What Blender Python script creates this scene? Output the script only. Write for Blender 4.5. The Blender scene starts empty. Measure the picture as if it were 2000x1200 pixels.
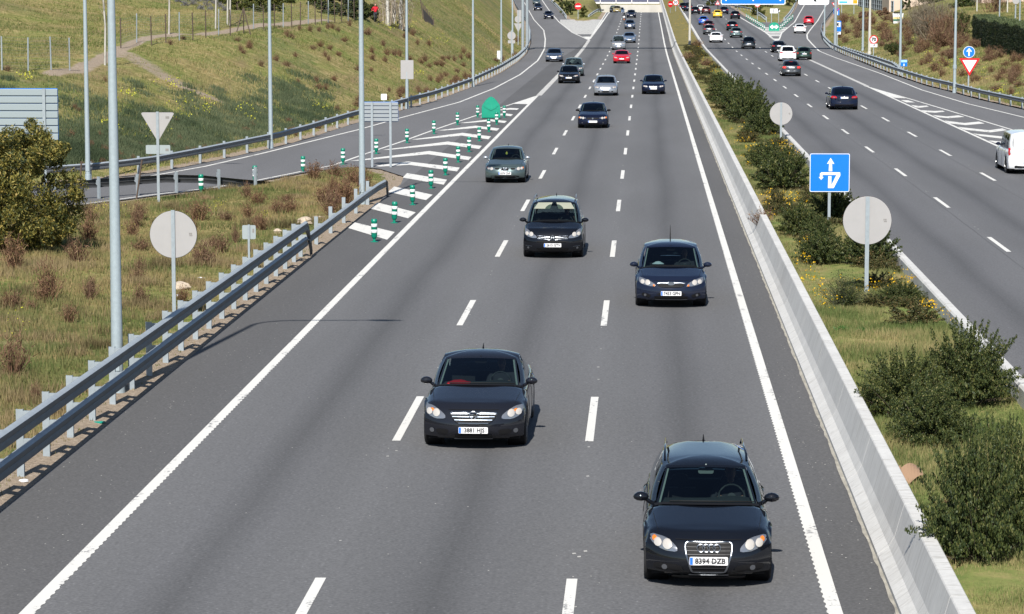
import bpy, bmesh, math, random
import numpy as np
from mathutils import Vector, Matrix, Euler
R = math.radians
random.seed(7); rng = np.random.default_rng(11)
scene = bpy.context.scene
# ------------------------------------------------------------------ camera, sky, sun, exposure
CAMZ = 8.18; PITCH = math.atan(628/5370); YAW = math.atan(262/5407)
cam_d = bpy.data.cameras.new("camera"); cam = bpy.data.objects.new("camera", cam_d)
scene.collection.objects.link(cam); scene.camera = cam
cam_d.sensor_width = 36; cam_d.lens = 5370/2000*36
cam_d.clip_start = 0.5; cam_d.clip_end = 4000
cam.location = (0, 0, CAMZ); cam.rotation_euler = (math.pi/2-PITCH, 0, YAW)
SUN_EL = R(43); SUNDIR = Vector((0.10, 1.0, -math.tan(SUN_EL)*1.005)).normalized()
world = bpy.data.worlds.new("World"); scene.world = world; world.use_nodes = True
wn = world.node_tree.nodes; wl = world.node_tree.links
sky = wn.new("ShaderNodeTexSky"); sky.sky_type = 'NISHITA'; sky.sun_disc = False
sky.sun_elevation = SUN_EL; sky.sun_rotation = math.atan2(-SUNDIR.x, -SUNDIR.y)
sky.altitude = 650; sky.air_density = 1.0; sky.dust_density = .5; sky.ozone_density = 1.6
bg = wn["Background"]; bg.inputs[1].default_value = 0.07
wl.new(sky.outputs[0], bg.inputs[0])
sun_d = bpy.data.lights.new("sun", 'SUN'); sun_d.energy = 4.7; sun_d.angle = R(0.53); sun_d.color = (1, .955, .89)
sun = bpy.data.objects.new("sun", sun_d); scene.collection.objects.link(sun)
sun.rotation_euler = SUNDIR.to_track_quat('-Z', 'Y').to_euler(); sun.location = (-5, -40, 60)
scene.view_settings.view_transform = 'Standard'; scene.view_settings.look = 'None'
scene.view_settings.exposure = 0.55; scene.view_settings.gamma = 1
scene.render.engine = 'CYCLES'
scene.cycles.max_bounces = 6; scene.cycles.transparent_max_bounces = 12; scene.cycles.caustics_reflective = False; scene.cycles.caustics_refractive = False

# ------------------------------------------------------------------ materials
MATS = {}
def new_mat(name):
    m = bpy.data.materials.new(name); m.use_nodes = True
    return m, m.node_tree.nodes, m.node_tree.links, m.node_tree.nodes["Principled BSDF"]
def mat(name, col, rough=.6, metal=0, coat=0, spec=None, emit=None, es=1, noise=0, nscale=20, bump=0):
    if name in MATS: return MATS[name]
    m, n, l, b = new_mat(name)
    b.inputs['Base Color'].default_value = (*col, 1); b.inputs['Roughness'].default_value = rough
    b.inputs['Metallic'].default_value = metal; b.inputs['Coat Weight'].default_value = coat
    b.inputs['Coat Roughness'].default_value = .015
    if spec is not None: b.inputs['Specular IOR Level'].default_value = spec
    if emit: b.inputs['Emission Color'].default_value = (*emit, 1); b.inputs['Emission Strength'].default_value = es
    if noise:
        tc = n.new('ShaderNodeTexCoord'); t = n.new('ShaderNodeTexNoise'); t.inputs['Scale'].default_value = nscale; t.inputs['Detail'].default_value = 6
        l.new(tc.outputs['Object'], t.inputs['Vector'])
        r = n.new('ShaderNodeMapRange'); r.inputs[1].default_value = .25; r.inputs[2].default_value = .75
        r.inputs[3].default_value = 1-noise; r.inputs[4].default_value = 1+noise
        l.new(t.outputs['Fac'], r.inputs[0])
        v = n.new('ShaderNodeVectorMath'); v.operation = 'SCALE'; v.inputs[0].default_value = col
        l.new(r.outputs[0], v.inputs['Scale']); l.new(v.outputs[0], b.inputs['Base Color'])
        if bump:
            bp = n.new('ShaderNodeBump'); bp.inputs['Strength'].default_value = bump; bp.inputs['Distance'].default_value = .02
            l.new(t.outputs['Fac'], bp.inputs['Height']); l.new(bp.outputs[0], b.inputs['Normal'])
    MATS[name] = m; return m
def pos_noise(n, l, scale, detail=4, vec=None, rough=.55):
    g = n.new('ShaderNodeNewGeometry'); t = n.new('ShaderNodeTexNoise')
    t.inputs['Scale'].default_value = scale; t.inputs['Detail'].default_value = detail; t.inputs['Roughness'].default_value = rough
    if vec:
        mp = n.new('ShaderNodeMapping'); mp.inputs['Scale'].default_value = vec; l.new(g.outputs['Position'], mp.inputs['Vector']); l.new(mp.outputs[0], t.inputs['Vector'])
    else: l.new(g.outputs['Position'], t.inputs['Vector'])
    return t.outputs['Fac']
def ramp(n, l, fac, stops, interp='LINEAR'):
    r = n.new('ShaderNodeValToRGB'); r.color_ramp.interpolation = interp
    e = r.color_ramp.elements
    while len(e) < len(stops): e.new(.5)
    for i, (p, c) in enumerate(stops):
        e[i].position = p; e[i].color = (*c, 1) if len(c) == 3 else c
    if fac is not None: l.new(fac, r.inputs[0])
    return r.outputs[0]
def mixc(n, l, fac, a, b, mode='MIX'):
    m = n.new('ShaderNodeMix'); m.data_type = 'RGBA'; m.blend_type = mode
    for s, v in ((m.inputs[0], fac), (m.inputs[6], a), (m.inputs[7], b)):
        if hasattr(v, 'is_output'): l.new(v, s)
        elif isinstance(v, (int, float)): s.default_value = v
        else: s.default_value = (*v, 1)
    return m.outputs[2]
def maprange(n, l, v, a, b, c=0, d=1):
    r = n.new('ShaderNodeMapRange'); l.new(v, r.inputs[0])
    for i, q in enumerate((a, b, c, d)): r.inputs[i+1].default_value = q
    return r.outputs[0]

def asphalt(name, base, lane=None, tint=(1, 1, 1)):
    """lane: list of (x centre) of wheel-polished/oily bands running along Y"""
    m, n, l, b = new_mat(name)
    f1 = pos_noise(n, l, 19, 4); f2 = pos_noise(n, l, .35, 4, (1, .12, 1)); f3 = pos_noise(n, l, 7, 2, (1, .6, 1), .7)
    c = ramp(n, l, f1, [(.25, tuple(base*.72*t for t in tint)), (.5, tuple(base*t for t in tint)), (.68, tuple(base*1.22*t for t in tint)), (.74, tuple(base*2.6*t for t in tint))])
    c = mixc(n, l, .42, c, ramp(n, l, f2, [(.3, (.78, .78, .78)), (.7, (1.2, 1.2, 1.22))]), 'MULTIPLY')
    c = mixc(n, l, .5, c, ramp(n, l, f3, [(.3, (.85, .85, .85)), (.7, (1.15, 1.15, 1.15))]), 'MULTIPLY')
    if lane:
        g = n.new('ShaderNodeNewGeometry'); s = n.new('ShaderNodeSeparateXYZ'); l.new(g.outputs['Position'], s.inputs[0])
        x0, w = lane
        wob = pos_noise(n, l, .05, 2, (.2, 1, .2))
        ad = n.new('ShaderNodeMath'); ad.operation = 'MULTIPLY_ADD'; l.new(wob, ad.inputs[0]); ad.inputs[1].default_value = .5; l.new(s.outputs[0], ad.inputs[2])
        q = n.new('ShaderNodeMath'); q.operation = 'MULTIPLY_ADD'; l.new(ad.outputs[0], q.inputs[0]); q.inputs[1].default_value = 1/w; q.inputs[2].default_value = -(x0+.25)/w+10
        fr = n.new('ShaderNodeMath'); fr.operation = 'FRACT'; l.new(q.outputs[0], fr.inputs[0])
        band = ramp(n, l, fr.outputs[0], [(0, (1.12,)*3), (.2, (1.02,)*3), (.34, (.98, .98, .99)), (.5, (.70, .70, .705)), (.66, (.98, .98, .99)), (.8, (1.02,)*3), (1, (1.12,)*3)])
        c = mixc(n, l, .9, c, band, 'MULTIPLY')
    l.new(c, b.inputs['Base Color']); b.inputs['Roughness'].default_value = .82; b.inputs['Specular IOR Level'].default_value = .35
    bp = n.new('ShaderNodeBump'); bp.inputs['Strength'].default_value = .35; bp.inputs['Distance'].default_value = .01
    l.new(f1, bp.inputs['Height']); l.new(bp.outputs[0], b.inputs['Normal'])
    return m
def worn_paint(name, col, wear=.35, under=(.16, .16, .165)):
    m, n, l, b = new_mat(name)
    f = pos_noise(n, l, 9, 5, None, .7); g = pos_noise(n, l, 1.2, 3, (3, .5, 1))
    k = n.new('ShaderNodeMath'); k.operation = 'ADD'; l.new(f, k.inputs[0]); l.new(g, k.inputs[1])
    fac = ramp(n, l, maprange(n, l, k.outputs[0], .5, 1.5), [(wear-.06, (1, 1, 1)), (wear+.06, (0, 0, 0))])
    l.new(mixc(n, l, fac, col, under), b.inputs['Base Color']); b.inputs['Roughness'].default_value = .7
    return m
M_LANE = asphalt('asphalt_lane', .119, (-4.5, 3.5), (1, 1.0, 1.01))
M_LANER = asphalt('asphalt_far_lane', .116, (7.65, 3.45), (1, 1, 1.02))
M_SHOULD = asphalt('asphalt_shoulder', .098, None, (1.015, 1, .995))
M_RAMP = asphalt('asphalt_ramp', .135, None, (1.01, 1, 1.01))
M_LINE = worn_paint('white_road_paint', (.66, .65, .61), .31)
M_LINE2 = worn_paint('worn_road_paint', (.50, .49, .46), .34)
M_GALV = mat('galvanised_steel', (.31, .355, .385), .5, .2, noise=.10, nscale=9)
M_GALVLIT = mat('guardrail_edge_sunlit', (.34, .38, .41), .5, .1, noise=.1, nscale=6)  # sunlight on the top lip, painted as a lighter steel
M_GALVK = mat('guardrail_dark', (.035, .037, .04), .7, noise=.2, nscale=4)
M_GALVSHADE = mat('guardrail_steel_shaded', (.115, .122, .13), .6, .0, noise=.12, nscale=5)  # beam steel darkened so the colour holds the shade of its face
M_POLE = mat('pole_paint', (.32, .38, .41), .55, .1, noise=.08, nscale=14)
M_POLEC = mat('concrete_pole', (.50, .48, .43), .8, noise=.1, nscale=6)
M_SIGNB = mat('sign_back', (.35, .342, .34), .6, .0, noise=.04, nscale=3)
M_SIGNB2 = mat('sign_back_bluish', (.30, .345, .355), .55, .0, noise=.05, nscale=5)
M_SBLUE = mat('sign_blue', (.004, .17, .62), .35); M_SWHITE = mat('sign_white', (.78, .79, .82), .4)
M_SRED = mat('sign_red', (.62, .012, .02), .35); M_SBLACK = mat('sign_black', (.015, .015, .015), .5)
M_SORANGE = mat('sign_orange', (.85, .33, .01), .4)
M_GREENL = mat('marker_green', (.008, .27, .17), .35, noise=.08, nscale=3)
M_GREEN = mat('bollard_green', (.0, .21, .135), .38, noise=.12, nscale=10); M_BWHITE = mat('bollard_white', (.74, .76, .76), .45)
M_CHROME = mat('chrome', (.34, .37, .41), .33, 1)
M_FOG = mat('fog_lamp', (.16, .17, .19), .2, .6, 1); M_BLACKP = mat('black_plastic', (.010, .010, .011), .6, spec=.15)
M_TYRE = mat('tyre_rubber', (.014, .014, .015), .8); M_RIM = mat('alloy', (.34, .35, .36), .3, .8)
M_INT = mat('car_interior', (.012, .013, .015), .75); M_DASH = mat('dashboard', (.05, .058, .06), .7); M_SEAT = mat('seat_cloth', (.022, .022, .025), .9)
M_HEADL = mat('headlight_lens', (.27, .285, .31), .15, .6, 1); M_HEADB = mat('headlight_bulb', (.62, .58, .52), .16, .3, 1)
M_AMBER = mat('amber_lens', (.75, .19, .02), .2, 0, 1); M_TAIL = mat('tail_lens', (.42, .008, .012), .18, 0, 1)
M_BRAKE = mat('brake_light_lit', (.6, .01, .01), .3, emit=(1, .05, .03), es=.9)
M_PLATE = mat('plate_white', (.80, .80, .80), .45); M_PLATEB = mat('plate_blue', (.02, .16, .65), .45); M_INK = mat('plate_ink', (.03, .03, .035), .6)
M_SKIN = mat('skin', (.45, .25, .18), .6)
def glass():
    m, n, l, b = new_mat('car_glass'); n.remove(b)
    out = n['Material Output']
    tr = n.new('ShaderNodeBsdfTransparent'); tr.inputs[0].default_value = (.42, .50, .50, 1)
    gl = n.new('ShaderNodeBsdfGlossy'); gl.inputs['Roughness'].default_value = .02; gl.inputs[0].default_value = (.9, .95, 1, 1)
    fr = n.new('ShaderNodeFresnel'); fr.inputs[0].default_value = 1.5
    mx = n.new('ShaderNodeMixShader'); l.new(fr.outputs[0], mx.inputs[0]); l.new(tr.outputs[0], mx.inputs[1]); l.new(gl.outputs[0], mx.inputs[2]); l.new(mx.outputs[0], out.inputs[0])
    return m
M_GLASS = glass()
def paint(name, col, metal=.0, rough=.35, coat=1):
    return mat('paint_'+name, col, rough, metal, coat, spec=.05 if max(col) < .05 else None)

# ------------------------------------------------------------------ mesh helpers
class MB:
    def __init__(s): s.v = []; s.f = []
    def add(s, vs, fs):
        k = len(s.v); s.v.extend([tuple(p) for p in vs]); s.f.extend([tuple(i+k for i in f) for f in fs]); return s
    def box(s, x0, x1, y0, y1, z0, z1, M=None):
        vs = [(x, y, z) for z in (z0, z1) for y in (y0, y1) for x in (x0, x1)]
        if M is not None: vs = [tuple(M @ Vector(p)) for p in vs]
        return s.add(vs, [(0, 2, 3, 1), (4, 5, 7, 6), (0, 1, 5, 4), (2, 6, 7, 3), (0, 4, 6, 2), (1, 3, 7, 5)])
    def tube(s, pts, rad, n=8, caps=True):
        pts = [Vector(p) for p in pts]; rs = rad if isinstance(rad, (list, tuple)) else [rad]*len(pts)
        rings = []
        for i, p in enumerate(pts):
            d = (pts[min(i+1, len(pts)-1)]-pts[max(i-1, 0)]).normalized()
            up = Vector((0, 0, 1)) if abs(d.z) < .9 else Vector((0, 1, 0))
            a = d.cross(up).normalized(); b = a.cross(d).normalized()
            rings.append([p+(a*math.cos(t)+b*math.sin(t))*rs[i] for t in [2*math.pi*k/n for k in range(n)]])
        vs = [q for r in rings for q in r]; fs = []
        for i in range(len(pts)-1):
            for k in range(n): fs.append((i*n+k, i*n+(k+1) % n, (i+1)*n+(k+1) % n, (i+1)*n+k))
        if caps: fs += [tuple(range(n-1, -1, -1)), tuple((len(pts)-1)*n+k for k in range(n))]
        return s.add(vs, fs)
    def prism(s, poly, y0, y1):   # polygon in (x,z), extruded along y
        n = len(poly); vs = [(x, y0, z) for x, z in poly]+[(x, y1, z) for x, z in poly]
        fs = [tuple(range(n)), tuple(range(2*n-1, n-1, -1))]+[(i, i+n, (i+1) % n+n, (i+1) % n) for i in range(n)]
        return s.add(vs, fs)
    def lathe(s, prof, n=24, axis='z', c=(0, 0, 0)):   # prof (r, h)
        vs = []
        for r, h in prof:
            for k in range(n):
                t = 2*math.pi*k/n
                if axis == 'z': vs.append((c[0]+r*math.cos(t), c[1]+r*math.sin(t), c[2]+h))
                elif axis == 'x': vs.append((c[0]+h, c[1]+r*math.cos(t), c[2]+r*math.sin(t)))
                else: vs.append((c[0]+r*math.cos(t), c[1]+h, c[2]+r*math.sin(t)))
        m = len(prof); fs = [(i*n+k, i*n+(k+1) % n, (i+1)*n+(k+1) % n, (i+1)*n+k) for i in range(m-1) for k in range(n)]
        fs += [tuple(range(n-1, -1, -1)), tuple((m-1)*n+k for k in range(n))]
        return s.add(vs, fs)
    def grid(s, rows, closed=False):
        m = len(rows); n = len(rows[0]); vs = [p for r in rows for p in r]; fs = []
        for i in range(m-1):
            for k in range(n if closed else n-1): fs.append((i*n+k, i*n+(k+1) % n, (i+1)*n+(k+1) % n, (i+1)*n+k))
        return s.add(vs, fs)
    def xform(s, M):
        s.v = [tuple(M @ Vector(p)) for p in s.v]; return s
    def build(s, name, material, parent=None, smooth=None, link_obj=False, fix=True):
        me = bpy.data.meshes.new(name); me.from_pydata(s.v, [], s.f)
        if fix:
            bm = bmesh.new(); bm.from_mesh(me); bmesh.ops.recalc_face_normals(bm, faces=bm.faces); bm.to_mesh(me); bm.free()
        if smooth is not None:
            me.shade_smooth()
            if smooth < 180: me.set_sharp_from_angle(angle=R(smooth))
        me.materials.append(material)
        return link(name, me, parent)
def link(name, me, parent=None):
    o = bpy.data.objects.new(name, me); scene.collection.objects.link(o)
    if parent is not None: o.parent = parent
    return o
def tag(o, label, cat, group=None, kind=None):
    o['label'] = label; o['category'] = cat
    if group: o['group'] = group
    if kind: o['kind'] = kind
    return o
def struct(o, label=None):
    o['kind'] = 'structure'
    if label: o['label'] = label
    return o
def empty(name, loc, rz=0):
    o = bpy.data.objects.new(name, None); o.empty_display_size = .3; scene.collection.objects.link(o)
    o.location = loc; o.rotation_euler = (0, 0, rz); return o
def copy_tree(o, parent=None):
    c = o.copy(); scene.collection.objects.link(c)
    if parent is not None: c.parent = parent
    for ch in list(o.children): copy_tree(ch, c)
    return c
def fast_mesh(name, V, F, material, parent=None, smooth=False):
    """V (n,3), F (m,3 or 4) numpy"""
    me = bpy.data.meshes.new(name); k = F.shape[1]
    me.vertices.add(len(V)); me.vertices.foreach_set('co', V.astype(np.float32).ravel())
    me.loops.add(F.size); me.loops.foreach_set('vertex_index', F.astype(np.int32).ravel())
    me.polygons.add(len(F)); me.polygons.foreach_set('loop_start', np.arange(0, F.size, k, dtype=np.int32))
    me.update(calc_edges=True); me.validate()
    if smooth: me.shade_smooth()
    else: me.shade_flat()
    me.materials.append(material)
    return link(name, me, parent)
_txt = {}
def text_mesh(s, size, extrude=0.0, bold=0.0):
    cu = bpy.data.curves.new('lettering', 'FONT'); cu.body = s; cu.size = size; cu.align_x = 'CENTER'; cu.align_y = 'CENTER'; cu.extrude = extrude; cu.offset = bold
    cu.resolution_u = 2
    o = bpy.data.objects.new('lettering', cu); scene.collection.objects.link(o)
    dg = bpy.context.evaluated_depsgraph_get(); me = bpy.data.meshes.new_from_object(o.evaluated_get(dg))
    bpy.data.objects.remove(o); bpy.data.curves.remove(cu)
    return me
def text_obj(name, s, size, material, parent, loc, sx=1.0, bold=0.0, rot=(math.pi/2, 0, 0)):
    me = text_mesh(s, size, bold=bold); me.materials.clear(); me.materials.append(material)
    o = link(name, me, parent); o.location = loc; o.rotation_euler = rot; o.scale = (sx, 1, 1); return o

# ------------------------------------------------------------------ levels of the place
def zr(Y):
    Y = np.asarray(Y, float)
    return np.where(Y < 310, 0, np.where(Y < 390, .0127/160*(Y-310)**2, .508+.0127*(Y-390)))
_cm = Matrix.Translation((0, 0, CAMZ)) @ Euler(cam.rotation_euler).to_matrix().to_4x4()
def ray(px, py):
    d = _cm.to_3x3() @ Vector((px-1000, 600-py, -5370)); return d.normalized()
def pix(px, py, h=0.0):
    """where the line of sight of a photo pixel meets the road surface raised by h"""
    d = ray(px, py); z = h
    for _ in range(60):
        t = (z-CAMZ)/d.z; Y = d.y*t
        if t < 0: Y = 900; t = Y/d.y
        nz = float(zr(Y))+h
        if abs(nz-z) < 1e-5: break
        z = z*.5+nz*.5
    return d.x*t, d.y*t
def trace(pts, h=0): return [pix(x, y, h) for x, y in pts]
def poly_x(pl):
    a = sorted(pl, key=lambda p: p[1]); ys = [p[1] for p in a]; xs = [p[0] for p in a]
    return lambda Y: np.interp(Y, ys, xs)
# ------------------------------------------------------------------ road edges (ground plan, metres)
LO = trace([(197,352),(254,345),(304,338),(400,319),(550,286),(611,268),(689,243),(810,209),(855,196),(924,170),(982,141),(1014,120),(1030,104),(1037,85),(1037,68),(1031,47),(1018,30),(1008,14),(1003,0)])
LO = [(-75,88),(-45,97.5),(-34,103),(-27.5,109)]+LO+[(-42,800)]
LI = trace([(162,401),(230,392),(320,380),(400,371),(480.5,359),(612,334),(700,326),(742,330),(789,345),(783,360),(752,382),(735,402)])
LI = [(-75,76),(-45,86.5),(-34,91.5),(-26.5,97)]+LI
LF = trace([(1168,38),(1146,42),(1122,41),(1104,36),(1092,22),(1081,9),(1073,0)]); LF += [(-30,800)]
YL = LF[0][1]
RO = trace([(1996,214),(1912,195),(1850,178),(1812,169),(1764,153),(1740,145),(1660,113),(1620,95),(1606,80),(1602,66),(1604,55),(1612,44),(1626,26),(1632,12),(1634,0)])
RO = [(52,20),(40,80),(33,120),(28.5,155)]+RO+[(49,800)]
RF = trace([(1498,44),(1514,47),(1531,44),(1545,32),(1554,18),(1562,0)]); RF += [(33,800)]
YR = RF[0][1]
LOx, ROx = poly_x(LO), poly_x(RO)
XL, XR, MR0, MR1 = -10.05, 3.36, 6.98, 7.25
P_MAIN = [(XL,-30),(XR,-30),(XR,820),(XL+2.0,820),(XL+2,405),(XL,300)]
P_RAMP = LO[::1] + LF[::-1] + [(-8.05,YL),(-8.05,391),(XL,300),(XL,LI[-1][1]-.5)] + LI[::-1]
P_RIGHT = [(MR1,-30),(60,-30)] + RO + RF[::-1] + [(18.9,YR),(18.9,820),(MR1,820)]
def seg_dist(X, Y, pl, closed=True):
    d = np.full(X.shape, 1e9); n = len(pl)
    for i in range(n if closed else n-1):
        (x0, y0), (x1, y1) = pl[i], pl[(i+1) % n]
        dx, dy = x1-x0, y1-y0; t = np.clip(((X-x0)*dx+(Y-y0)*dy)/(dx*dx+dy*dy+1e-12), 0, 1)
        d = np.minimum(d, np.hypot(X-x0-t*dx, Y-y0-t*dy))
    return d
def inside(X, Y, pl):
    c = np.zeros(X.shape, bool); n = len(pl)
    for i in range(n):
        (x0, y0), (x1, y1) = pl[i], pl[(i+1) % n]
        if y0 == y1: continue
        k = ((y0 > Y) != (y1 > Y)) & (X < (x1-x0)*(Y-y0)/(y1-y0)+x0); c ^= k
    return c
def road_dist(X, Y):
    X = np.asarray(X, float); Y = np.asarray(Y, float); d = np.full(X.shape, 1e9); ins = np.zeros(X.shape, bool)
    for p in (P_MAIN, P_RAMP, P_RIGHT):
        d = np.minimum(d, seg_dist(X, Y, p)); ins |= inside(X, Y, p)
    return np.where(ins, -d, d)
def vnoise(X, Y, s, seed=0):
    X = np.asarray(X)/s+seed*17.3; Y = np.asarray(Y)/s+seed*9.1
    xi = np.floor(X).astype(np.int64); yi = np.floor(Y).astype(np.int64); fx = X-xi; fy = Y-yi
    fx = fx*fx*(3-2*fx); fy = fy*fy*(3-2*fy)
    h = lambda a, b: (((a*73856093) ^ (b*19349663) ^ (seed*83492791)) % 9973)/9973.
    return (h(xi, yi)*(1-fx)+h(xi+1, yi)*fx)*(1-fy)+(h(xi, yi+1)*(1-fx)+h(xi+1, yi+1)*fx)*fy
def ss(a, b, x):
    t = np.clip((x-a)/(b-a), 0, 1); return t*t*(3-2*t)
def G(X, Y):
    """ground level"""
    X = np.asarray(X, float); Y = np.asarray(Y, float)
    z = zr(np.minimum(Y, 1400)); d = road_dist(X, Y); dp = np.clip(d, 0, None)
    lump = (vnoise(X, Y, 2.2, 1)-.5)*.16+(vnoise(X, Y, 6, 2)-.5)*.3+(vnoise(X, Y, 19, 3)-.5)*.7
    lump = lump*ss(.6, 6, dp)
    left = (X < LOx(Y)) & (Y > 88)
    hc = np.clip(3.5+(Y-130)*.021, 2.6, 9.5); dc = 11.5
    prof = np.where(dp < 1.3, .03*dp, np.where(dp < dc, .04+(hc-.04)*((dp-1.3)/(dc-1.3))**1.08, hc+.07*(dp-dc)))
    prof = prof-.35*np.exp(-((dp-dc)/2.2)**2)*1.0
    prof = np.where(dp > 26, prof+(np.minimum(dp, 75)-26)*.17, prof)
    zl = prof + lump*.8
    hr = np.where(dp < 1.5, .02*dp, .03+(dp-1.5)*.235); hr = np.where(dp > 20, .03+18.5*.235+(dp-20)*.05, hr)
    hr = np.where(dp > 45, hr+(np.minimum(dp, 95)-45)*.10, hr)
    zrgt = hr+lump*.7
    right = X > ROx(Y)
    zi = .25*ss(.3, 3, dp)+.9*ss(3, 14, dp)+lump*.6
    near = (Y < 112) & (X < -10) & ~left
    zi = np.where(near, .04*dp+lump*.7+ss(14, 40, dp)*2.5, zi)
    zz = np.where(left, zl, np.where(right, zrgt, zi))
    zz = np.where(d < 0, -.07, -.05*np.clip(1-dp/.35, 0, 1)+zz)
    zz = np.where((X > 3.2) & (X < 7.6) & (Y < 830), -.4, zz)
    # the carriageway tops out and falls away beyond the far signs
    dip = ss(-13.5, -10.5, X)*(1-ss(5.5, 8, X)); z = z-dip*np.clip(Y-566, 0, 190)*.034
    z = z+ss(760, 1100, Y)*13
    return z+zz
def hit(px, py):
    """where a photo pixel's line of sight meets the ground"""
    d = ray(px, py); t = np.arange(25, 1100, .25); x = d.x*t; y = d.y*t; z = CAMZ+d.z*t
    g = G(x, y); k = np.nonzero(g >= z)[0]
    k = k[0] if len(k) else len(t)-1
    return float(x[k]), float(y[k]), float(g[k])
def gz(x, y): return float(G(np.array([x]), np.array([y]))[0])
def aty(px, Y):
    """x of a sight line at distance Y"""
    d = ray(px, 100); return d.x/d.y*Y

# ------------------------------------------------------------------ ground sheet
def spaced(a, b, f):
    out = [a]
    while out[-1] < b: out.append(out[-1]+f(out[-1]))
    return np.array(out)
gx = np.concatenate([-spaced(60, 420, lambda v: .5+(v-60)*.09)[::-1], spaced(-59, 60, lambda v: .42 if -42 < v < 46 else 1.0), spaced(61, 420, lambda v: 1+(v-60)*.09)])
gy = spaced(-40, 1250, lambda v: 4 if v < 15 else (.55 if v < 240 else .55+(v-240)*.011))
GX, GY = np.meshgrid(gx, gy); GZ = G(GX, GY); GD = road_dist(GX, GY)
nx, ny = len(gx), len(gy)
V = np.stack([GX.ravel(), GY.ravel(), GZ.ravel()], 1)
idx = np.arange(nx*ny).reshape(ny, nx)
F = np.stack([idx[:-1, :-1].ravel(), idx[:-1, 1:].ravel(), idx[1:, 1:].ravel(), idx[1:, :-1].ravel()], 1)
# bare earth: footpath, scrapes in the bank, gravel strip beside the kerbless shoulders
PATH = [hit(*p)[:2] for p in [(100,146),(150,139),(178,126),(205,112),(232,98),(262,84),(290,74),(330,70),(395,68),(432,64),(470,56),(492,52),(560,47),(640,40)]]
SCR = [hit(*p)[:2] for p in [(243,104),(268,118),(300,138),(330,155),(370,175),(410,190)]]
bare = np.zeros(GX.shape)
bare = np.maximum(bare, 1-ss(.2, .8, seg_dist(GX, GY, PATH, False)))
bare = np.maximum(bare, .62*(1-ss(.3, 1.9, seg_dist(GX, GY, SCR, False))))
e = (1-ss(.7, 1.5, GD+vnoise(GX, GY, 1.5, 5)*.5))*(GD > -.4)
bare = np.maximum(bare, e*.95)
lush = ((GX < LOx(GY)) & (GY > 88))*(1-ss(2, 9, GD))*ss(115, 150, GY)*0+0.0
me_col = np.clip(bare, 0, 1)
m, n, l, b = new_mat('grassy_earth')
at = n.new('ShaderNodeAttribute'); at.attribute_name = 'bare'
fb = pos_noise(n, l, .22, 5); fm = pos_noise(n, l, 1.6, 6, None, .68); ff = pos_noise(n, l, 9, 6, (1, 1, 2.5), .7)
green = ramp(n, l, fm, [(.28, (.075, .115, .028)), (.46, (.145, .175, .045)), (.62, (.25, .235, .085)), (.78, (.38, .31, .155))])
straw = ramp(n, l, fm, [(.28, (.13, .115, .042)), (.5, (.25, .205, .085)), (.7, (.42, .33, .17))])
c = mixc(n, l, maprange(n, l, fb, .38, .62), green, straw)
fv = pos_noise(n, l, .11, 5, (1, .55, 1), .6); c = mixc(n, l, maprange(n, l, fv, .50, .62, 0, .75), c, mixc(n, l, .5, c, (.085, .115, .055)))
fw = pos_noise(n, l, .16, 5, (1.3, .4, 1), .62); c = mixc(n, l, maprange(n, l, fw, .55, .66, 0, .7), c, (.22, .16, .09))
c = mixc(n, l, .55, c, ramp(n, l, ff, [(.25, (.55, .55, .5)), (.5, (1, 1, 1)), (.75, (1.45, 1.4, 1.3))]), 'MULTIPLY')
earth = ramp(n, l, ff, [(.25, (.20, .155, .11)), (.55, (.33, .265, .20)), (.75, (.48, .41, .32))])
bn = n.new('ShaderNodeMath'); bn.operation = 'MULTIPLY_ADD'; l.new(fm, bn.inputs[0]); bn.inputs[1].default_value = .9; bn.inputs[2].default_value = -.45
ba = n.new('ShaderNodeMath'); ba.operation = 'ADD'; l.new(bn.outputs[0], ba.inputs[0]); l.new(at.outputs['Fac'], ba.inputs[1])
c = mixc(n, l, maprange(n, l, ba.outputs[0], .35, .65), c, earth)
l.new(c, b.inputs['Base Color']); b.inputs['Roughness'].default_value = .95; b.inputs['Specular IOR Level'].default_value = .1
bp = n.new('ShaderNodeBump'); bp.inputs['Strength'].default_value = .7; bp.inputs['Distance'].default_value = .08
l.new(ff, bp.inputs['Height']); l.new(bp.outputs[0], b.inputs['Normal'])
M_EARTH = m
go = fast_mesh('ground', V, F, M_EARTH, smooth=True); struct(go, 'grassy banks and verges of green, straw and bare earth beside the motorway')
a = go.data.attributes.new('bare', 'FLOAT', 'POINT'); a.data.foreach_set('value', me_col.ravel().astype(np.float32))

# ------------------------------------------------------------------ asphalt sheets
def dense(pl, step=6):
    out = []
    for i in range(len(pl)-1):
        (x0, y0), (x1, y1) = pl[i], pl[i+1]; k = max(1, int(math.hypot(x1-x0, y1-y0)/step))
        out += [(x0+(x1-x0)*j/k, y0+(y1-y0)*j/k) for j in range(k)]
    return out+[pl[-1]]
def dipz(x, y):
    dip = float(ss(-13.5, -10.5, x)*(1-ss(5.5, 8, x))); return float(zr(y))-dip*min(max(y-566, 0), 190)*.034
def strip_rows(name, ys, fa, fb, h, material, nx=2):
    rows = []
    for y in ys:
        a, b2 = fa(y), fb(y)
        rows.append([(a+(b2-a)*i/(nx-1), y, dipz(a+(b2-a)*i/(nx-1), y)+h) for i in range(nx)])
    o = MB().grid(rows).build(name, material); struct(o); return o
ys = list(np.concatenate([np.arange(-30, 300, 15), np.arange(300, 822, 4)]))
cst = lambda v: (lambda y: v)
strip_rows('carriageway', ys, cst(-8.0), cst(2.45), 0, M_LANE, 6)
strip_rows('road_shoulder', ys, lambda y: XL if y < 300 else min(XL+(y-300)*2/105, XL+2), cst(-8.0), 0, M_SHOULD)
strip_rows('road_shoulder', ys, cst(2.45), cst(XR+.3), 0, M_SHOULD)
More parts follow.
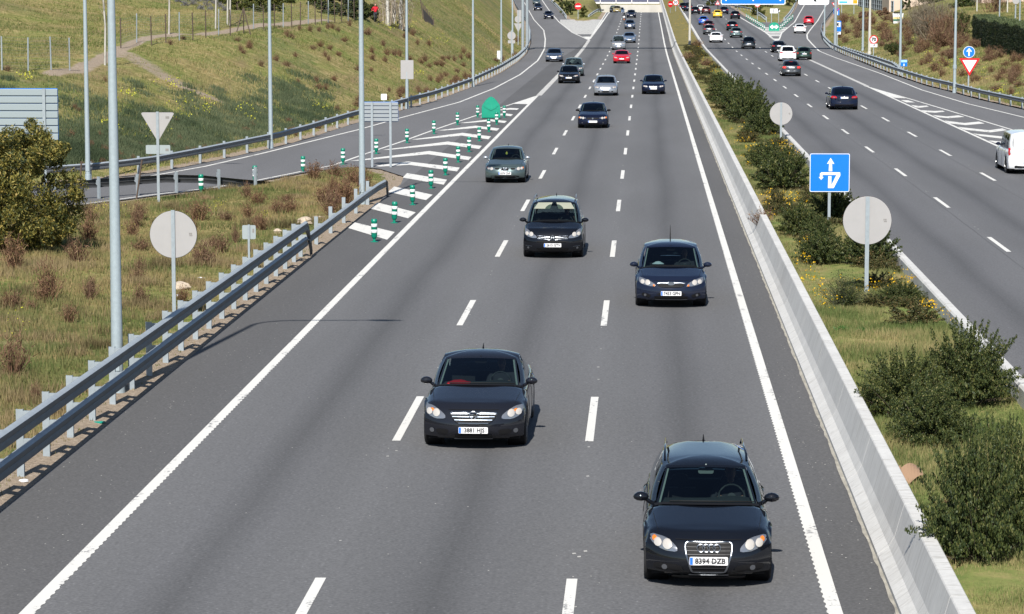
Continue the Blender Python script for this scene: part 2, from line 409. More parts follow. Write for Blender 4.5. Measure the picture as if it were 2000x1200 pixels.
strip_rows('carriageway', ys, cst(7.2), cst(18.15), 0, M_LANER, 6)
# ramps: triangulated polygons
def poly_sheet(name, pl, h, material):
    bm = bmesh.new(); vs = [bm.verts.new((x, y, 0)) for x, y in pl]; f = bm.faces.new(vs)
    bmesh.ops.triangulate(bm, faces=[f])
    for y in list(range(310, 800, 14)):
        bmesh.ops.bisect_plane(bm, geom=bm.verts[:]+bm.edges[:]+bm.faces[:], plane_co=(0, y, 0), plane_no=(0, 1, 0), dist=1e-4)
    for v in bm.verts: v.co.z = dipz(v.co.x, v.co.y)+h
    bmesh.ops.recalc_face_normals(bm, faces=bm.faces)
    me = bpy.data.meshes.new(name); bm.to_mesh(me); bm.free(); me.materials.append(material)
    o = link(name, me); struct(o); return o
LIb = LI+[(XL, 170), (XL, 300), (-8.05, 391)]
poly_sheet('slip_road', LO+LF[::-1]+[(-8.05, YL), (-8.05, 391), (XL, 300), (XL, LI[-1][1]-.5)]+LI[::-1], -.001, M_RAMP)
poly_sheet('slip_road', [(18.15, -30), (60, -30)]+RO+RF[::-1]+[(18.9, YR), (18.15, YR)], -.001, M_RAMP)
strip_rows('road_shoulder', [y for y in ys if y > YR], cst(18.15), cst(18.9), 0, M_SHOULD)

# ------------------------------------------------------------------ road markings
H1 = .005
cr = random.Random(3); p0 = MB()
for x0 in (-4.47, -.98, 11.25, 14.75):
    for k in range(60):
        y = 30+260*cr.random()**1.6; x = x0+cr.gauss(0, .05); a = cr.uniform(.02, .055); p0.add([(x, y, .004), (x+a, y+.02, .004), (x+a*.8, y+a*2.2, .004), (x-.01, y+a*1.6, .004)], [(0, 1, 2, 3)])
for k in range(700):
    x = cr.choice((cr.uniform(XL, -8.2), cr.uniform(-8, 2.4), cr.uniform(2.6, 3.3), cr.uniform(-10, -8.2))); y = 33+90*cr.random()**1.5; a = cr.uniform(.008, .024); p0.add([(x, y, .003), (x+a, y, .003), (x+a, y+a*1.5, .003), (x, y+a*1.6, .003)], [(0, 1, 2, 3)])
sm = MB()
for x0 in (11.02, 14.5): sm.grid([[(x0+.03*math.sin(y*.07)+.01*math.sin(y*.9), y, dipz(x0, y)+.003), (x0+.022+.03*math.sin(y*.07)+.01*math.sin(y*.9), y, dipz(x0, y)+.003)] for y in np.arange(26, 420, 2.0)])
struct(sm.build('paving_joints', mat('bitumen_seam', (.07, .07, .072), .8)))
o = p0.build('paint_crumbs', mat('paint_crumb', (.45, .44, .41), .8)); struct(o)
class Paint(MB):
    def line(s, pl, w, h=H1, tooth=0):
        pl = dense(pl, 5); L = []; Rr = []
        for i, (x, y) in enumerate(pl):
            x0, y0 = pl[max(i-1, 0)]; x1, y1 = pl[min(i+1, len(pl)-1)]
            d = math.hypot(x1-x0, y1-y0); nxx, nyy = (y1-y0)/d, -(x1-x0)/d
            L.append((x-nxx*w/2, y-nyy*w/2)); Rr.append((x+nxx*w/2, y+nyy*w/2))
        s.grid([[(*L[i], dipz(*L[i])+h), (*Rr[i], dipz(*Rr[i])+h)] for i in range(len(pl))])
    def quad(s, x0, x1, y0, y1, h=H1): s.add([(x0, y0, dipz(x0, y0)+h), (x1, y0, dipz(x1, y0)+h), (x1, y1, dipz(x1, y1)+h), (x0, y1, dipz(x0, y1)+h)], [(0, 1, 2, 3)])
    def px(s, pts, h=H1, scale=1):
        w = trace(pts); s.add([(x, y, dipz(x, y)+h) for x, y in w], [tuple(range(len(w)))])
def ml(x, y0=-20, y1=600): return [(x, y) for y in (y0, 100, 200, 300, 400, y1)]
p = Paint()
for x0, s in ((-8.07, 1), (2.53, -1)):
    p.line(ml(x0), .19)
    y = 28.0
    xe = x0+s*.095
    while y < 150:
        p.add([(xe, y, H1), (xe+s*.020, y+.05, H1), (xe+s*.020, y+.13, H1), (xe, y+.20, H1)], [(0, 1, 2, 3)]); y += .30
o = p.build('edge_lines', M_LINE); struct(o)
p = Paint()
k0 = 34.75
# dash centres every 17 m measured against the photograph
for x in (-4.47, -.98):
    for k in range(-1, 32):
        yc = k0+17.0*k-(0 if x > -2 else .1); y0 = yc-2.7
        if yc < 590: p.quad(x-.075, x+.075, y0, y0+5.4)
for x, ph in ((11.25, pix(1832.6, 395.8)[1]), (14.75, pix(1838.6, 298.8)[1])):
    for k in range(-6, 32):
        yc = ph+17*k
        if 25 < yc < 590: p.quad(x-.075, x+.075, yc-2.5, yc+2.5)
o = p.build('lane_dashes', M_LINE); struct(o)
p = Paint()
p.line([(7.72, -20), (7.72, 300), (7.72, 560)], .16)
p.line(trace([(1600,100),(1577,76),(1576,68),(1583,58),(1597,41),(1610,18),(1616,4)]), .2)
ROL = trace([(1600,100),(1640,116),(1720,144),(1800,176),(1890,203),(2000,229.6)])
p.line(ROL[::-1][:0]+[(38,90)]+[(27.5,140)]+ROL[::-1], .16)
p.line([(18.05, 20), (18.05, 226)], .18)
p.line(trace([(1688,168),(1780,194.5),(1852,216),(1926,238.5),(2000,261)])+[(24,110),(30,60)], .16)
p.line(trace([(1512.5,78),(1495,63.5),(1466.7,46.7),(1446.7,35),(1436,28)]), .25)
p.line(trace([(1521.7,78),(1526.7,65),(1541.7,52),(1551.7,44),(1560,29),(1571,10),(1575,0)]), .2)
p.line(trace([(1148.6,78),(1118,64),(1092.5,44),(1080.6,30.6),(1070,17),(1058.5,0)]), .2)
p.line(trace([(1152,76.5),(1172,50),(1187,28),(1193,22)]), .25)
p.line([(-45,96.2)]+trace([(275,347.5),(400,325.5),(512,300),(700,253.7),(775,232.5),(897,200),(965,173),(1016,146),(1050,119),(1063.6,95),(1065,76.5),(1062,59.5),(1043,39),(1029.6,15.3),(1021,0)]), .17)
p.line([(-45,88)]+trace([(162,399),(230,390),(320,378),(400,369),(480.5,357),(620,329),(650,323.5),(710.6,302),(790.8,274.8),(845,255),(927,227),(988,207.6),(1050.7,187)]), .15)
o = p.build('slip_road_lines', M_LINE); struct(o)
p = Paint()
p.line([(-7.97, 206), (-8.03, 391)], .42, H1+.001)
p.line([(18.1, 226), (18.2, 408)], .34, H1+.001)
o = p.build('worn_weaving_lines', M_LINE2); struct(o)
p = Paint()
CH = [[(693,435),(771,454),(756,469),(680,446)],[(737,396),(812,415.5),(797,427),(723,408)],[(770,365),(845,381),(832,391.5),(758,375.5)],[(795,338.7),(873,351.7),(866.6,361.4),(786.5,347.4)],
 [(730,324.6),(797,316),(898,327.9),(892.6,335.4),(799.5,322.6),(743,326)],[(682.5,314.9),(838.4,295.4),(920.8,307.3),(915,313.4),(836,301.9),(702,314.3)],
 [(747.5,293.2),(875,277),(941,285.6),(936,291.5),(873,283),(758,293.3)],[(803.8,273),(903.4,260),(959,267),(954,272.6),(902,265.5),(814.6,273.3)],
 [(854.7,255.3),(929.4,246),(975.5,251.4),(970.6,256),(929,250.5),(866.6,255.5)],[(899,240.6),(957.6,233.6),(990,237),(985.7,240.8),(957.6,237.3),(910,241)],
 [(936,229.5),(985,221.5),(1002,224),(997.6,227.6),(983,225.5),(946,230)],[(975,215),(996.6,211.3),(1013.9,212.4),(1009.6,215.2),(996.6,214.6),(980,216)],
 [(1001,203.3),(1050.7,187),(1032,204)]]
for c_ in CH: p.px(c_, H1+.002)
D8 = lambda a: [(1450+x*.2834, 160+y*.2834) for x, y in a]
for c_ in [[(835,25),(1130,115),(1030,110)],[(1090,127),(1140,128),(1190,143),(1130,143)],[(1160,160),(1215,168),(1270,165),(1285,172),(1220,180),(1195,178)],[(1230,197),(1320,202),(1380,200),(1395,207),(1330,214),(1260,210)],
 [(1310,230),(1410,240),(1490,232),(1530,243),(1420,252),(1345,245)],[(1390,268),(1530,285),(1630,275),(1670,288),(1540,300),(1430,288)],[(1485,312),(1700,335),(1790,322),(1825,335),(1710,350),(1530,332)],
 [(1585,357),(1790,378),(1950,372),(1950,390),(1780,392),(1640,375)],[(1690,405),(1780,412),(1950,420),(1950,435),(1790,425),(1740,422)]]: p.px(D8(c_), H1+.002)
# far gores, hatched
def gore(apex, la, lb, n_, fill, step=3.0):
    p.px(fill, H1+.002)
    for i in range(n_):
        y0 = apex-5-i*step; y1 = y0-step*.62
        p.px([(la(y0), y0), (lb(y0), y0), (lb(y1), y1), (la(y1), y1)], H1+.002)
gore(72, lambda y: np.interp(y, [44, 64, 78], [1094, 1119, 1147]), lambda y: np.interp(y, [30, 50, 77], [1185, 1172, 1152]), 14, [(1138,72),(1157,72),(1150,78)], 2.05)
gore(76, lambda y: np.interp(y, [46, 63, 78], [1467, 1495, 1513]), lambda y: np.interp(y, [52, 66, 78], [1541, 1527, 1521]), 6, [(1509,76),(1523,76),(1520,83)])
o = p.build('chevron_markings', M_LINE); struct(o)
p = Paint()   # double edge line and rumble between barrier and lane far off
o = None

# ------------------------------------------------------------------ median strip and concrete barriers
m, n, l, b = new_mat('median_earth')
fm = pos_noise(n, l, 1.1, 6, None, .65); ff = pos_noise(n, l, 14, 5, None, .7)
c = ramp(n, l, fm, [(.3, (.10, .155, .04)), (.5, (.18, .205, .065)), (.66, (.27, .235, .10)), (.8, (.29, .21, .12))])
g = n.new('ShaderNodeNewGeometry'); sp = n.new('ShaderNodeSeparateXYZ'); l.new(g.outputs['Position'], sp.inputs[0])
c = mixc(n, l, maprange(n, l, sp.outputs[1], 90, 230, .05, .62), c, ramp(n, l, fm, [(.3, (.11, .085, .035)), (.55, (.20, .14, .06)), (.75, (.27, .19, .10))]))
c = mixc(n, l, .5, c, ramp(n, l, ff, [(.25, (.5, .5, .45)), (.5, (1, 1, 1)), (.75, (1.45, 1.4, 1.3))]), 'MULTIPLY')
l.new(c, b.inputs['Base Color']); b.inputs['Roughness'].default_value = .95; b.inputs['Specular IOR Level'].default_value = .1
M_MED = m
MEDH = .46
rows = []
mxs = np.linspace(3.93, 7.0, 9)
for y in np.concatenate([np.arange(20, 200, 1.2), np.arange(200, 700, 4)]):
    rows.append([(x, y, dipz(8, y)+MEDH+(float(vnoise(x, y, 1.7, 8))-.5)*.16*(1 if 0 < i < 8 else .2)) for i, x in enumerate(mxs)])
o = MB().grid(rows).build('median_verge', M_MED, smooth=180); struct(o)

m, n, l, b = new_mat('concrete')
f1 = pos_noise(n, l, .9, 5, (1, 1, 1)); f2 = pos_noise(n, l, 14, 4, (1, 1, .4)); f3 = pos_noise(n, l, 2.5, 3, (1, 6, .15), .6)
c = ramp(n, l, f1, [(.3, (.51, .505, .485)), (.7, (.60, .595, .57))])
c = mixc(n, l, .4, c, ramp(n, l, f2, [(.3, (.82, .82, .82)), (.7, (1.12, 1.12, 1.12))]), 'MULTIPLY')
c = mixc(n, l, .6, c, ramp(n, l, f3, [(.30, (.55, .53, .49)), (.47, (1, 1, 1))]), 'MULTIPLY')
g = n.new('ShaderNodeNewGeometry'); sp = n.new('ShaderNodeSeparateXYZ'); l.new(g.outputs['Position'], sp.inputs[0])
l.new(c, b.inputs['Base Color']); b.inputs['Roughness'].default_value = .85
bp = n.new('ShaderNodeBump'); bp.inputs['Strength'].default_value = .2; bp.inputs['Distance'].default_value = .01
l.new(f2, bp.inputs['Height']); l.new(bp.outputs[0], b.inputs['Normal'])
M_CONC = m
M_JOINT = mat('barrier_joint', (.10, .095, .085), .9); M_DUST = mat('gutter_dust', (.34, .32, .27), .95, noise=.3, nscale=3)
br = empty('concrete_barrier', (3.6, 30, 0)); tag(br, 'long pale concrete barrier with sloped foot along the near edge of the planted median', 'barrier')
prof = [(3.36, 0), (3.36, .075), (3.52, .19), (3.60, .33), (3.73, .80), (3.745, .815), (3.925, .815), (3.94, .80), (4.02, .3), (4.02, 0)]
joints = []; y = 27.0; seg = 0
while y < 690:
    Ls = 6.0 if y < 220 else 24.0
    pcs = MB(); y1 = y+Ls-.02
    rows = [[(x-3.6, yy-30, z+dipz(8, yy)) for x, z in prof] for yy in (y, y1)]
    pcs.grid(rows); pcs.add(rows[0], [tuple(range(len(prof)))]); pcs.add(rows[1], [tuple(range(len(prof)-1, -1, -1))])
    pcs.build('barrier_segment', M_CONC, br); y += Ls; seg += 1
jm = MB()
rows = [[(x+(.012 if x < 3.83 else -.012)-3.6, yy-30, max(0, z-.012)+dipz(8, yy)) for x, z in prof] for yy in np.arange(27, 690, 6.)]
jm.grid(rows); jm.build('joint_filler', M_JOINT, br)
md = MB(); md.grid([[(3.335-.05*float(vnoise(y, 3, .5, 4))-3.6, y-30, .006+dipz(8, y)), (3.37-3.6, y-30, .006+dipz(8, y))] for y in np.arange(27, 400, .22)])
md.build('gutter_dust', M_DUST, br)
b2 = empty('concrete_barrier', (7.1, 30, 0)); tag(b2, 'low white topped concrete barrier on the far edge of the planted median', 'barrier')
prof2 = [(6.94, .3), (6.96, .78), (7.0, .82), (7.16, .82), (7.2, .78), (7.3, .3), (7.42, .15), (7.42, 0), (6.94, 0)]
y = 27.0
while y < 690:
    Ls = 6.0 if y < 220 else 24.0; y1 = y+Ls-.02; pcs = MB()
    rows = [[(x-7.1, yy-30, z+dipz(8, yy)) for x, z in prof2] for yy in (y, y1)]
    pcs.grid(rows, True); pcs.add(rows[0], [tuple(range(len(prof2)))]); pcs.add(rows[1], [tuple(range(len(prof2)-1, -1, -1))])
    pcs.build('barrier_segment', M_CONC, b2); y += Ls
# ------------------------------------------------------------------ figures (one continuous skinned surface each)
def figure(name, joints, bones, material, parent=None, sub=2):
    """joints: name -> (x, y, z, radius)"""
    ks = list(joints); me = bpy.data.meshes.new(name)
    me.from_pydata([joints[k][:3] for k in ks], [(ks.index(a), ks.index(b)) for a, b in bones], [])
    o = link(name, me, parent); md = o.modifiers.new('skin', 'SKIN')
    me.skin_vertices.new() if not me.skin_vertices else None
    for i, k in enumerate(ks):
        r = joints[k][3]; me.skin_vertices[0].data[i].radius = (r, r) if not isinstance(r, tuple) else r
    me.skin_vertices[0].data[0].use_root = True
    s = o.modifiers.new('smooth', 'SUBSURF'); s.levels = s.render_levels = sub
    me.materials.append(material); return o
def bake(o):
    dg = bpy.context.evaluated_depsgraph_get(); me = bpy.data.meshes.new_from_object(o.evaluated_get(dg))
    o.modifiers.clear(); m = o.data.materials[0]; o.data = me
    if not me.materials: me.materials.append(m)
    me.shade_smooth(); return o
M_CLOTH1 = mat('dark_jacket', (.03, .032, .04), .9); M_CLOTH2 = mat('brown_shirt', (.07, .045, .035), .9)
M_HAIR = mat('dark_hair', (.012, .009, .007), .7)
def driver(label, x, y, z, cloth, wheel=True, dirn=1, group='drivers seated behind windscreens'):
    """seated figure facing -Y (dirn=1)"""
    t = empty('person', (x, y, z), 0 if dirn > 0 else math.pi); tag(t, label, 'person', None)
    J = dict(pelvis=(0, .05, .42, .15), belly=(0, .10, .62, (.17, .13)), chest=(0, .14, .86, (.19, .13)), neck=(0, .13, 1.02, .055),
             sl=(-.19, .13, .96, .07), sr=(.19, .13, .96, .07), el=(-.26, -.08, .76, .05), er=(.26, -.08, .76, .05), wl=(-.17, -.33, .86, .035), wr=(.17, -.33, .86, .035),
             hl=(-.11, -.10, .44, .09), hr=(.11, -.10, .44, .09), kl=(-.14, -.40, .50, .07), kr=(.14, -.40, .50, .07))
    bake(figure('torso', J, [('pelvis', 'belly'), ('belly', 'chest'), ('chest', 'neck'), ('chest', 'sl'), ('chest', 'sr'), ('sl', 'el'), ('sr', 'er'), ('el', 'wl'), ('er', 'wr'), ('pelvis', 'hl'), ('pelvis', 'hr'), ('hl', 'kl'), ('hr', 'kr')], cloth, t, 1))
    hd = MB(); rows = []
    for i in range(11):
        a = math.pi*i/10; rr = math.sin(a); zz = math.cos(a)
        rows.append([(rr*.078*math.cos(q), rr*.098*math.sin(q)-(.018 if abs(math.sin(q)+1) < .1 and 4 < i < 8 else 0), zz*.125-.02*rr*0) for q in [2*math.pi*k/16 for k in range(16)]])
    hd.grid(rows, True); hd.xform(Matrix.Translation((0, .10, 1.17))); hd.tube([(0, .12, 1.0), (0, .11, 1.1)], .052)
    for s in (-1, 1):
        hd.tube([(s*.17, -.33, .86), (s*.165, -.37, .87), (s*.16, -.40, .88)], [.03, .042, .02])
    h = hd.build('head', M_SKIN, t, smooth=60)
    hr = MB(); hr.grid([[(p[0]*1.08, p[1]*1.08+.012, p[2]*1.06) for p in r] for r in rows[:6]], True)
    hr.xform(Matrix.Translation((0, .115, 1.18))); hr.build('hair', M_HAIR, h, smooth=60)
    return t

# ------------------------------------------------------------------ cars
PRE = dict(
 sedan=dict(L=4.6, W=1.79, H=1.43, c0=1.27, c1=2.10, c2=3.2, c3=3.95, zh=.735, zc=.955, zs=.88, zd=.97, cp=.62),
 hatch=dict(L=4.3, W=1.80, H=1.48, c0=1.10, c1=1.93, c2=3.55, c3=4.05, zh=.76, zc=.96, zs=.88, zd=.98, cp=.35),
 estate=dict(L=4.58, W=1.78, H=1.425, c0=1.32, c1=2.12, c2=3.95, c3=4.38, zh=.735, zc=.955, zs=.875, zd=.95, cp=.22),
 mpv=dict(L=4.45, W=1.83, H=1.65, c0=.92, c1=1.75, c2=3.9, c3=4.25, zh=.86, zc=1.06, zs=.97, zd=1.05, cp=.22),
 suv=dict(L=4.6, W=1.85, H=1.70, c0=1.25, c1=1.9, c2=3.95, c3=4.35, zh=.93, zc=1.10, zs=1.02, zd=1.08, cp=.25),
 van=dict(L=4.2, W=1.75, H=1.80, c0=.85, c1=1.45, c2=3.85, c3=4.05, zh=.93, zc=1.12, zs=1.02, zd=1.05, cp=.2))
def interp(x, pts): return float(np.interp(x, [p[0] for p in pts], [p[1] for p in pts]))
def circ(cx, cz, r, n=14, sx=1): return [(cx+sx*r*math.cos(2*math.pi*k/n), cz+r*math.sin(2*math.pi*k/n)) for k in range(n)]
def rrect(x0, x1, z0, z1, r=.02, n=3):
    out = []
    for cx, cz, a0 in ((x1-r, z1-r, 0), (x0+r, z1-r, 90), (x0+r, z0+r, 180), (x1-r, z0+r, 270)):
        for k in range(n+1):
            a = R(a0+90*k/n); out.append((cx+r*math.cos(a), cz+r*math.sin(a)))
    return out
def bulge(poly, k=2):
    """smooth a polygon by corner cutting"""
    for _ in range(k):
        q = []; n = len(poly)
        for i in range(n):
            a, b = poly[i], poly[(i+1) % n]
            q += [(a[0]*.8+b[0]*.2, a[1]*.8+b[1]*.2), (a[0]*.2+b[0]*.8, a[1]*.2+b[1]*.8)]
        poly = q
    return poly
def rad_map(c, k, poly): return [(c[0]+(x-c[0])*k, c[1]+(z-c[1])*k) for x, z in poly]

def make_car(label, kind, loc, rz, col, cat='car', name='car', lod=2, front=None, rear=None, facing='front', glass_rear=True, group=None, pitch=0, **ov):
    P = dict(PRE[kind]); P.update(ov); L, W, H = P['L'], P['W'], P['H']; hl = L/2; wr = P.get('wr', .32)
    front = front or {}; rear = rear or {}
    root = empty(name, loc, rz); root.rotation_euler.x = pitch; tag(root, label, cat, group)
    zh, zc, zs0, zd = P['zh'], P['zc'], P['zs'], P['zd']; c0, c1, c2, c3, cp = P['c0'], P['c1'], P['c2'], P['c3'], P['cp']
    a1, a2 = P.get('a1', .86), L-P.get('a2', .92)
    crown = lambda s: interp(s, [(0, .03), (c0, .075), (c3, .05), (L, .03)])
    ztop = lambda s: interp(s, [(0, zh-.03), (.18, zh+.01), (.5, zh+(zc-zh)*.38), (c0, zc), (c0+.3, zs0+.05), (c3-.3, zs0+.05) if kind != 'sedan' else (c3-.3, zd), (c3, zd), (L-.25, zd-.01), (L, zd-.06)])
    wid = lambda s: W/2*interp(s, [(0, .93), (.35, .965), (.9, .995), (L*.5, 1), (L-.7, .99), (L-.2, .955), (L, .93)])
    zbf = lambda s: interp(s, [(0, .24), (.5, .19), (L-.5, .19), (L, .26)])
    def sec(s):
        w, zt, cr, zb = wid(s), ztop(s), crown(s), zbf(s); zs = zt-cr; zl = zb+.02
        for a in (a1, a2):
            dd = abs(s-a); ra = wr+.055
            if dd < ra: zl = max(zl, wr+math.sqrt(ra*ra-dd*dd))
        zl = min(zl, zs-.13)
        pts = [(0, zb), (w-.26, zb), (w-.25, zl), (w-.035, zl), (w-.008, zl+.02), (w, max(.46, zl+.04)), (w+.004, max(.60, zl+.07)), (w-.012, max(zs-.14, zl+.09)), (w-.04, zs-.055), (w-.075, zs-.015), (w-.14, zs+.012),
               (w*.74, zs+cr*.60), (w*.45, zs+cr*.86), (w*.2, zs+cr*.97), (0, zs+cr)]
        return pts
    def surf_top(x, s):
        p = sec(s); return float(np.interp(-abs(x), [-q[0] for q in p[9:]], [q[1] for q in p[9:]]))
    bl = P.get('blunt', 1.0)
    pf = [(0.1, .20), (.25, .10), (.38, .025), (.52, 0), (.66, .012), (.8, .06), (.92, .12), (1.0, .21), (1.15, .34)]
    prf = lambda z, zt: interp(z/zt, pf)
    wf = wid(.35)
    def F(x, z): return -hl+.30*bl*(min(abs(x)/wf, 1.05))**3.0+prf(z, zh)*bl
    zr_ = zd-.03; pr = [(0.1, .16), (.25, .06), (.36, .0), (.52, .01), (.55, .055), (.75, .06), (.93, .075), (1.0, .13), (1.15, .25)]
    def Rr(x, z): return hl-.24*(min(abs(x)/wid(L-.3), 1.05))**3.2-interp(z/zr_, pr)
    body = MB()
    nS = [0, 14, 34, 56][min(lod+1, 3)]
    # barrel stations
    ss_ = sorted(set([round(v, 3) for v in np.linspace(.58, L-.50, nS)]+[round(a+d, 3) for a in (a1, a2) for d in ([-.376, -.37, -.33, -.25, -.12, 0, .12, .25, .33, .37, .376] if lod > 0 else [-.376, -.3, 0, .3, .376]) if .58 < a+d < L-.5]))
    Sf, Sr_ = sec(.30), sec(L-.28)
    def rowat(pts, yf): 
        r = [(x, yf(x, z), z) for x, z in pts]; return r
    def full(half): return half+[(-x, y, z) for x, y, z in half[-2:0:-1]]
    rows = []
    # front cap
    cz = .50
    kk = [0.0, .3, .55, .75, .88, .95, 1.0] if lod > 0 else [0.0, .5, .8, 1.0]
    for k in kk: rows.append(full([(x*max(k, .001), F(x*k, cz+(z-cz)*k), cz+(z-cz)*max(k, .001)) for x, z in Sf]))
    edge = rows[-1]
    s0 = ss_[0]; sec0 = sec(s0)
    for k in (.35, .7):
        A = Sf; B = sec0
        rows.append(full([(A[i][0]*(1-k)+B[i][0]*k, F(*A[i])*(1-k)+(s0-hl)*k, None) for i in range(len(A))]))
        r = rows[-1]; n2 = len(A)
        hz = []
        for i in range(n2):
            s_ = r[i][1]+hl; q = sec(max(s_, .05))[i]; hz.append((A[i][0]*(1-k)+B[i][0]*k, r[i][1], q[1] if i > 5 else A[i][1]*(1-k)+B[i][1]*k))
        rows[-1] = full(hz)
    nb = len(rows)
    for s in ss_: rows.append(full([(x, s-hl, z) for x, z in sec(s)]))
    s1 = ss_[-1]; B = sec(s1); A = Sr_
    for k in (.35, .7):
        hz = []
        for i in range(len(A)):
            yy = (s1-hl)*(1-k)+Rr(*A[i])*k; q = sec(min(yy+hl, L-.05))[i]
            hz.append((B[i][0]*(1-k)+A[i][0]*k, yy, q[1] if i > 5 else B[i][1]*(1-k)+A[i][1]*k))
        rows.append(full(hz))
    for k in kk[::-1]: rows.append(full([(x*max(k, .001), Rr(x*k, cz+(z-cz)*k), cz+(z-cz)*max(k, .001)) for x, z in Sr_]))
    nn = len(rows[0]); vs = [p for r in rows for p in r]; fs = []
    lo, hi = c0+.12-hl, c3-.12-hl
    for i in range(len(rows)-1):
        for k in range(nn):
            a, b2, c_, d = i*nn+k, i*nn+(k+1) % nn, (i+1)*nn+(k+1) % nn, (i+1)*nn+k
            ym = (rows[i][k][1]+rows[i+1][k][1])/2
            if 10 <= k < nn-10 and lo < ym < hi and nb-1 <= i < nb+len(ss_): continue
            fs.append((a, b2, c_, d))
    body.add(vs, fs)
    body.build('body', col, root, smooth=40)
    ub = MB(); ub.box(-W/2+.12, W/2-.12, -hl+.35, hl-.3, .17, .30)
    for a in (a1, a2):
        for s in (-1, 1): ub.tube([(s*(W/2-.05), a-hl, wr+.02), (s*(W/2-.34), a-hl, wr+.02)], wr+.05, 16)
    ub.build('underbody', M_BLACKP, root)
    # greenhouse ------------------------------------------------
    wb = W/2-.075; xb = W/2-.17; xt = W/2-P.get('tumble', .29); zR = H-.068
    N = [0, 4, 6, 9][min(lod+1, 3)]
    def ringpts(seg, t):
        if seg == 'ws':
            x = t; B_ = (xb*x, c0+.22*x*x, None); T = (xt*x, c1+.12*x*x, zR-.035*x*x)
        elif seg == 'ap':
            B_ = (xb+(wb-xb)*t, c0+.22+.16*t, None); T = (xt+.055*t, c1+.12+.09*t, zR-.035-.02*t)
        elif seg == 'side':
            yb0, yb1 = c0+.38, c3-.30; yt0, yt1 = c1+.21, c2-.10
            tt = t; B_ = (wb-.02*tt**3, yb0+(yb1-yb0)*tt, None); T = (xt+.055-.03*tt**2, yt0+(yt1-yt0)*tt, zR-.055+.045*math.sin(math.pi*tt**.7))
        elif seg == 'rc':
            B_ = (wb-.02-(.13)*t, c3-.30+.16*t, None); T = (xt+.025-.07*t, c2-.10+.07*t, zR-.055+.0*t)
        else:
            x = 1-t; B_ = ((wb-.15)*x, c3-.14*x*x, None); T = ((xt-.045)*x, c2-.03*x*x, zR-.055+.03*(1-x*x))
        z = surf_top(B_[0], B_[1])-.004
        return (B_[0], B_[1]-hl, z), (T[0], T[1]-hl, T[2])
    vv = [0, .05, .28, .5, .72, .945, 1.0] if lod > 0 else [0, .06, .5, .94, 1.0]
    def col_at(seg, t):
        B_, T = ringpts(seg, t); out = []
        for v in vv:
            bx = .035*4*v*(1-v) if seg in ('side', 'ap', 'rc') else 0; by = -.035*4*v*(1-v) if seg == 'ws' else (.03*4*v*(1-v) if seg == 'rw' else 0)
            out.append((B_[0]+(T[0]-B_[0])*v+bx, B_[1]+(T[1]-B_[1])*v+by, B_[2]+(T[2]-B_[2])*v))
        return out
    shell = MB()
    def strip(seg, t0, t1, n_, glass_mb, sides=(1, -1)):
        for sg in sides:
            cols = [[(sg*x, y, z) for x, y, z in col_at(seg, t0+(t1-t0)*i/n_)] for i in range(n_+1)]
            if glass_mb is None or glass_mb.get(sg) is None: shell.grid(cols)
            else:
                shell.grid([c_[:2] for c_ in cols]); shell.grid([c_[-2:] for c_ in cols]); glass_mb[sg].grid([c_[1:-1] for c_ in cols])
    wsm = MB(); g = {1: wsm, -1: wsm}; strip('ws', 0, .96, N, g); strip('ws', .96, 1, 1, None)
    strip('ap', 0, 1, 2, None)
    nW = P.get('windows', 2); fr = 1-cp*.5 if kind in ('hatch', 'estate', 'mpv', 'suv', 'van') else .84
    cuts = np.linspace(.05, fr, nW+1); sw = []
    strip('side', 0, .05, 1, None)
    for i in range(nW):
        ml_, mr_ = MB(), MB(); strip('side', cuts[i]+(.012 if i else 0), cuts[i+1]-.012, max(2, N//2), {1: ml_, -1: mr_}); sw += [ml_, mr_]
        if i: strip('side', cuts[i]-.012, cuts[i]+.012, 1, None)
    strip('side', fr-.012, 1, 2, None); strip('rc', 0, 1, 2, None)
    rwm = MB()
    if glass_rear: strip('rw', 0, .08, 1, None); strip('rw', .08, 1, N, {1: rwm, -1: rwm})
    else: strip('rw', 0, 1, N, None)
    # roof cap
    for sg in (1, -1):
        ring = [ringpts(a, b)[1] for a, b in [('ws', t) for t in np.linspace(0, 1, N+1)]+[('ap', t) for t in (.5, 1)]+[('side', t) for t in np.linspace(.1, 1, N+2)]+[('rc', t) for t in (.5, 1)]+[('rw', t) for t in np.linspace(.15, 1, N)]]
        rws = []
        ya, yb = c1+.5-hl, c2-.45-hl
        for x, y, z in ring:
            yc = min(max(y, ya), yb); zc_ = H
            if yb < ya: yc = (ya+yb)/2
            r_ = []
            for k in ((0, .12, .3, .6, 1) if lod > 0 else (0, .3, 1)): r_.append((sg*x*(1-k), y+(yc-y)*k, z+(zc_-z)*(1-(1-k)**2.4)))
            rws.append(r_)
        shell.grid(rws)
    bmx = shell; o = bmx.build('roof', col, root, smooth=50)
    bm = bmesh.new(); bm.from_mesh(o.data); bmesh.ops.remove_doubles(bm, verts=bm.verts, dist=.0008); bmesh.ops.recalc_face_normals(bm, faces=bm.faces); bm.to_mesh(o.data); bm.free()
    wsm.build('windscreen', M_GLASS, root, smooth=180)
    if glass_rear: rwm.build('rear_window', M_GLASS, root, smooth=180)
    for mb in sw: mb.build('side_window', M_GLASS, root, smooth=180)
    # interior ---------------------------------------------------
    if lod > 1:
        for sg in (1, -1):
            tm = MB()
            cols = [[(sg*x*.985, y+.035, z-.004) for x, y, z in col_at('ws', t)] for t in (.925, .985)]; tm.grid([c_[1:-1] for c_ in cols])
            tm.build('pillar_trim', mat('pillar_trim', (.34, .40, .38), .7), root)
    it = MB(); fz = zs0-.42; yi0, yi1 = c0+.10-hl, c3-.12-hl
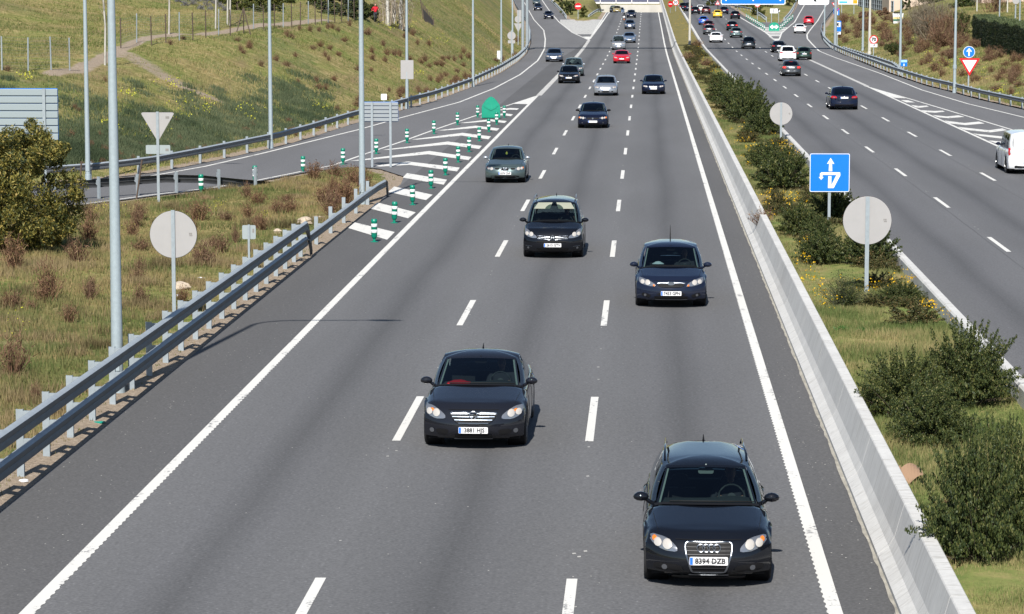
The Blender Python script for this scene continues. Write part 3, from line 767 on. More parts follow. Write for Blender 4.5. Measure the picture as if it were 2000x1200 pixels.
    it.grid([[(x*sx_, y, z) for sx_, z in ((-1, zs0-.03), (-1, fz), (1, fz), (1, zs0-.03))] for x, y in ((xb-.02, yi0), (wb-.05, yi0+.3), (wb-.05, yi1-.3), (wb-.17, yi1))])
    it.build('interior', M_INT, root)
    ds = MB(); ds.grid([[(x, c0+.10+dy-hl+.18*(x/xb)**2, surf_top(x, c0+.1)+dz+(.035*math.exp(-((x-.37)/.2)**2) if dy > .2 else 0)) for x in np.linspace(-xb, xb, 13)] for dy, dz in ((0, -.03), (.2, -.01), (.42, .0), (.52, -.05), (.56, -.25), (.56, -.5))])
    ds.build('dashboard', M_DASH, root, smooth=60)
    for sx_ in (-.36, .36):
        st = MB(); yb_ = c0+1.35-hl
        st.box(sx_-.23, sx_+.23, yb_, yb_+.12, fz, zs0+.05); st.grid([[(sx_+.13*math.cos(a)*q, yb_+.08+dy, zs0+.17+.09*math.sin(a)*q) for a in [2*math.pi*k/10 for k in range(10)]] for dy, q in ((-.05, .01), (-.05, 1), (.05, 1), (.05, .01))], True); st.tube([(sx_, yb_+.06, zs0), (sx_, yb_+.06, zs0+.1)], .03, 6); st.build('seat', M_SEAT, root)
    st = MB(); st.box(-wb+.2, wb-.2, c0+2.25-hl, c0+2.4-hl, fz, zs0+.02)
    st.build('seat', M_SEAT, root)
    sw_ = MB(); tr = []
    for i in range(19):
        a = 2*math.pi*i/18; tr.append((.37+.185*math.cos(a), 0, .185*math.sin(a)))
    sw_.tube(tr, .014, 6, False); sw_.tube([(.19, 0, 0), (.55, 0, 0)], .016, 6); sw_.lathe([(.001, -.02), (.06, -.02), (.06, .03), (.001, .03)], 12, 'y', (.37, 0, 0))
    sw_.xform(Matrix.Translation((0, c0+.80-hl, zs0+.03)) @ Matrix.Rotation(R(-24), 4, 'X')); sw_.build('steering_wheel', M_DASH if lod > 1 else M_INT, root, smooth=60)
    if lod > 0:
        mm = MB(); mm.prism(rrect(-.11, .11, H-.20, H-.125, .03), c1+.02-hl, c1+.05-hl); mm.tube([(0, c1+.03-hl, H-.13), (0, c1+.0-hl, H-.06)], .012, 6)
        mm.build('interior_mirror', mat('mirror_back', (.25, .30, .29), .4) if front.get('palemirror') else M_BLACKP, root)
    if front.get('visors'):
        v_ = MB()
        for sg in (-1, 1): v_.add([(sg*.06, c1-.04-hl, H-.085), (sg*.50, c1+.02-hl, H-.095), (sg*.62, c1-.26-hl, H-.26), (sg*.13, c1-.30-hl, H-.26)], [(0, 1, 2, 3)])
        v_.build('sun_visor', mat('visor_cream', (.27, .28, .22), .8), root, fix=True)
    # wheels ------------------------------------------------------
    for a in (a1, a2):
        for sg in (-1, 1):
            xo = sg*(W/2-.012); wn_ = 24 if lod > 0 else 12
            ty = MB(); ty.lathe([(wr*.62, -.01), (wr*.66, 0), (wr*.93, 0), (wr, -.02), (wr, -.19), (wr*.93, -.21), (wr*.6, -.21)], wn_, 'x'); 
            ty.xform(Matrix.Translation((xo, a-hl, wr)) @ Matrix.Diagonal((sg, 1, 1, 1)))
            w_ = ty.build('wheel', M_TYRE, root, smooth=35)
            rm = MB(); rm.lathe([(.001, -.035), (wr*.14, -.03), (wr*.18, -.05), (wr*.2, -.09), (wr*.58, -.09), (wr*.6, -.005), (wr*.655, -.003), (wr*.66, -.03)], wn_, 'x')
            if lod > 0:
                for k in range(5):
                    M_ = Matrix.Rotation(2*math.pi*k/5, 4, 'X'); rm.box(-.055, -.02, -.035, .035, .04, wr*.6, M_)
            rm.xform(Matrix.Translation((xo, a-hl, wr)) @ Matrix.Diagonal((sg, 1, 1, 1))); rm.build('rim', M_RIM, w_)
    # surface-following patches -----------------------------------
    DZ = front.get('dz', .035)
    def patch(nm, poly, mt, off=.006, face='f', th=.02, parent=None, smooth=50, dish=0):
        if face == 'f': poly = [(x, z-DZ) for x, z in poly]
        n_ = len(poly); cx = sum(p[0] for p in poly)/n_; cz_ = sum(p[1] for p in poly)/n_
        fn = F if face == 'f' else Rr; sg = -1 if face == 'f' else 1
        mb = MB(); rws = []
        for k in (.001, .35, .7, 1.0): rws.append([(x, fn(x, z)+sg*(off+dish*(1-k*k)), z) for x, z in rad_map((cx, cz_), k, poly)])
        rws.append([(x, fn(x, z)-sg*th, z) for x, z in poly])
        mb.grid(rws, True); return mb.build(nm, mt, parent or root, smooth=smooth)
    def pair(nm, poly, mt, **k): return [patch(nm, [(sg*x, z) for x, z in poly], mt, **k) for sg in (1, -1)]
    def rim_strip(nm, poly, wdt, mt, off=.012, face='f', parent=None):
        if face == 'f': poly = [(x, z-DZ) for x, z in poly]
        n_ = len(poly); cx = sum(p[0] for p in poly)/n_; cz_ = sum(p[1] for p in poly)/n_
        fn = F if face == 'f' else Rr; sg = -1 if face == 'f' else 1; inn = []
        for x, z in poly:
            d_ = math.hypot(x-cx, z-cz_); inn.append((cx+(x-cx)*(1-wdt/d_), cz_+(z-cz_)*(1-wdt/d_)))
        mid = [((a[0]+b[0])/2, (a[1]+b[1])/2) for a, b in zip(poly, inn)]
        mb = MB(); mb.grid([[(x, fn(x, z)+sg*(-.012), z) for x, z in poly], [(x, fn(x, z)+sg*off*.7, z) for x, z in poly], [(x, fn(x, z)+sg*(off+.004), z) for x, z in mid], [(x, fn(x, z)+sg*off*.7, z) for x, z in inn], [(x, fn(x, z)-sg*.012, z) for x, z in inn]], True)
        return mb.build(nm, mt, parent or root, smooth=60)
    def plate(z, face, text=None, x0=0):
        z = z-(DZ if face == 'f' else 0)
        fn = F if face == 'f' else Rr; sg = -1 if face == 'f' else 1
        y = fn(.2, z)+sg*.018; mb = MB(); mb.prism(rrect(x0-.26, x0+.26, z-.056, z+.056, .012, 2), y, y-sg*.03)
        pl = mb.build('number_plate', M_PLATE, root)
        MB().box(x0-.255*(-sg), x0-.215*(-sg), y+sg*.001, y+sg*.003, z-.05, z+.05).build('plate_band', M_PLATEB, pl)
        if text: text_obj('plate_lettering', text, .105, M_INK, pl, (x0+.02, y+sg*.004, z-.002), .93, .0035)
        return pl
    if facing == 'front' or lod > 0:
        hp = front.get('head', [(.40, .60), (.43, .68), (.60, .735), (.80, .76), (.83, .70), (.74, .61), (.56, .575)])
        k = zh/.76; hp = [(x*W/1.79, z*k) for x, z in hp] if not front.get('abs') else hp
        bp_ = bulge(hp, 1)
        for hi_ in pair('headlight', bp_, M_HEADL, off=.004, dish=.015):
            pass
        hls = [o for o in root.children if o.name.startswith('headlight')]
        if lod > 0:
            cx = sum(p[0] for p in hp)/len(hp); cz_ = sum(p[1] for p in hp)/len(hp)
            for sg, ho in zip((1, -1), hls):
                for dx, rr in ((-.03, .066), (.10, .055)):
                    patch('reflector', circ(sg*(cx+dx), cz_+dx*.12, rr, 12), M_HEADB, off=.024, parent=ho, dish=.012)
                am = front.get('amber', rad_map((max(p[0] for p in hp)-.06, cz_+.05), .32, hp))
                if am: patch('indicator', [(sg*x, z) for x, z in am], M_AMBER, off=.024, parent=ho)
        gp = front.get('grille', [(-.40, .66), (.40, .66), (.36, .56), (-.36, .56)])
        gp = [(x*W/1.79, z*k) for x, z in gp] if not front.get('abs') else gp
        gb = bulge(gp, 2); gr = patch('grille', gb, M_BLACKP, off=.006)
        if front.get('frame', .0): rim_strip('grille_frame', gb, front['frame'], M_CHROME, parent=gr)
        if lod > 0:
            xs = [p[0] for p in gp]; zs_ = [p[1] for p in gp]; z0_, z1_ = min(zs_), max(zs_)
            def half_w(z):
                best = 0; n_ = len(gp)
                for i in range(n_):
                    (xa, za), (xb_, zb_) = gp[i], gp[(i+1) % n_]
                    if (za-z)*(zb_-z) <= 0 and za != zb_: best = max(best, abs(xa+(xb_-xa)*(z-za)/(zb_-za)))
                return best
            sl = MB(); ns = front.get('slats', 4)
            for i in range(ns):
                z = z0_+(z1_-z0_)*(i+.6)/(ns+.2); hw = half_w(z)-.03; hh = front.get('slat_h', .008)
                if hw > .05: sl.grid([[(x, F(x, zz)-o_, zz) for x in np.linspace(-hw, hw, 9)] for zz, o_ in ((z-hh-DZ, .005), (z-hh-DZ, .016), (z+hh-DZ, .016), (z+hh-DZ, .005))])
            sl.build('grille_slats', front.get('slatmat', M_BLACKP if not front.get('chrome') else M_CHROME), gr)
        for q in front.get('dark', [[(-.42, .36), (.42, .36), (.36, .28), (-.36, .28)]]): patch('air_intake', bulge(q, 1), M_BLACKP, off=.005)
        for q in front.get('darkpair', []): pair('air_intake', bulge(q, 1), M_BLACKP, off=.005)
        for q in front.get('chromebits', []): patch('chrome_trim', q, M_CHROME, off=.016)
        for q in front.get('chromepair', []): pair('chrome_trim', q, M_CHROME, off=.014)
        if front.get('fog') and lod > 0:
            fx, fz_, fr_ = front['fog']; pair('fog_light', circ(fx, fz_, fr_*.85, 10), M_FOG, off=.010)
        if front.get('plate', .44): plate(front.get('plate', .44), 'f', front.get('text'))
        em = front.get('emblem')
        if em and lod > 0:
            ez = front.get('ez', .61)-DZ; ey = F(0, ez)-.026; mb = MB()
            T_ = lambda: Matrix.Translation((0, ey, ez))
            if em == 'rings':
                for q in (-.108, -.036, .036, .108): mb.tube([(q+.052*math.cos(a), ey, ez+.052*math.sin(a)) for a in [2*math.pi*i/20 for i in range(21)]], .0085, 6, False)
            elif em == 'bolt':
                mb.tube([(.068*math.cos(a), ey, ez+.068*math.sin(a)) for a in [2*math.pi*i/20 for i in range(21)]], .011, 6, False)
                mb.prism([(x, ez+z) for x, z in ((-.10, .012), (.01, .028), (-.005, .0), (.10, -.012), (-.01, -.028), (.005, 0))], ey-.01, ey+.01)
            elif em == 'oval': mb.prism(circ(0, ez, .045, 20, 1.9), ey-.006, ey+.02)
            elif em == 'chevrons':
                for dz in (.035, -.03): mb.prism([(-.10, ez+dz-.045), (0, ez+dz+.035), (.10, ez+dz-.045), (.075, ez+dz-.06), (0, ez+dz-.005), (-.075, ez+dz-.06)], ey-.008, ey+.02)
            elif em == 'shield': mb.prism([(x, ez+z) for x, z in ((-.07, .045), (.0, .055), (.07, .045), (.055, -.02), (0, -.06), (-.055, -.02))], ey-.008, ey+.02)
            elif em == 'diamond': mb.prism([(-.05, ez), (0, ez+.075), (.05, ez), (0, ez-.075)], ey-.006, ey+.02)
            elif em == 'star':
                mb.tube([(.06*math.cos(a), ey, ez+.06*math.sin(a)) for a in [2*math.pi*i/20 for i in range(21)]], .008, 6, False)
                for a in (90, 210, 330): mb.tube([(0, ey, ez), (.06*math.cos(R(a)), ey, ez+.06*math.sin(R(a)))], [.012, .004], 5)
            else: mb.prism(circ(0, ez, .05, 16), ey-.006, ey+.02)
            mb.build('emblem', M_CHROME, gr)
    if facing == 'rear' or lod > 1:
        tp = rear.get('tail', [(.50, .72), (.52, .86), (.80, .88), (.83, .74)]); kz = zr_/.94
        tp = [(x*W/1.79, z*kz) for x, z in tp]
        tl = pair('tail_light', bulge(tp, 1), M_BRAKE if rear.get('brake') else M_TAIL, face='r', off=.010)
        if lod > 0:
            for sg, t_ in zip((1, -1), tl):
                cx = sum(p[0] for p in tp)/len(tp); cz_ = sum(p[1] for p in tp)/len(tp)
                patch('reverse_lamp', [(sg*x, z) for x, z in rad_map((cx-.03, cz_-.03), .32, tp)], M_HEADL, face='r', off=.022, parent=t_)
        plate(rear.get('plate', .80*kz if rear.get('hi') else .66), 'r')
        patch('rear_bumper', rrect(-.62, .62, .27, .38, .04), M_BLACKP, face='r', off=.006)
        if rear.get('emblem', 1) and lod > 0: patch('emblem', circ(0, .85*kz, .04, 10), M_CHROME, face='r', off=.02)
        if rear.get('hiblight'): 
            B_, T = ringpts('rw', 1); MB().box(-.16, .16, T[1]-.02, T[1]+.02, T[2]-.06, T[2]-.03).build('high_brake_light', M_BRAKE, root)
    # mirrors, rails, aerial, wipers -------------------------------
    for sg in (-1, 1):
        mm = MB(); cx, cy, cz_ = sg*(W/2+.035), c0+.42-hl, zs0+.105; rws = []
        for i in range(7 if lod > 0 else 5):
            nn_ = 6 if lod > 0 else 4; a = math.pi*i/nn_
            rws.append([(cx+math.sin(a)**.6*.112*math.cos(q)*(1.0-.12*math.sin(q)), cy-.055*math.cos(a)*1.3-.01, cz_+math.sin(a)**.6*.068*math.sin(q)) for q in [2*math.pi*j/12 for j in range(12)]])
        mm.grid(rws, True); mm.tube([(sg*(W/2-.09), cy+.02, zs0+.02), (sg*(W/2-.02), cy, cz_-.03)], [.035, .030], 6)
        mm.build('wing_mirror', P.get('mirror') or col, root, smooth=60)
    if lod > 0:
        if P.get('rails'):
            for sg in (-1, 1):
                MB().tube([(sg*(xt+.02), c1+.25-hl, H-.05), (sg*(xt+.02), c1+.36-hl, H+.025), (sg*(xt+.0), c2-.35-hl, H+.03), (sg*(xt-.01), c2-.22-hl, H-.05)], .018, 6).build('roof_rail', P['rails'], root, smooth=60)
        if P.get('aerial', 1): MB().tube([(0, c2-.25-hl, H-.01), (0, c2-.10-hl, H+P.get('aeh', .06))], [.018, .004], 6).build('aerial', M_BLACKP, root)
        wp = MB(); cw = MB(); cw.grid([[(x, c0+.03-hl+.22*(x/xb)**2+d_, surf_top(x, c0)+.006+e_) for d_, e_ in ((-.13, .0), (-.10, .008), (.02, .006))] for x in np.linspace(-xb*1.02, xb*1.02, 13)]); cw.build('cowl', M_BLACKP, root, smooth=60)
        for xa, xe_ in ((.08, .68), (-.52, .10)):
            wp.tube([(x, c0+.03-hl+.2*(x/xb)**2-.02, surf_top(x, c0)+.035) for x in np.linspace(xa, min(xe_, xb-.05), 5)], .009, 5)
        wp.build('wiper', M_BLACKP, root)
        # panel gaps: doors, bonnet
        pg = MB(); yB = c0+1.35
        for s in (c0+.22, yB, yB+.95):
            if s > c3-.15: continue
            for sg in (-1, 1):
                q = [p for p in sec(s)[4:10]]; pg.tube([(sg*(x+.001), s-hl, z) for x, z in q], .0045, 4)
        for sg in (-1, 1):
            pg.tube([(sg*wid(s)*(.80+.02*k), s-hl, surf_top(wid(s)*(.80+.02*k), s)+.001) for k, s in enumerate((.42, .7, 1.0, c0+.05))], .004, 4)
        pg.tube([(x, F(x, zh*.93)+.0, zh*.93) for x in np.linspace(-.45, .45, 8)], .004, 4)
        pg.build('panel_gaps', M_BLACKP, root)
    return root
def put_front(px, py, L=4.5, a=.86, h=0):
    x, y = pix(px, py); yc = y+L/2-a; return (x, yc, float(dipz(x, yc))+.003)
def slope(y): return -math.atan(float(zr(y+3)-zr(y-3))/6)

PB = paint('black', (.004, .005, .008), .0, .5); PNAVY = paint('navy', (.004, .007, .022), .0, .5); PGM = paint('dark_grey', (.0085, .0095, .014), .0, .55)
PGM2 = paint('grey', (.07, .075, .08), .6, .35); PSIL = paint('silver', (.40, .43, .47), .65, .35); PSBL = paint('silver_blue', (.18, .25, .36), .6, .35)
PGG = paint('green_grey', (.10, .14, .14), .6, .36); PRED = paint('red', (.50, .006, .02), .0, .3); PWH = paint('white', (.78, .79, .80), 0, .35)
PYEL = paint('yellow', (.80, .55, .03), 0, .35); PBLU = paint('blue', (.01, .09, .42), .2, .3); PDG = paint('dark_green', (.025, .045, .035), .4, .35)
PBEI = paint('gold', (.50, .40, .16), .5, .35); PSB2 = paint('steel_blue', (.075, .10, .15), .55, .35); PMAR = paint('maroon', (.06, .012, .012), .3, .3)
SILR = mat('satin_rail', (.35, .36, .38), .35, .8)
# ---- near oncoming cars
def dcar(label_car, label_driver, kind, pxy, col, **k):
    L = k.get('L', PRE[kind]['L']); loc = put_front(*pxy, L)
    c = make_car(label_car, kind, loc, 0, col, pitch=0, **k)
    P = dict(PRE[kind]); P.update({q: v for q, v in k.items() if q in P})
    if label_driver: driver(label_driver, loc[0]+.37, loc[1]-L/2+P['c0']+1.22, loc[2]+P['zs']-.86, M_CLOTH1 if 'dark' in label_driver else M_CLOTH2)
    return c
dcar('glossy black estate car with roof rails and four rings on its trapezoid grille', 'driver in dark jacket at the wheel of the nearest black estate car', 'estate', (1381, 1129), PB,
  lod=3, rails=PB, wr=.325, mirror=PB, H=1.445, tumble=.325, c1=2.08, c2=4.1, front=dict(abs=1, palemirror=1, dz=.05, head=[(.425,.575),(.43,.635),(.50,.70),(.585,.75),(.79,.775),(.80,.69),(.62,.585)],
  amber=circ(.735,.725,.034,8), grille=[(-.335,.70),(-.28,.725),(.28,.725),(.335,.70),(.325,.55),(.245,.305),(.20,.285),(-.20,.285),(-.245,.305),(-.325,.55)], frame=.026, slats=9, slat_h=.004, slatmat=mat('slat_grey', (.02,.02,.023), .5),
  emblem='rings', ez=.635, plate=.465, text='8394 DZB', dark=[[(-.5,.235),(.5,.235),(.5,.20),(-.5,.20)]], darkpair=[[(.37,.40),(.74,.42),(.76,.32),(.34,.30)]], fog=(.60,.36,.045), chromebits=[[(-.27,.265),(.27,.265),(.27,.252),(-.27,.252)]]))
dcar('dark grey saloon with wide chrome barred grille and red cloth on its dashboard', 'driver in dark jacket at the wheel of the dark grey saloon', 'sedan', (930, 866), PGM,
  lod=3, L=4.83, W=1.856, H=1.45, c0=1.33, c1=2.3, c2=3.3, c3=4.25, zc=.99, zs=.91, zh=.775, wr=.335, front=dict(abs=1, head=[(.50,.60),(.50,.66),(.60,.735),(.73,.80),(.86,.815),(.87,.74),(.82,.645),(.68,.59)], amber=[(.62,.70),(.74,.765),(.80,.75),(.66,.68)],
  grille=[(-.45,.715),(-.2,.73),(.2,.73),(.45,.715),(.38,.60),(.28,.52),(.0,.50),(-.28,.52),(-.38,.60)], frame=.014, slats=4, slatmat=mat('satin_bar', (.20, .24, .30), .4, .8), slat_h=.005, emblem='bolt', ez=.665, plate=.405, text='3881 HJS', chromebits=[[(-.42,.715),(-.1,.728),(-.1,.69),(-.40,.68)],[(.42,.715),(.1,.728),(.1,.69),(.40,.68)],[(-.34,.246),(.34,.246),(.34,.236),(-.34,.236)]],
  dark=[[(-.34,.325),(.34,.325),(.30,.25),(-.30,.25)]], darkpair=[[(.44,.42),(.68,.42),(.66,.33),(.46,.31)]], fog=(.745,.385,.05)))
rc = MB()
rx, ry = put_front(930, 866, 4.83)[:2]
def cloth(cx, cy, cz, w, d, h, seed):
    mb = MB(); rr = random.Random(seed); mb.grid([[(cx+w*(u-.5), cy+d*(v-.5), cz+h*math.sin(math.pi*u)*math.sin(math.pi*v)*(1+.5*rr.random())-.01) for u in np.linspace(0, 1, 8)] for v in np.linspace(0, 1, 6)]); return mb
o = cloth(rx-.36, ry-4.83/2+1.62, 1.0, .42, .26, .05, 1).build('red_cloth', mat('red_cloth', (.55, .012, .02), .9), smooth=180)
tag(o, 'crumpled red cloth lying on the dashboard of the dark grey saloon', 'cloth')
dcar('black people carrier with grey roof rails, twin chevron grille and cream sun visors', 'driver in brown shirt behind the windscreen of the black people carrier', 'mpv', (1081, 501), PB,
  lod=3, L=4.59, W=1.83, H=1.66, rails=SILR, mirror=PB, front=dict(abs=1, visors=1, head=[(.47,.66),(.50,.73),(.62,.79),(.76,.90),(.84,.93),(.85,.82),(.80,.71),(.62,.66)], amber=None, grille=[(-.47,.735),(0,.715),(.47,.735),(.46,.645),(0,.625),(-.46,.645)], slats=1, chrome=1, slat_h=.004,
  chromebits=[[(-.47,.745),(-.08,.715),(-.08,.695),(-.46,.722)],[(.47,.745),(.08,.715),(.08,.695),(.46,.722)],[(-.47,.665),(-.08,.63),(-.08,.61),(-.46,.642)],[(.47,.665),(.08,.63),(.08,.61),(.46,.642)]], emblem='chevrons', ez=.69, plate=.45, text='2615 GTV',
  dark=[[(-.5,.37),(.5,.37),(.42,.25),(-.42,.25)], [(-.5,.58),(.5,.58),(.46,.53),(-.46,.53)]], chromepair=[[(.62,.415),(.82,.43),(.82,.418),(.62,.403)]], fog=(.74,.36,.04)))
dcar('dark blue grey hatchback with bright headlights and a sparkling chrome bar over its grille', 'driver in dark jacket at the wheel of the blue grey hatchback', 'hatch', (1310, 596), paint('blue_grey', (.007, .011, .026), .0, .5),
  lod=3, L=4.34, W=1.84, H=1.50, aeh=.35, mirror=None, front=dict(abs=1, head=[(.385,.60),(.42,.665),(.55,.735),(.72,.79),(.82,.81),(.83,.72),(.77,.65),(.55,.60)], amber=[(.41,.605),(.42,.64),(.46,.65),(.46,.605)], grille=[(-.36,.675),(0,.69),(.36,.675),(.30,.575),(-.30,.575)], frame=.014, slats=3, slat_h=.004,
  chromebits=[[(-.36,.70),(0,.715),(.36,.70),(.355,.672),(0,.685),(-.355,.672)],[(-.42,.268),(.42,.268),(.38,.252),(-.38,.252)]], emblem='oval', ez=.665, plate=.425, text='7453 GPN', dark=[[(-.44,.36),(.44,.36),(.40,.26),(-.40,.26)],[(-.2,.49),(.2,.49),(.42,.37),(-.42,.37)]], darkpair=[[(.50,.38),(.72,.44),(.76,.36),(.56,.31)]], fog=(.66,.375,.04)))
cx_, cy_ = put_front(1310, 596, 4.34)[:2]
o = cloth(cx_-.33, cy_-4.34/2+1.44, 1.02, .30, .22, .05, 3).build('dashboard_toy', mat('toy_white', (.62, .75, .80), .8), smooth=180); tag(o, 'small pale soft toy lying on the dashboard of the blue grey hatchback', 'toy')
dcar('grey green saloon with oval headlights and a yellow tag hanging in its windscreen, left lane', 'driver in brown shirt in the grey green saloon', 'sedan', (988, 356), PGG,
  lod=2, L=4.28, W=1.70, H=1.44, c0=1.12, c1=1.85, c2=3.1, c3=3.8, mirror=PSIL, a1=.82, front=dict(abs=1, head=[(.42,.605),(.44,.665),(.56,.705),(.74,.715),(.77,.66),(.70,.60),(.52,.585)], amber=[(.70,.65),(.71,.71),(.77,.71),(.77,.65)], grille=[(-.20,.685),(.20,.685),(.18,.60),(.08,.53),(-.08,.53),(-.18,.60)], frame=.03, slats=1, slat_h=.003,
  emblem='shield', ez=.625, plate=.455, text='8374 CNF', darkpair=[[(.22,.68),(.42,.675),(.42,.62),(.26,.60)]], dark=[[(-.62,.37),(.62,.37),(.55,.26),(-.55,.26)]], chromebits=[[(-.55,.245),(.55,.245),(.55,.235),(-.55,.235)]]))
ax, ay = put_front(988, 356, 4.28)[:2]
o = MB().prism(circ(0, 0, .055, 10, .8), -.004, .004).build('hanging_tag', mat('tag_yellow', (.75, .75, .12), .5)); o.location = (ax, ay-2.14+1.55, 1.17); tag(o, 'small yellow tag hanging in the windscreen of the grey green saloon', 'air freshener')
# ---- farther oncoming cars:  label, kind, px, py, colour, extras
FAR = [
 ('dark blue older saloon with orange corner lamps, next behind the grey green saloon', 'sedan', 1158, 250, PNAVY, dict(lod=2, L=4.55, W=1.75, mirror=M_BLACKP, front=dict(emblem='round', plate=.43, grille=[(-.38,.68),(.38,.68),(.34,.60),(-.34,.60)], frame=.012, head=[(.40,.62),(.40,.70),(.80,.70),(.80,.62)], amber=[(.70,.62),(.70,.70),(.80,.70),(.80,.62)], fog=(.6,.36,.04)))),
 ('silver hatchback in the middle lane beside the black saloon with star badge', 'hatch', 1183, 187, PSIL, dict(lod=1, L=4.26, W=1.77, front=dict(grille=[(-.5,.66),(0,.64),(.5,.66),(.4,.62),(0,.60),(-.4,.62)], chrome=1, dark=[[(-.3,.40),(.3,.40),(.26,.30),(-.26,.30)]], darkpair=[[(.42,.40),(.56,.40),(.56,.32),(.44,.32)]], plate=.50))),
 ('black saloon with a broad chrome grille and star badge in the right lane', 'sedan', 1276, 184, PNAVY, dict(lod=2, W=1.77, L=4.5, front=dict(emblem='star', ez=.64, grille=[(-.34,.70),(.34,.70),(.28,.58),(-.28,.58)], frame=.03, chrome=1, slats=4, plate=.47, head=[(.38,.62),(.44,.70),(.60,.72),(.78,.74),(.80,.66),(.64,.62),(.52,.58)]))),
 ('black hatchback with wide headlights just in front of the tall grey green people carrier', 'hatch', 1111, 163, PB, dict(lod=1, W=1.8, front=dict(emblem='diamond', ez=.66, head=[(.36,.62),(.40,.68),(.80,.78),(.80,.70),(.60,.60)], plate=.52, fog=(.62,.40,.05)))),
 ('tall grey green people carrier half hidden behind the black car in the leftmost lane', 'mpv', 1120, 149, PGG, dict(lod=1, W=1.82, mirror=PSIL)),
 ('steel blue saloon on the left slip road beside the green car', 'sedan', 1082, 121, PSB2, dict(lod=1, L=4.66, W=1.82, front=dict(emblem='round', ez=.64, chrome=1))),
 ('bright red car with red mirrors in the middle lane below the shadow of the gantry', 'hatch', 1214, 124, PRED, dict(lod=1, W=1.78, H=1.4, front=dict(emblem='round', plate=.52, head=[(.46,.60),(.50,.68),(.66,.73),(.78,.72),(.76,.63),(.60,.58)]))),
 ('silver van with two small grille slots directly behind the bright red car', 'van', 1208, 98, PSIL, dict(lod=1, H=1.82, mirror=M_BLACKP, front=dict(grille=[(-.10,.66),(.10,.66),(.10,.64),(-.10,.64)], darkpair=[[(.14,.68),(.38,.68),(.38,.62),(.14,.62)]]))),
 ('pale blue saloon in the middle lane partly hidden by the silver van', 'sedan', 1229, 84, PSBL, dict(lod=1, W=1.74)),
 ('silver nosed blue car following the motorcycle in the middle lane', 'hatch', 1230, 57, PSB2, dict(lod=1, W=1.72, front=dict(grille=[(-.3,.68),(.3,.68),(.25,.62),(-.25,.62)], chrome=1))),
 ('dark navy car with white plate beside the motorcycle, beyond the pale cars', 'hatch', 1233, 35, PNAVY, dict(lod=1, W=1.75)),
 ('small gold car just coming over the rise in the left lane', 'hatch', 1205, 23, PBEI, dict(lod=0, W=1.68, H=1.45)),
 ('black car close beside the small gold car at the top of the rise', 'suv', 1199, 20, PB, dict(lod=0)),
 ('light blue car behind the small gold car at the top of the rise', 'hatch', 1211.5, 18, PSBL, dict(lod=0)),
 ('dark blue car coming down the left slip road in front of two others', 'hatch', 1071, 37.5, PNAVY, dict(lod=1, W=1.75)),
 ('navy car with bright plate higher up the left slip road', 'sedan', 1050, 21, PNAVY, dict(lod=1, W=1.77)),
 ('green grey car at the top of the left slip road', 'hatch', 1047, 9, PGG, dict(lod=0)),
]
for lb, kd, px, py, cl, kw in FAR:
    L = kw.get('L', PRE[kd]['L']); loc = put_front(px, py, L)
    rz = 0
    if px < 1075: rz = -math.atan2(pix(1062, 59)[0]-pix(1029, 15)[0], -(pix(1062, 59)[1]-pix(1029, 15)[1]))*1 if py < 40 else 0; rz = R(4.2)
    make_car(lb, kd, loc, rz, cl, pitch=slope(loc[1]), **kw)
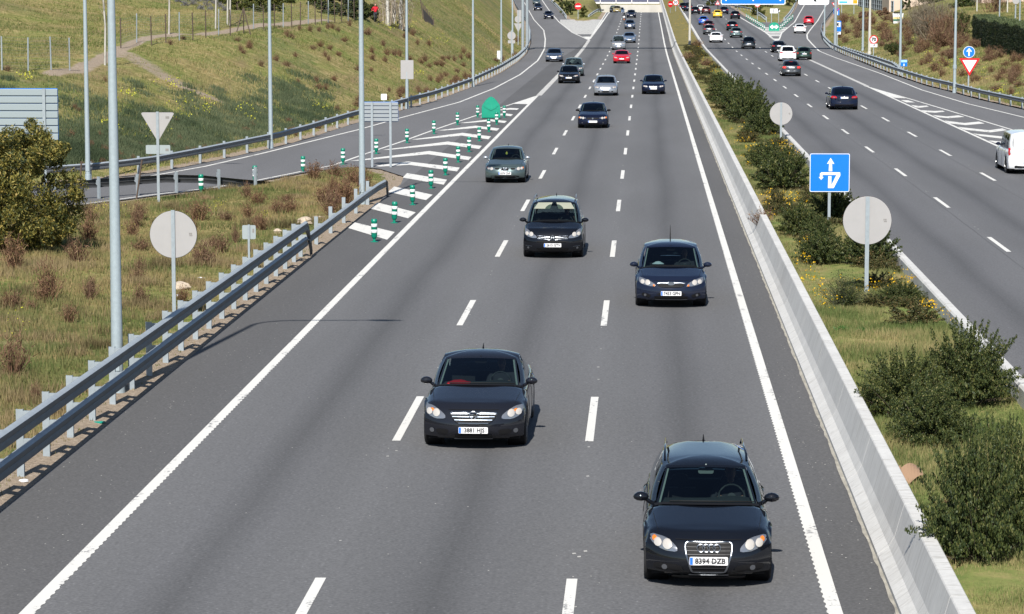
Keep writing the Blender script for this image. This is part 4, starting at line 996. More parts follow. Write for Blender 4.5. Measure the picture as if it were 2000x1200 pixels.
# ---- cars driving away on the far carriageway
AWAY = [
 ('dark blue saloon with a white plate driving alone nearest in the far carriageway', 'sedan', 1647, 214, PNAVY, dict(lod=2, L=4.78, W=1.886, H=1.50, c2=3.3, c3=4.35, rear=dict(hi=1, tail=[(.44,.78),(.50,.90),(.80,.92),(.84,.80),(.70,.76)]))),
 ('dark grey saloon with lit brake lights in front of the white off-roader', 'sedan', 1545, 149, PGM2, dict(lod=2, W=1.77, rear=dict(hi=1, brake=1, hiblight=1, tail=[(.52,.74),(.50,.84),(.60,.90),(.78,.88),(.82,.78),(.70,.72)]))),
 ('white off-roader with red tail lights behind the dark grey saloon', 'suv', 1538, 120, PWH, dict(lod=1, W=1.85, rear=dict(tail=[(.42,.80),(.42,.86),(.70,.92),(.84,.92),(.84,.84),(.70,.80)]))),
 ('dark green grey estate car to the right of the white off-roader', 'estate', 1570, 117, PDG, dict(lod=1, W=1.72, H=1.45, rear=dict(tail=[(.66,.66),(.66,.86),(.82,.86),(.82,.66)]))),
 ('black saloon with red tail lights beside the point of the far gore', 'sedan', 1521, 103, PB, dict(lod=1, rear=dict(hi=1))),
 ('grey people carrier with tall red tail lights in the middle lane under the gantry', 'mpv', 1462, 96, PGM2, dict(lod=1, L=4.25, W=1.74, H=1.56, rear=dict(tail=[(.70,.70),(.68,1.0),(.80,1.0),(.84,.74)]))),
 ('white saloon in the lane next to the planted median', 'sedan', 1398.5, 83.5, PWH, dict(lod=1, W=1.82, rear=dict(tail=[(.42,.82),(.42,.88),(.80,.90),(.82,.82)]))),
 ('green grey hatchback in the middle lane beyond the grey people carrier', 'hatch', 1438, 74, PGG, dict(lod=1, rear=dict(hi=1))),
 ('dark grey hatchback close behind the maroon car by the median', 'hatch', 1385, 68, PGM2, dict(lod=1, rear=dict(hi=1))),
 ('maroon and grey car between the bright blue hatchback and the dark grey hatchback', 'hatch', 1384, 59, PMAR, dict(lod=1, W=1.78, H=1.5)),
 ('bright blue hatchback in the lane by the median beyond the maroon car', 'hatch', 1374, 49, PBLU, dict(lod=1, W=1.68)),
 ('black hatchback with lit red tail lights beyond the green grey hatchback', 'hatch', 1430, 60, PGM, dict(lod=1, rear=dict(brake=1, hi=1))),
 ('bright yellow hatchback in the middle lane far ahead', 'hatch', 1401.5, 35, PYEL, dict(lod=1, W=1.72)),
 ('black car with red tail lights where the far gore line begins', 'hatch', 1436, 37.5, PB, dict(lod=1, rear=dict(hi=1))),
 ('dark blue car just beyond the bright yellow hatchback', 'hatch', 1414, 28, PNAVY, dict(lod=0)),
 ('dark car with red lights near the concrete median lamp post', 'hatch', 1358.5, 28, PB, dict(lod=0)),
 ('dark red car left of the bright yellow hatchback', 'hatch', 1379, 27.5, PMAR, dict(lod=0)),
 ('black car at the far end of the lane by the median', 'suv', 1335, 21.5, PB, dict(lod=0)),
 ('white car in heavy traffic between the dark car and the dark red car', 'hatch', 1368, 24, PWH, dict(lod=0)),
 ('dark blue van like car farthest along the lane by the median', 'van', 1344, 22, PNAVY, dict(lod=0)),
 ('white saloon entering the right hand slip road', 'sedan', 1563, 65.5, PWH, dict(lod=1, W=1.8)),
 ('bright red hatchback climbing the right hand slip road', 'hatch', 1580, 48.5, PRED, dict(lod=1, W=1.78)),
]
for lb, kd, px, py, cl, kw in AWAY:
    P = dict(PRE[kd]); P.update({q: v for q, v in kw.items() if q in P}); x, y = pix(px, py); yc = y+P['L']/2-.92
    rz = math.pi+(R(-2.2) if px > 1555 and py < 80 else 0)
    make_car(lb, kd, (x, yc, float(dipz(x, yc))+.003), rz, cl, facing='rear', pitch=-slope(yc), **kw)
# white pick-up with hard top at the right edge
x, y = pix(2003, 338); L = 5.1; yc = y+L/2-1.15
pk = make_car('white pickup truck with a hard top, cut off by the right edge', 'suv', (x, yc, .003), math.pi, PWH, cat='pickup truck', name='pickup_truck', facing='rear', lod=2, L=L, W=1.80, H=1.84, c0=1.35, c1=2.05, c2=4.75, c3=5.02, zh=1.0, zc=1.14, zs=1.06, zd=1.10,
    wr=.38, glass_rear=False, windows=3, tumble=.2, a2=1.15, mirror=PNAVY, rear=dict(plate=.52, tail=[(.78,.72),(.78,1.0),(.87,1.0),(.87,.72)], emblem=0))
# ------------------------------------------------------------------ guardrails
WB = [(0, .0), (.03, .012), (.08, .045), (.083, .115), (.058, .155), (.083, .195), (.083, .262), (.05, .288), (.015, .304), (0, .31)]
def walk(pl, step):
    out = []; need = 0.0
    for (x0, y0), (x1, y1) in zip(pl[:-1], pl[1:]):
        L = math.hypot(x1-x0, y1-y0); s = need
        while s <= L: out.append((x0+(x1-x0)*s/L, y0+(y1-y0)*s/L)); s += step
        need = s-L
    return out
def guardrail(label, pl, side, z0s, step, postw=.12, post_top=None, base=None, endsink=(0, 0), spacer=.12, pl_dense=2.5, group=None, postn=95, beam=None):
    """side +1: beam stands on the right hand of travel along pl"""
    base = base or (lambda x, y: gz(x, y)); ox, oy = pl[0]; oz = base(*pl[0])
    root = empty('guardrail', (ox, oy, oz)); tag(root, label, 'guardrail', group)
    dn = dense(pl, pl_dense); zz = [base(x, y) for x, y in dn]
    if len(zz) > 5: zz = [sum(zz[max(0, i-2):i+3])/len(zz[max(0, i-2):i+3]) for i in range(len(zz))]
    n = len(dn)
    for z0 in z0s:
        rows = []
        for i, (x, y) in enumerate(dn):
            x0, y0 = dn[max(i-1, 0)]; x1, y1 = dn[min(i+1, n-1)]; d = math.hypot(x1-x0, y1-y0); nx_, ny_ = (y1-y0)/d*side, -(x1-x0)/d*side
            sink = 0
            if endsink[0] and i < 4: sink = (1-i/4)**1.5*(z0+.1)
            if endsink[1] and n-1-i < 3: sink = (1-(n-1-i)/3)**1.5*(z0+.15)
            rows.append([(x+nx_*(spacer+o)-ox, y+ny_*(spacer+o)-oy, zz[i]+z0+h-sink-oz) for o, h in WB]+[(x+nx_*(spacer+o-.006)-ox, y+ny_*(spacer+o-.006)-oy, zz[i]+z0+h-sink-oz) for o, h in WB[::-1]])
        rl_ = MB().grid(rows, True).build('rail', beam or M_GALVSHADE, root, smooth=50)
        MB().grid([[(a[0], a[1], a[2]+.0025) for a in q[6:10]] for q in rows]).build('top_edge', beam or M_GALVLIT, rl_, smooth=50)  # strip over the lip; default colour paints the sunlight on it
    top = post_top or z0s[-1]+.31
    ps = walk(pl, step)[:postn]
    for i, (x, y) in enumerate(ps):
        j = min(range(n), key=lambda q: (dn[q][0]-x)**2+(dn[q][1]-y)**2); x0, y0 = dn[max(j-1, 0)]; x1, y1 = dn[min(j+1, n-1)]; a = math.atan2(y1-y0, x1-x0)
        mb = MB(); w = postw/2; bz = zz[j]-oz
        M_ = Matrix.Translation((x-ox, y-oy, bz)) @ Matrix.Rotation(a, 4, 'Z')
        for b in ((-.035, .035, -w, -w+.008), (-.035, .035, w-.008, w), (-.035, -.027, -w+.008, w-.008)): mb.box(*b, -.3, top, M_)
        for z0 in z0s:
            mb.box(-.03, .03, *sorted((-side*w, -side*(spacer+.005))), z0+.10, z0+.30, M_)
            mb.tube([tuple(M_ @ Vector((0, -side*(spacer+.02), z0+.155))), tuple(M_ @ Vector((0, -side*(spacer+.06), z0+.155)))], .022, 6)
        mb.build('post', M_GALV, root)
    return root
flat = lambda x, y: -.02
yE = pix(600, 505)[1]
guardrail('tall double beam guardrail on close set steel posts along the near left shoulder', [(-10.42, 33), (-10.42, yE-2), (-10.42, yE)], 1, (.37, .84), 2.0, base=flat, endsink=(0, 0), post_top=1.17, spacer=.20)
er = bpy.data.objects['guardrail']; mb = MB()
mb.grid([[(.20+o, yE-33+d_, z0_+(h-.15)*k_+.15+.0) for o, h in WB] for d_, z0_, k_ in ((-.02, .84, 1), (.25, .72, .95), (.9, .2, .7), (1.1, -.05, .6))]); mb.build('end_piece', M_GALVSHADE, er, smooth=60)
yS = pix(745, 386)[1]
guardrail('single beam guardrail running on from the double one and ending at the near gore', [(-10.42, yE+.4), (-10.42, yS-6), (-10.38, yS-2), (-10.30, yS)], 1, (.40,), 4.0, base=flat, endsink=(0, 0), post_top=.92, spacer=.20)
er = bpy.data.objects['guardrail.001']; mb = MB(); y0_ = yS-(yE+.4)
mb.grid([[(.36+.0*d_+o, y0_+d_, z0_+(h-.15)*k_+.15) for o, h in WB] for d_, z0_, k_ in ((-.04, .40, 1), (.12, .36, 1), (.3, .1, .9), (.4, -.15, .8))]); mb.build('end_piece', M_GALVSHADE, er, smooth=60)
LOr = [(x, y) for x, y in LO if y < 712]
LOo = [(x-.25, y+.1) for x, y in LOr]
guardrail('long guardrail curving along the foot of the grassy bank beside the left slip road', LOo, 1, (.42,), 4.0, base=lambda x, y: float(dipz(x, y)), endsink=(1, 0), post_top=.80, spacer=.10, pl_dense=3, postn=98)
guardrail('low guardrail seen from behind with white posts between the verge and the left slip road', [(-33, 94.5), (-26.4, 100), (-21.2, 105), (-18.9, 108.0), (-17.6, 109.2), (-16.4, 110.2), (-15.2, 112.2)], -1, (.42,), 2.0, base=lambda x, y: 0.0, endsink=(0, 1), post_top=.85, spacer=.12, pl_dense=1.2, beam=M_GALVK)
ROo = [(x+.25, y) for x, y in RO]
guardrail('long guardrail along the outer edge of the right hand slip road below the bank', ROo, -1, (.42,), 4.0, base=lambda x, y: float(dipz(x, y)), post_top=.78, spacer=.10, pl_dense=3, postn=98)
def up(px, py, h):   # ground point whose top at height h shows at the pixel
    best = None
    for q in np.arange(0, 60, .5):
        x, y, z = hit(px, py+q); d = ray(px, py); t = y/d.y; zt = CAMZ+d.z*t
        if best is None or abs(zt-z-h) < best[0]: best = (abs(zt-z-h), x, y)
    return best[1:]
U = [up(1648, 91, .75), up(1680, 101, .75), up(1715, 111, .75), up(1745, 121, .75), up(1760, 132, .75)]
U = sorted(U, key=lambda p: p[1])
guardrail('second shorter guardrail raised on the bank behind the long right hand one', U, -1, (.42,), 4.0, post_top=.8)
guardrail('short guardrail with pale posts along the right side of the far left wedge', trace([(1149, 37), (1158, 30), (1168, 24), (1178, 21)]), 1, (.42,), 5, base=lambda x, y: float(dipz(x, y)))
guardrail('short guardrail along the left side of the far left wedge', trace([(1106, 37), (1098, 26), (1088, 15), (1076, 3)]), -1, (.42,), 6, base=lambda x, y: float(dipz(x, y)))
guardrail('far guardrail running to the left side of the right hand wedge', trace([(1497, 44), (1487, 36), (1468, 25), (1440, 19.5)])+[(13.5, 660)], -1, (.42,), 6, base=lambda x, y: float(dipz(x, y))+.2)
guardrail('far guardrail climbing the right side of the right hand wedge', trace([(1531, 44), (1541, 33), (1549, 20), (1556, 3)]), 1, (.42,), 6, base=lambda x, y: float(dipz(x, y))+.1)

# ------------------------------------------------------------------ lamp posts
def lamp_post(label, x, y, z, h=11.5, r0=.125, r1=.06, arm=2.7, material=None, group='tall street lamps beside the motorway', seg=14, both=False, collar=False):
    t = empty('street_lamp', (x, y, z)); tag(t, label, 'street lamp', group)
    mt = material or M_POLE
    MB().tube([(0, 0, -.2), (0, 0, h*.5), (0, 0, h-1.2)], [r0, (r0+r1)/2, r1], seg).build('pole', mt, t, smooth=60)
    MB().lathe([(r0*1.9, 0), (r0*1.9, .03), (r0*1.25, .04), (r0*1.12, .35), (r0*1.02, .36)], seg, 'z').build('base_plate', mt, t, smooth=40)
    dr = MB(); dr.box(-.07, .07, -r0*1.03-.004, -r0*.9, .5, .95); dr.build('service_hatch', mt, t)
    if collar: MB().lathe([(r0*.98, 1.9), (r0*1.2, 1.92), (r0*1.2, 2.2), (r0*.98, 2.22)], seg, 'z').build('collar', mt, t, smooth=40)
    for s in ((1, -1) if both else (1,)):
        a = [(0, 0, h-1.25), (0, 0, h-.9)]+[(s*(.9-.9*math.cos(q)), 0, h-.9+.9*math.sin(q)) for q in np.linspace(.3, 1.35, 5)]+[(s*arm, 0, h+.12)]
        MB().tube(a, [r1]*3+[r1*.85]*4+[r1*.6], 10).build('arm', mt, t, smooth=60)
        hd = MB(); hd.grid([[(s*(arm-.1+.85*u), .16*math.sin(math.pi*min(1, .15+u*.85))*v, h+.12+.08*(1-v*v)-.03*u) for v in (-1, -.5, 0, .5, 1)] for u in np.linspace(0, 1, 7)])
        hd.grid([[(s*(arm-.1+.85*u), .16*math.sin(math.pi*min(1, .15+u*.85))*v, h+.12-.03*u-.05*(1-v*v)) for v in (-1, 0, 1)] for u in np.linspace(0, 1, 7)])
        hd.build('lamp_head', M_GALV, t, smooth=60)
    return t
def lp(label, px, py, **k):
    if k.pop('flat', False): x, y = pix(px, py); z = 0
    else: x, y, z = hit(px, py)
    return lamp_post(label, x, y, z-.03, **k)
lp('tallest grey lamp post standing just behind the near double guardrail', 230, 768, flat=True)
lp('grey lamp post by the end of the single beam guardrail at the near gore', 707.5, 400, flat=True)
lp('slim grey lamp post rising behind the tree at the far left', 172, 356, r0=.11, flat=True)
lp('grey lamp post behind the slip road guardrail below the wooden fence', 529, 291, r0=.115)
lp('grey lamp post carrying a square sign back beyond the slatted sign', 795, 213, r0=.115)
lp('grey lamp post on the left slip road where the bank turns brown', 924, 171, r0=.115)
lp('grey lamp post with a small white box by the bend of the left slip road', 979, 123, r0=.115)
lp('lamp post behind the round sign back at the bend of the left slip road', 1001, 106, r0=.13)
lp('lamp post with a dark strap on the right bank beside the give way sign', 1864, 183, r0=.13, collar=True)
lp('pale lamp post behind the small blue kilometre sign on the right bank', 1758, 131, r0=.14)
lp('thick concrete lamp post next to the seventy speed sign', 1698, 107, r0=.19, material=M_POLEC)
lp('grey lamp post left of the thick concrete one', 1685, 101, r0=.15)
lp('grey lamp post on the bend of the right hand slip road', 1610, 76, r0=.13)
x, y = pix(1347, 88, .4); lamp_post('double armed concrete lamp post standing in the planted median', x, y, .4, r0=.17, r1=.09, material=M_POLEC, both=True)
o = MB().prism(rrect(-.22, .22, 0, .9, .03), -.1, .1).build('junction_box', M_BWHITE); x, y, z = hit(975, 118); o.location = (x, y, z+.1); tag(o, 'small white electrical box at the foot of the lamp post by the bend', 'box')

# ------------------------------------------------------------------ signs
def sign_root(name, label, x, y, z, cat='road sign', group=None, rz=0):
    t = empty(name, (x, y, z), rz); return tag(t, label, cat, group)
def spost(t, h, w=.045, x=0, y=0.0, material=None):
    mb = MB(); mb.box(x-w, x+w, y-.02, y+.02, -.3, h); 
    for zz in np.arange(h-.15, max(h-1.6, .4), -.18): mb.box(x-.008, x+.008, y-.023, y-.0195, zz, zz+.03)
    return mb.build('pole', material or M_GALV, t)
def disc_back(t, cz, r, mat_back=None, sticker=True, y=.035):
    MB().lathe([(r, 0), (r, .03), (r-.012, .03)], 48, 'y', (0, y, cz)).build('sign_edge', M_BLACKP, t, smooth=40)
    f = MB().lathe([(.001, -.004), (r-.012, -.004), (r-.006, .0), (.001, .002)], 48, 'y', (0, y-.001, cz)).build('sign_panel', mat_back or M_SIGNB, t, smooth=30)
    fr = MB().lathe([(.001, .032), (r, .034), (.001, .036)], 32, 'y', (0, y, cz)).build('sign_face', M_SRED, t)
    if sticker:
        q = MB()
        for i, (a, b_) in enumerate(((.0, .02), (.03, .05), (.055, .075))): q.box(r*.66+a, r*.66+b_, y-.010, y-.0055, cz-.0, cz+.045)
        q.box(r*.66+.01, r*.66+.085, y-.010, y-.0055, cz-.035, cz-.015); q.build('maker_sticker', mat('sticker', (.22, .21, .20), .7), t)
    return f
def at_dist(px, Y): return aty(px, Y)
Y = 66.5; x = at_dist(333, Y); t = sign_root('road_sign', 'large round sign seen from its pale back, standing behind the near double guardrail', x, Y, 0); spost(t, 2.73); disc_back(t, 2.13, .585)
x, y = pix(1692, 573, MEDH); t = sign_root('road_sign', 'large round sign seen from its pale back, standing in the median before the blue sign', x, y, MEDH); spost(t, 2.44, .05); disc_back(t, 1.84, .615)
x, y = pix(1525, 281, MEDH); t = sign_root('road_sign', 'smaller round sign with a red rim seen from its back in the median bushes', x, y, MEDH); spost(t, 2.02); disc_back(t, 1.47, .56)
# blue turn-round sign
def rpanel(t, w, h, cz, face, back=None, border=None, name='sign_panel', r=.05, y=-.04, x=0):
    p_ = MB().prism(rrect(x-w/2, x+w/2, cz-h/2, cz+h/2, r, 4), y, y+.03).build(name, face, t)
    if border:
        o_, i_ = rrect(x-w/2+.004, x+w/2-.004, cz-h/2+.004, cz+h/2-.004, r, 4), rrect(x-w/2+border[1], x+w/2-border[1], cz-h/2+border[1], cz+h/2-border[1], max(.01, r-.01), 4)
        MB().grid([[(a, y-.001, b_) for a, b_ in o_], [(a, y-.004, b_) for a, b_ in o_], [(a, y-.004, b_) for a, b_ in i_], [(a, y-.001, b_) for a, b_ in i_]], True).build('border', border[0], p_)
    return p_
def shape(parent, name, polys, material, y, cz, s=1.0, cx=0):
    mb = MB()
    for p_ in polys: mb.prism([(cx+a*s, cz+b_*s) for a, b_ in p_], y, y+.003)
    return mb.build(name, material, parent)
x, y = pix(1619, 439, MEDH); t = sign_root('road_sign', 'square blue sign with a white straight arrow and a turn back arrow in the median', x, y, MEDH); spost(t, 1.2); 
c_z = 1.69; p_ = rpanel(t, 1.29, 1.25, c_z, M_SBLUE, border=(M_SWHITE, .022))
k = 1/269.0*1.29   # arrow laid out on the sign face
def zf(pts): return [((a-605)*k, (623-b_)*k) for a, b_ in pts]
shape(p_, 'arrow', [zf([(610, 522), (585, 564), (600, 560), (598, 613), (622, 613), (620, 560), (636, 564)]), zf([(596, 645), (617, 645), (617, 727), (594, 727)]),
   zf([(617.5, 727), (633, 727), (677, 640), (675, 620), (549, 620), (539, 630), (540, 652), (531, 652), (548, 672), (565, 652), (556, 652), (557, 638), (650, 638), (617.5, 706)])], M_SWHITE, -.0445, c_z)
# small sign back, near rail
Y = 78; x = at_dist(482, Y); t = sign_root('road_sign', 'small square sign back on a short post behind the double guardrail', x, Y, 0); spost(t, 1.38, .03); MB().prism(rrect(-.195, .195, .96, 1.36, .04), .03, .05).build('sign_panel', M_SIGNB2, t); MB().box(.10, .15, .024, .0295, 1.15, 1.26).build('maker_sticker', mat('sticker', (.22, .21, .20), .7), t)
# give way back + plate
x, y = pix(310, 401); t = sign_root('road_sign', 'pale triangular sign back with a small plate below it, in the left verge', x, y, 0); spost(t, 3.5, .05)
tri = [(-.56, 3.47), (.56, 3.47), (.61, 3.44), (.60, 3.39), (.04, 2.44), (0, 2.42), (-.04, 2.44), (-.60, 3.39), (-.61, 3.44)]; MB().prism(tri, .03, .055).build('sign_panel', M_SIGNB, t); MB().prism([(a, b_+.012) for a, b_ in tri], .056, .075).build('sign_edge', M_BLACKP, t)
MB().prism(rrect(-.46, .46, 1.92, 2.25, .04), .03, .05).build('sign_panel', M_SIGNB2, t)
q = MB(); q.box(.30, .44, .024, .029, 3.24, 3.33); q.box(.28, .40, .024, .029, 2.03, 2.12); q.build('maker_sticker', mat('sticker', (.22, .21, .20), .7), t)
# slatted sign backs
def slat_back(label, x, y, z, w, z0, z1, n_, posts, mt):
    t = sign_root('direction_sign', label, x, y, z, 'sign panel')
    h = (z1-z0)/n_
    for i in range(n_):
        b_ = z0+i*h; mb = MB(); prf_ = [(.05, b_+.01), (.012, b_+.03), (.012, b_+h-.035), (.05, b_+h-.012)]
        mb.grid([[(xx, yy, zz) for yy, zz in prf_]+[(xx, .07, zz) for yy, zz in prf_[::-1]] for xx in (-w/2, w/2)], True); mb.build('slat', mt, t)
    MB().prism(rrect(-w/2-.01, w/2+.01, z0-.01, z1+.01, .05), .075, .085).build('sign_face', M_SBLUE, t)
    for px_ in posts: MB().box(px_-.05, px_+.05, -.06, .0, -.3, z1).build('pole', M_GALV, t)
    return t
Y = 94; xr = at_dist(110, Y); w = 3.2; slat_back('big slatted sign back standing behind the leafy tree at the left edge', xr-w/2, Y, gz(xr-1.5, Y), w, 8.18-306*Y/5407-gz(xr-1.5, Y), 8.18-203*Y/5407-gz(xr-1.5, Y), 7, (w/2-.46, -w/2+.46), mat('slat_back_blue', (.26, .31, .33), .6, .0))
Y = 124.2; xm = at_dist(743, Y); slat_back('five slatted sign back on two thin posts at the start of the chevrons', xm, Y, 0, 1.56, 2.05, 2.94, 5, (-.40, .44), mat('slat_back_grey', (.27, .30, .32), .6, .0))
Y = pix(795, 213)[1]; x = at_dist(794, Y); g_ = hit(795, 213); Y = g_[1]-.25; x = at_dist(794.5, Y); d = ray(794, 118); zt = CAMZ+d.z/d.y*Y; d = ray(794, 155); zb_ = CAMZ+d.z/d.y*Y
t = sign_root('road_sign', 'square pale sign back fixed to the lamp post beyond the slatted sign', x, Y, zb_); MB().prism(rrect(-.43, .43, 0, zt-zb_, .04), .15, .17).build('sign_panel', M_SIGNB, t); MB().tube([(0, .17, .3), (0, .36, .3)], .03).build('bracket', M_GALV, t)
x, y, z = hit(750, 206); t = sign_root('marker_plate', 'tiny white plate on a stub post behind the slip road guardrail', x, y, z, 'marker'); spost(t, .75, .03); MB().prism(rrect(-.20, .20, .35, .76, .05), -.05, -.03).build('sign_panel', M_BWHITE, t)
def px_sign(label, bx, by, name='road_sign', group=None, flatz=None):
    if flatz is None: x, y, z = hit(bx, by)
    else: (x, y), z = pix(bx, by, flatz), flatz+float(zr(pix(bx, by, flatz)[1]))
    t = sign_root(name, label, x, y, z, group=group)
    f = lambda px, py: (ray(px, py).x/ray(px, py).y*y-x, CAMZ+ray(px, py).z/ray(px, py).y*y-z)
    return t, f, 5407/y
# far left cluster, all backs
t, f, s = px_sign('round sign back above a little plate on the outside of the left bend', 999, 111); cx, cz = f(999, 70); spost(t, cz+.6, .05); disc_back(t, cz, 8.2/s, sticker=False); a, b_ = f(992, 85); c, d = f(1006, 79); MB().prism(rrect(a, c, b_, d, .03), .03, .05).build('sign_panel', M_SIGNB, t)
t, f, s = px_sign('triangular sign back topped by a round back and a plate beyond the left bend', 1012, 88); cx, cz = f(1013, 38); spost(t, f(1013, 20)[1], .05); disc_back(t, cz, 7/s, sticker=False)
a, b_ = f(1003.5, 46); c, d = f(1021, 63.5); MB().prism([(a, b_), (c, b_), ((a+c)/2, d)], .03, .05).build('sign_panel', M_SIGNB, t); a, b_ = f(1010, 33); c, d = f(1020, 20); MB().prism(rrect(a, c, b_, d, .03), .06, .08).build('sign_panel', M_SIGNB, t)
# no entry signs
def no_entry(t, cz, r, cx=0):
    p_ = MB().lathe([(.001, -.01), (r, -.01), (r, .01), (.001, .01)], 32, 'y', (cx, -.04, cz)).build('sign_panel', M_SRED, t)
    MB().box(cx-r*.72, cx+r*.72, -.056, -.051, cz-r*.17, cz+r*.17).build('white_bar', M_SWHITE, p_)
t, f, s = px_sign('round red no entry sign in the far left wedge', 1129, 38); no_entry(t, f(1129, 12.5)[1], 6.6/s); spost(t, f(1129, 14)[1], .05)
x, y = pix(1309, 26, MEDH); x, y = x, y; t = sign_root('road_sign', 'dark red no entry sign turned sideways at the far end of the median', x, y, float(zr(y))+MEDH, rz=R(42)); s = 5407/y; no_entry(t, 1.75, 6.3/s); spost(t, 1.7, .05)
def speed(t, cz, r, txt, cx=0):
    p_ = MB().lathe([(.001, -.01), (r, -.01), (r, .01), (.001, .01)], 36, 'y', (cx, -.04, cz)).build('sign_panel', M_SRED, t)
    MB().lathe([(.001, -.004), (r*.76, -.004), (r*.76, .0), (.001, 0)], 36, 'y', (cx, -.052, cz)).build('white_disc', M_SWHITE, p_)
    if txt: text_obj('numerals', txt, r*1.15, M_SBLACK, p_, (cx, -.0575, cz-.01), .95, .03)
t, f, s = px_sign('round speed limit sign beside the dark red sign at the far end of the median', 1319.5, 22, flatz=MEDH); speed(t, f(1319.5, 5)[1], 6.2/s, '50'); spost(t, f(1319, 8)[1], .05)
t, f, s = px_sign('white signpost board with a route symbol and pointed end in the far right wedge', 1514, 44)
a, b_ = f(1504, 26.3); c, d = f(1524, 17); w_ = c-a; h_ = d-b_; p_ = MB().prism([(a, b_), (c-.5, b_), (c, (b_+d)/2), (c-.5, d), (a, d)], -.06, -.03).build('sign_panel', M_SWHITE, t)
shape(p_, 'symbol', [[(-.34, -.28), (-.22, .28), (-.16, .28), (-.28, -.28)], [(-.20, -.28), (-.14, .1), (-.05, .28), (.0, .28), (-.10, .1), (-.14, -.28)], [(.33, .25), (.50, .25), (.50, -.02), (.40, -.02), (.40, .0), (.33, .02)], [(.42, -.02), (.50, -.02), (.42, -.28), (.36, -.28)]], M_SBLACK, -.065, (b_+d)/2, w_*.75, (a+c)/2)
for q in (-.35, .35): MB().box((a+c)/2+q*w_-.05, (a+c)/2+q*w_+.05, -.03, .05, -.3, d).build('pole', M_GALV, t)
t, f, s = px_sign('round white sign with a red rim below the blue gantry panel', 1479, 40); speed(t, f(1479, 9)[1], 5.5/s, None); spost(t, f(1479, 12)[1], .05)
t, f, s = px_sign('triangular warning sign with red edge and a black symbol left of the blue gantry panel', 1402, 23)
a, b_ = f(1396.5, 10); c, d = f(1407, 0.5); p_ = MB().prism([(a, b_), (c, b_), ((a+c)/2, d)], -.05, -.03).build('sign_panel', M_SRED, t); k_ = .66; mx = (a+c)/2; mz = b_+(d-b_)*.36
p2 = MB().prism([(mx+(xx-mx)*k_, mz+(zz-mz)*k_) for xx, zz in ((a, b_), (c, b_), (mx, d))], -.056, -.051).build('white_triangle', M_SWHITE, p_); MB().box(mx-.05, mx+.05, -.062, -.057, mz-.15, mz+.25).build('symbol', M_SBLACK, p2); spost(t, b_, .09, material=M_SBLACK)
# right hand signs
t, f, s = px_sign('round blue sign with a white upward arrow above the give way triangle', 1891, 183)
cz = f(1893, 102)[1]; r = 11.4/s; p_ = MB().lathe([(.001, -.01), (r, -.01), (r, .01), (.001, .01)], 40, 'y', (0, -.04, cz)).build('sign_panel', M_SWHITE, t)
MB().lathe([(.001, -.004), (r*.92, -.004), (r*.92, 0), (.001, 0)], 40, 'y', (0, -.052, cz)).build('blue_disc', M_SBLUE, p_)
shape(p_, 'arrow', [[(-.12, -.68), (.12, -.68), (.12, .18), (.42, .0), (.42, .2), (0, .7), (-.42, .2), (-.42, 0), (-.12, .18)]], M_SWHITE, -.062, cz, r); spost(t, f(1891, 150)[1]+.05, .05)
mb = MB().box(-.03, .03, -.02, .02, f(1891, 150)[1]+.05, cz+r*.8).build('pole', M_GALV, t)
root_g = sign_root('road_sign', 'red edged white give way triangle under the round blue arrow sign', t.location.x, t.location.y-.02, t.location.z)
a, b_ = f(1873.5, 114); c, d = f(1913.5, 148.5); mx = (a+c)/2; p_ = MB().prism([(a, b_), (c, b_), (mx, d)], -.05, -.03).build('sign_panel', M_SRED, root_g); mz = d+(b_-d)*.64
MB().prism([(mx+(xx-mx)*.70, mz+(zz-mz)*.70) for xx, zz in ((a, b_), (c, b_), (mx, d))], -.056, -.051).build('white_triangle', M_SWHITE, p_)
t, f, s = px_sign('blue kilometre sign low beside the guardrail on the right', 1765, 140); a, b_ = f(1759, 130); c, d = f(1772, 117); p_ = MB().prism(rrect(a, c, b_, d, .04), -.05, -.03).build('sign_panel', M_SBLUE, t); h_ = d-b_
MB().box(a+.03, c-.03, -.056, -.051, b_+h_*.62, d-.03).build('pale_band', mat('sign_pale_blue', (.35, .60, .80), .4), p_); MB().box((a+c)/2-.05, (a+c)/2+.05, -.056, -.051, b_+.04, b_+h_*.4).build('symbol', M_SWHITE, p_); spost(t, b_+.1, .04)
t, f, s = px_sign('round seventy speed limit sign with an arrow plate on the right bank', 1706, 108); cz = f(1706.6, 77.6)[1]; speed(t, cz, 8.3/s, '70'); spost(t, cz, .05)
a, b_ = f(1700, 92.5); c, d = f(1713.5, 85.8); p_ = MB().prism(rrect(a, c, b_, d, .03), -.05, -.03).build('sign_panel', M_SWHITE, t); shape(p_, 'arrow', [[(-.4, -.4), (-.3, -.5), (.15, -.0), (.3, -.2), (.4, .5), (-.3, .3), (-.0, .15)]], M_SBLACK, -.056, (b_+d)/2, (d-b_)*.8, (a+c)/2)
t, f, s = px_sign('blue service sign with a white picture square and arrow plate by the right bend', 1635, 92); a, b_ = f(1629.6, 62); c, d = f(1643, 41); p_ = MB().prism(rrect(a, c, b_, d, .05), -.05, -.03).build('sign_panel', M_SBLUE, t)
a2_, b2_ = f(1631.5, 53); c2_, d2_ = f(1641.5, 43.5); q = MB().box(a2_, c2_, -.056, -.051, b2_, d2_).build('white_square', M_SWHITE, p_); mx, mz = (a2_+c2_)/2, (b2_+d2_)/2; shape(q, 'symbol', [circ(.0, .12, .22, 10), [(-.25, .1), (.3, -.3), (.1, -.4), (-.3, -.1)]], M_SBLACK, -.061, mz, d2_-b2_, mx)
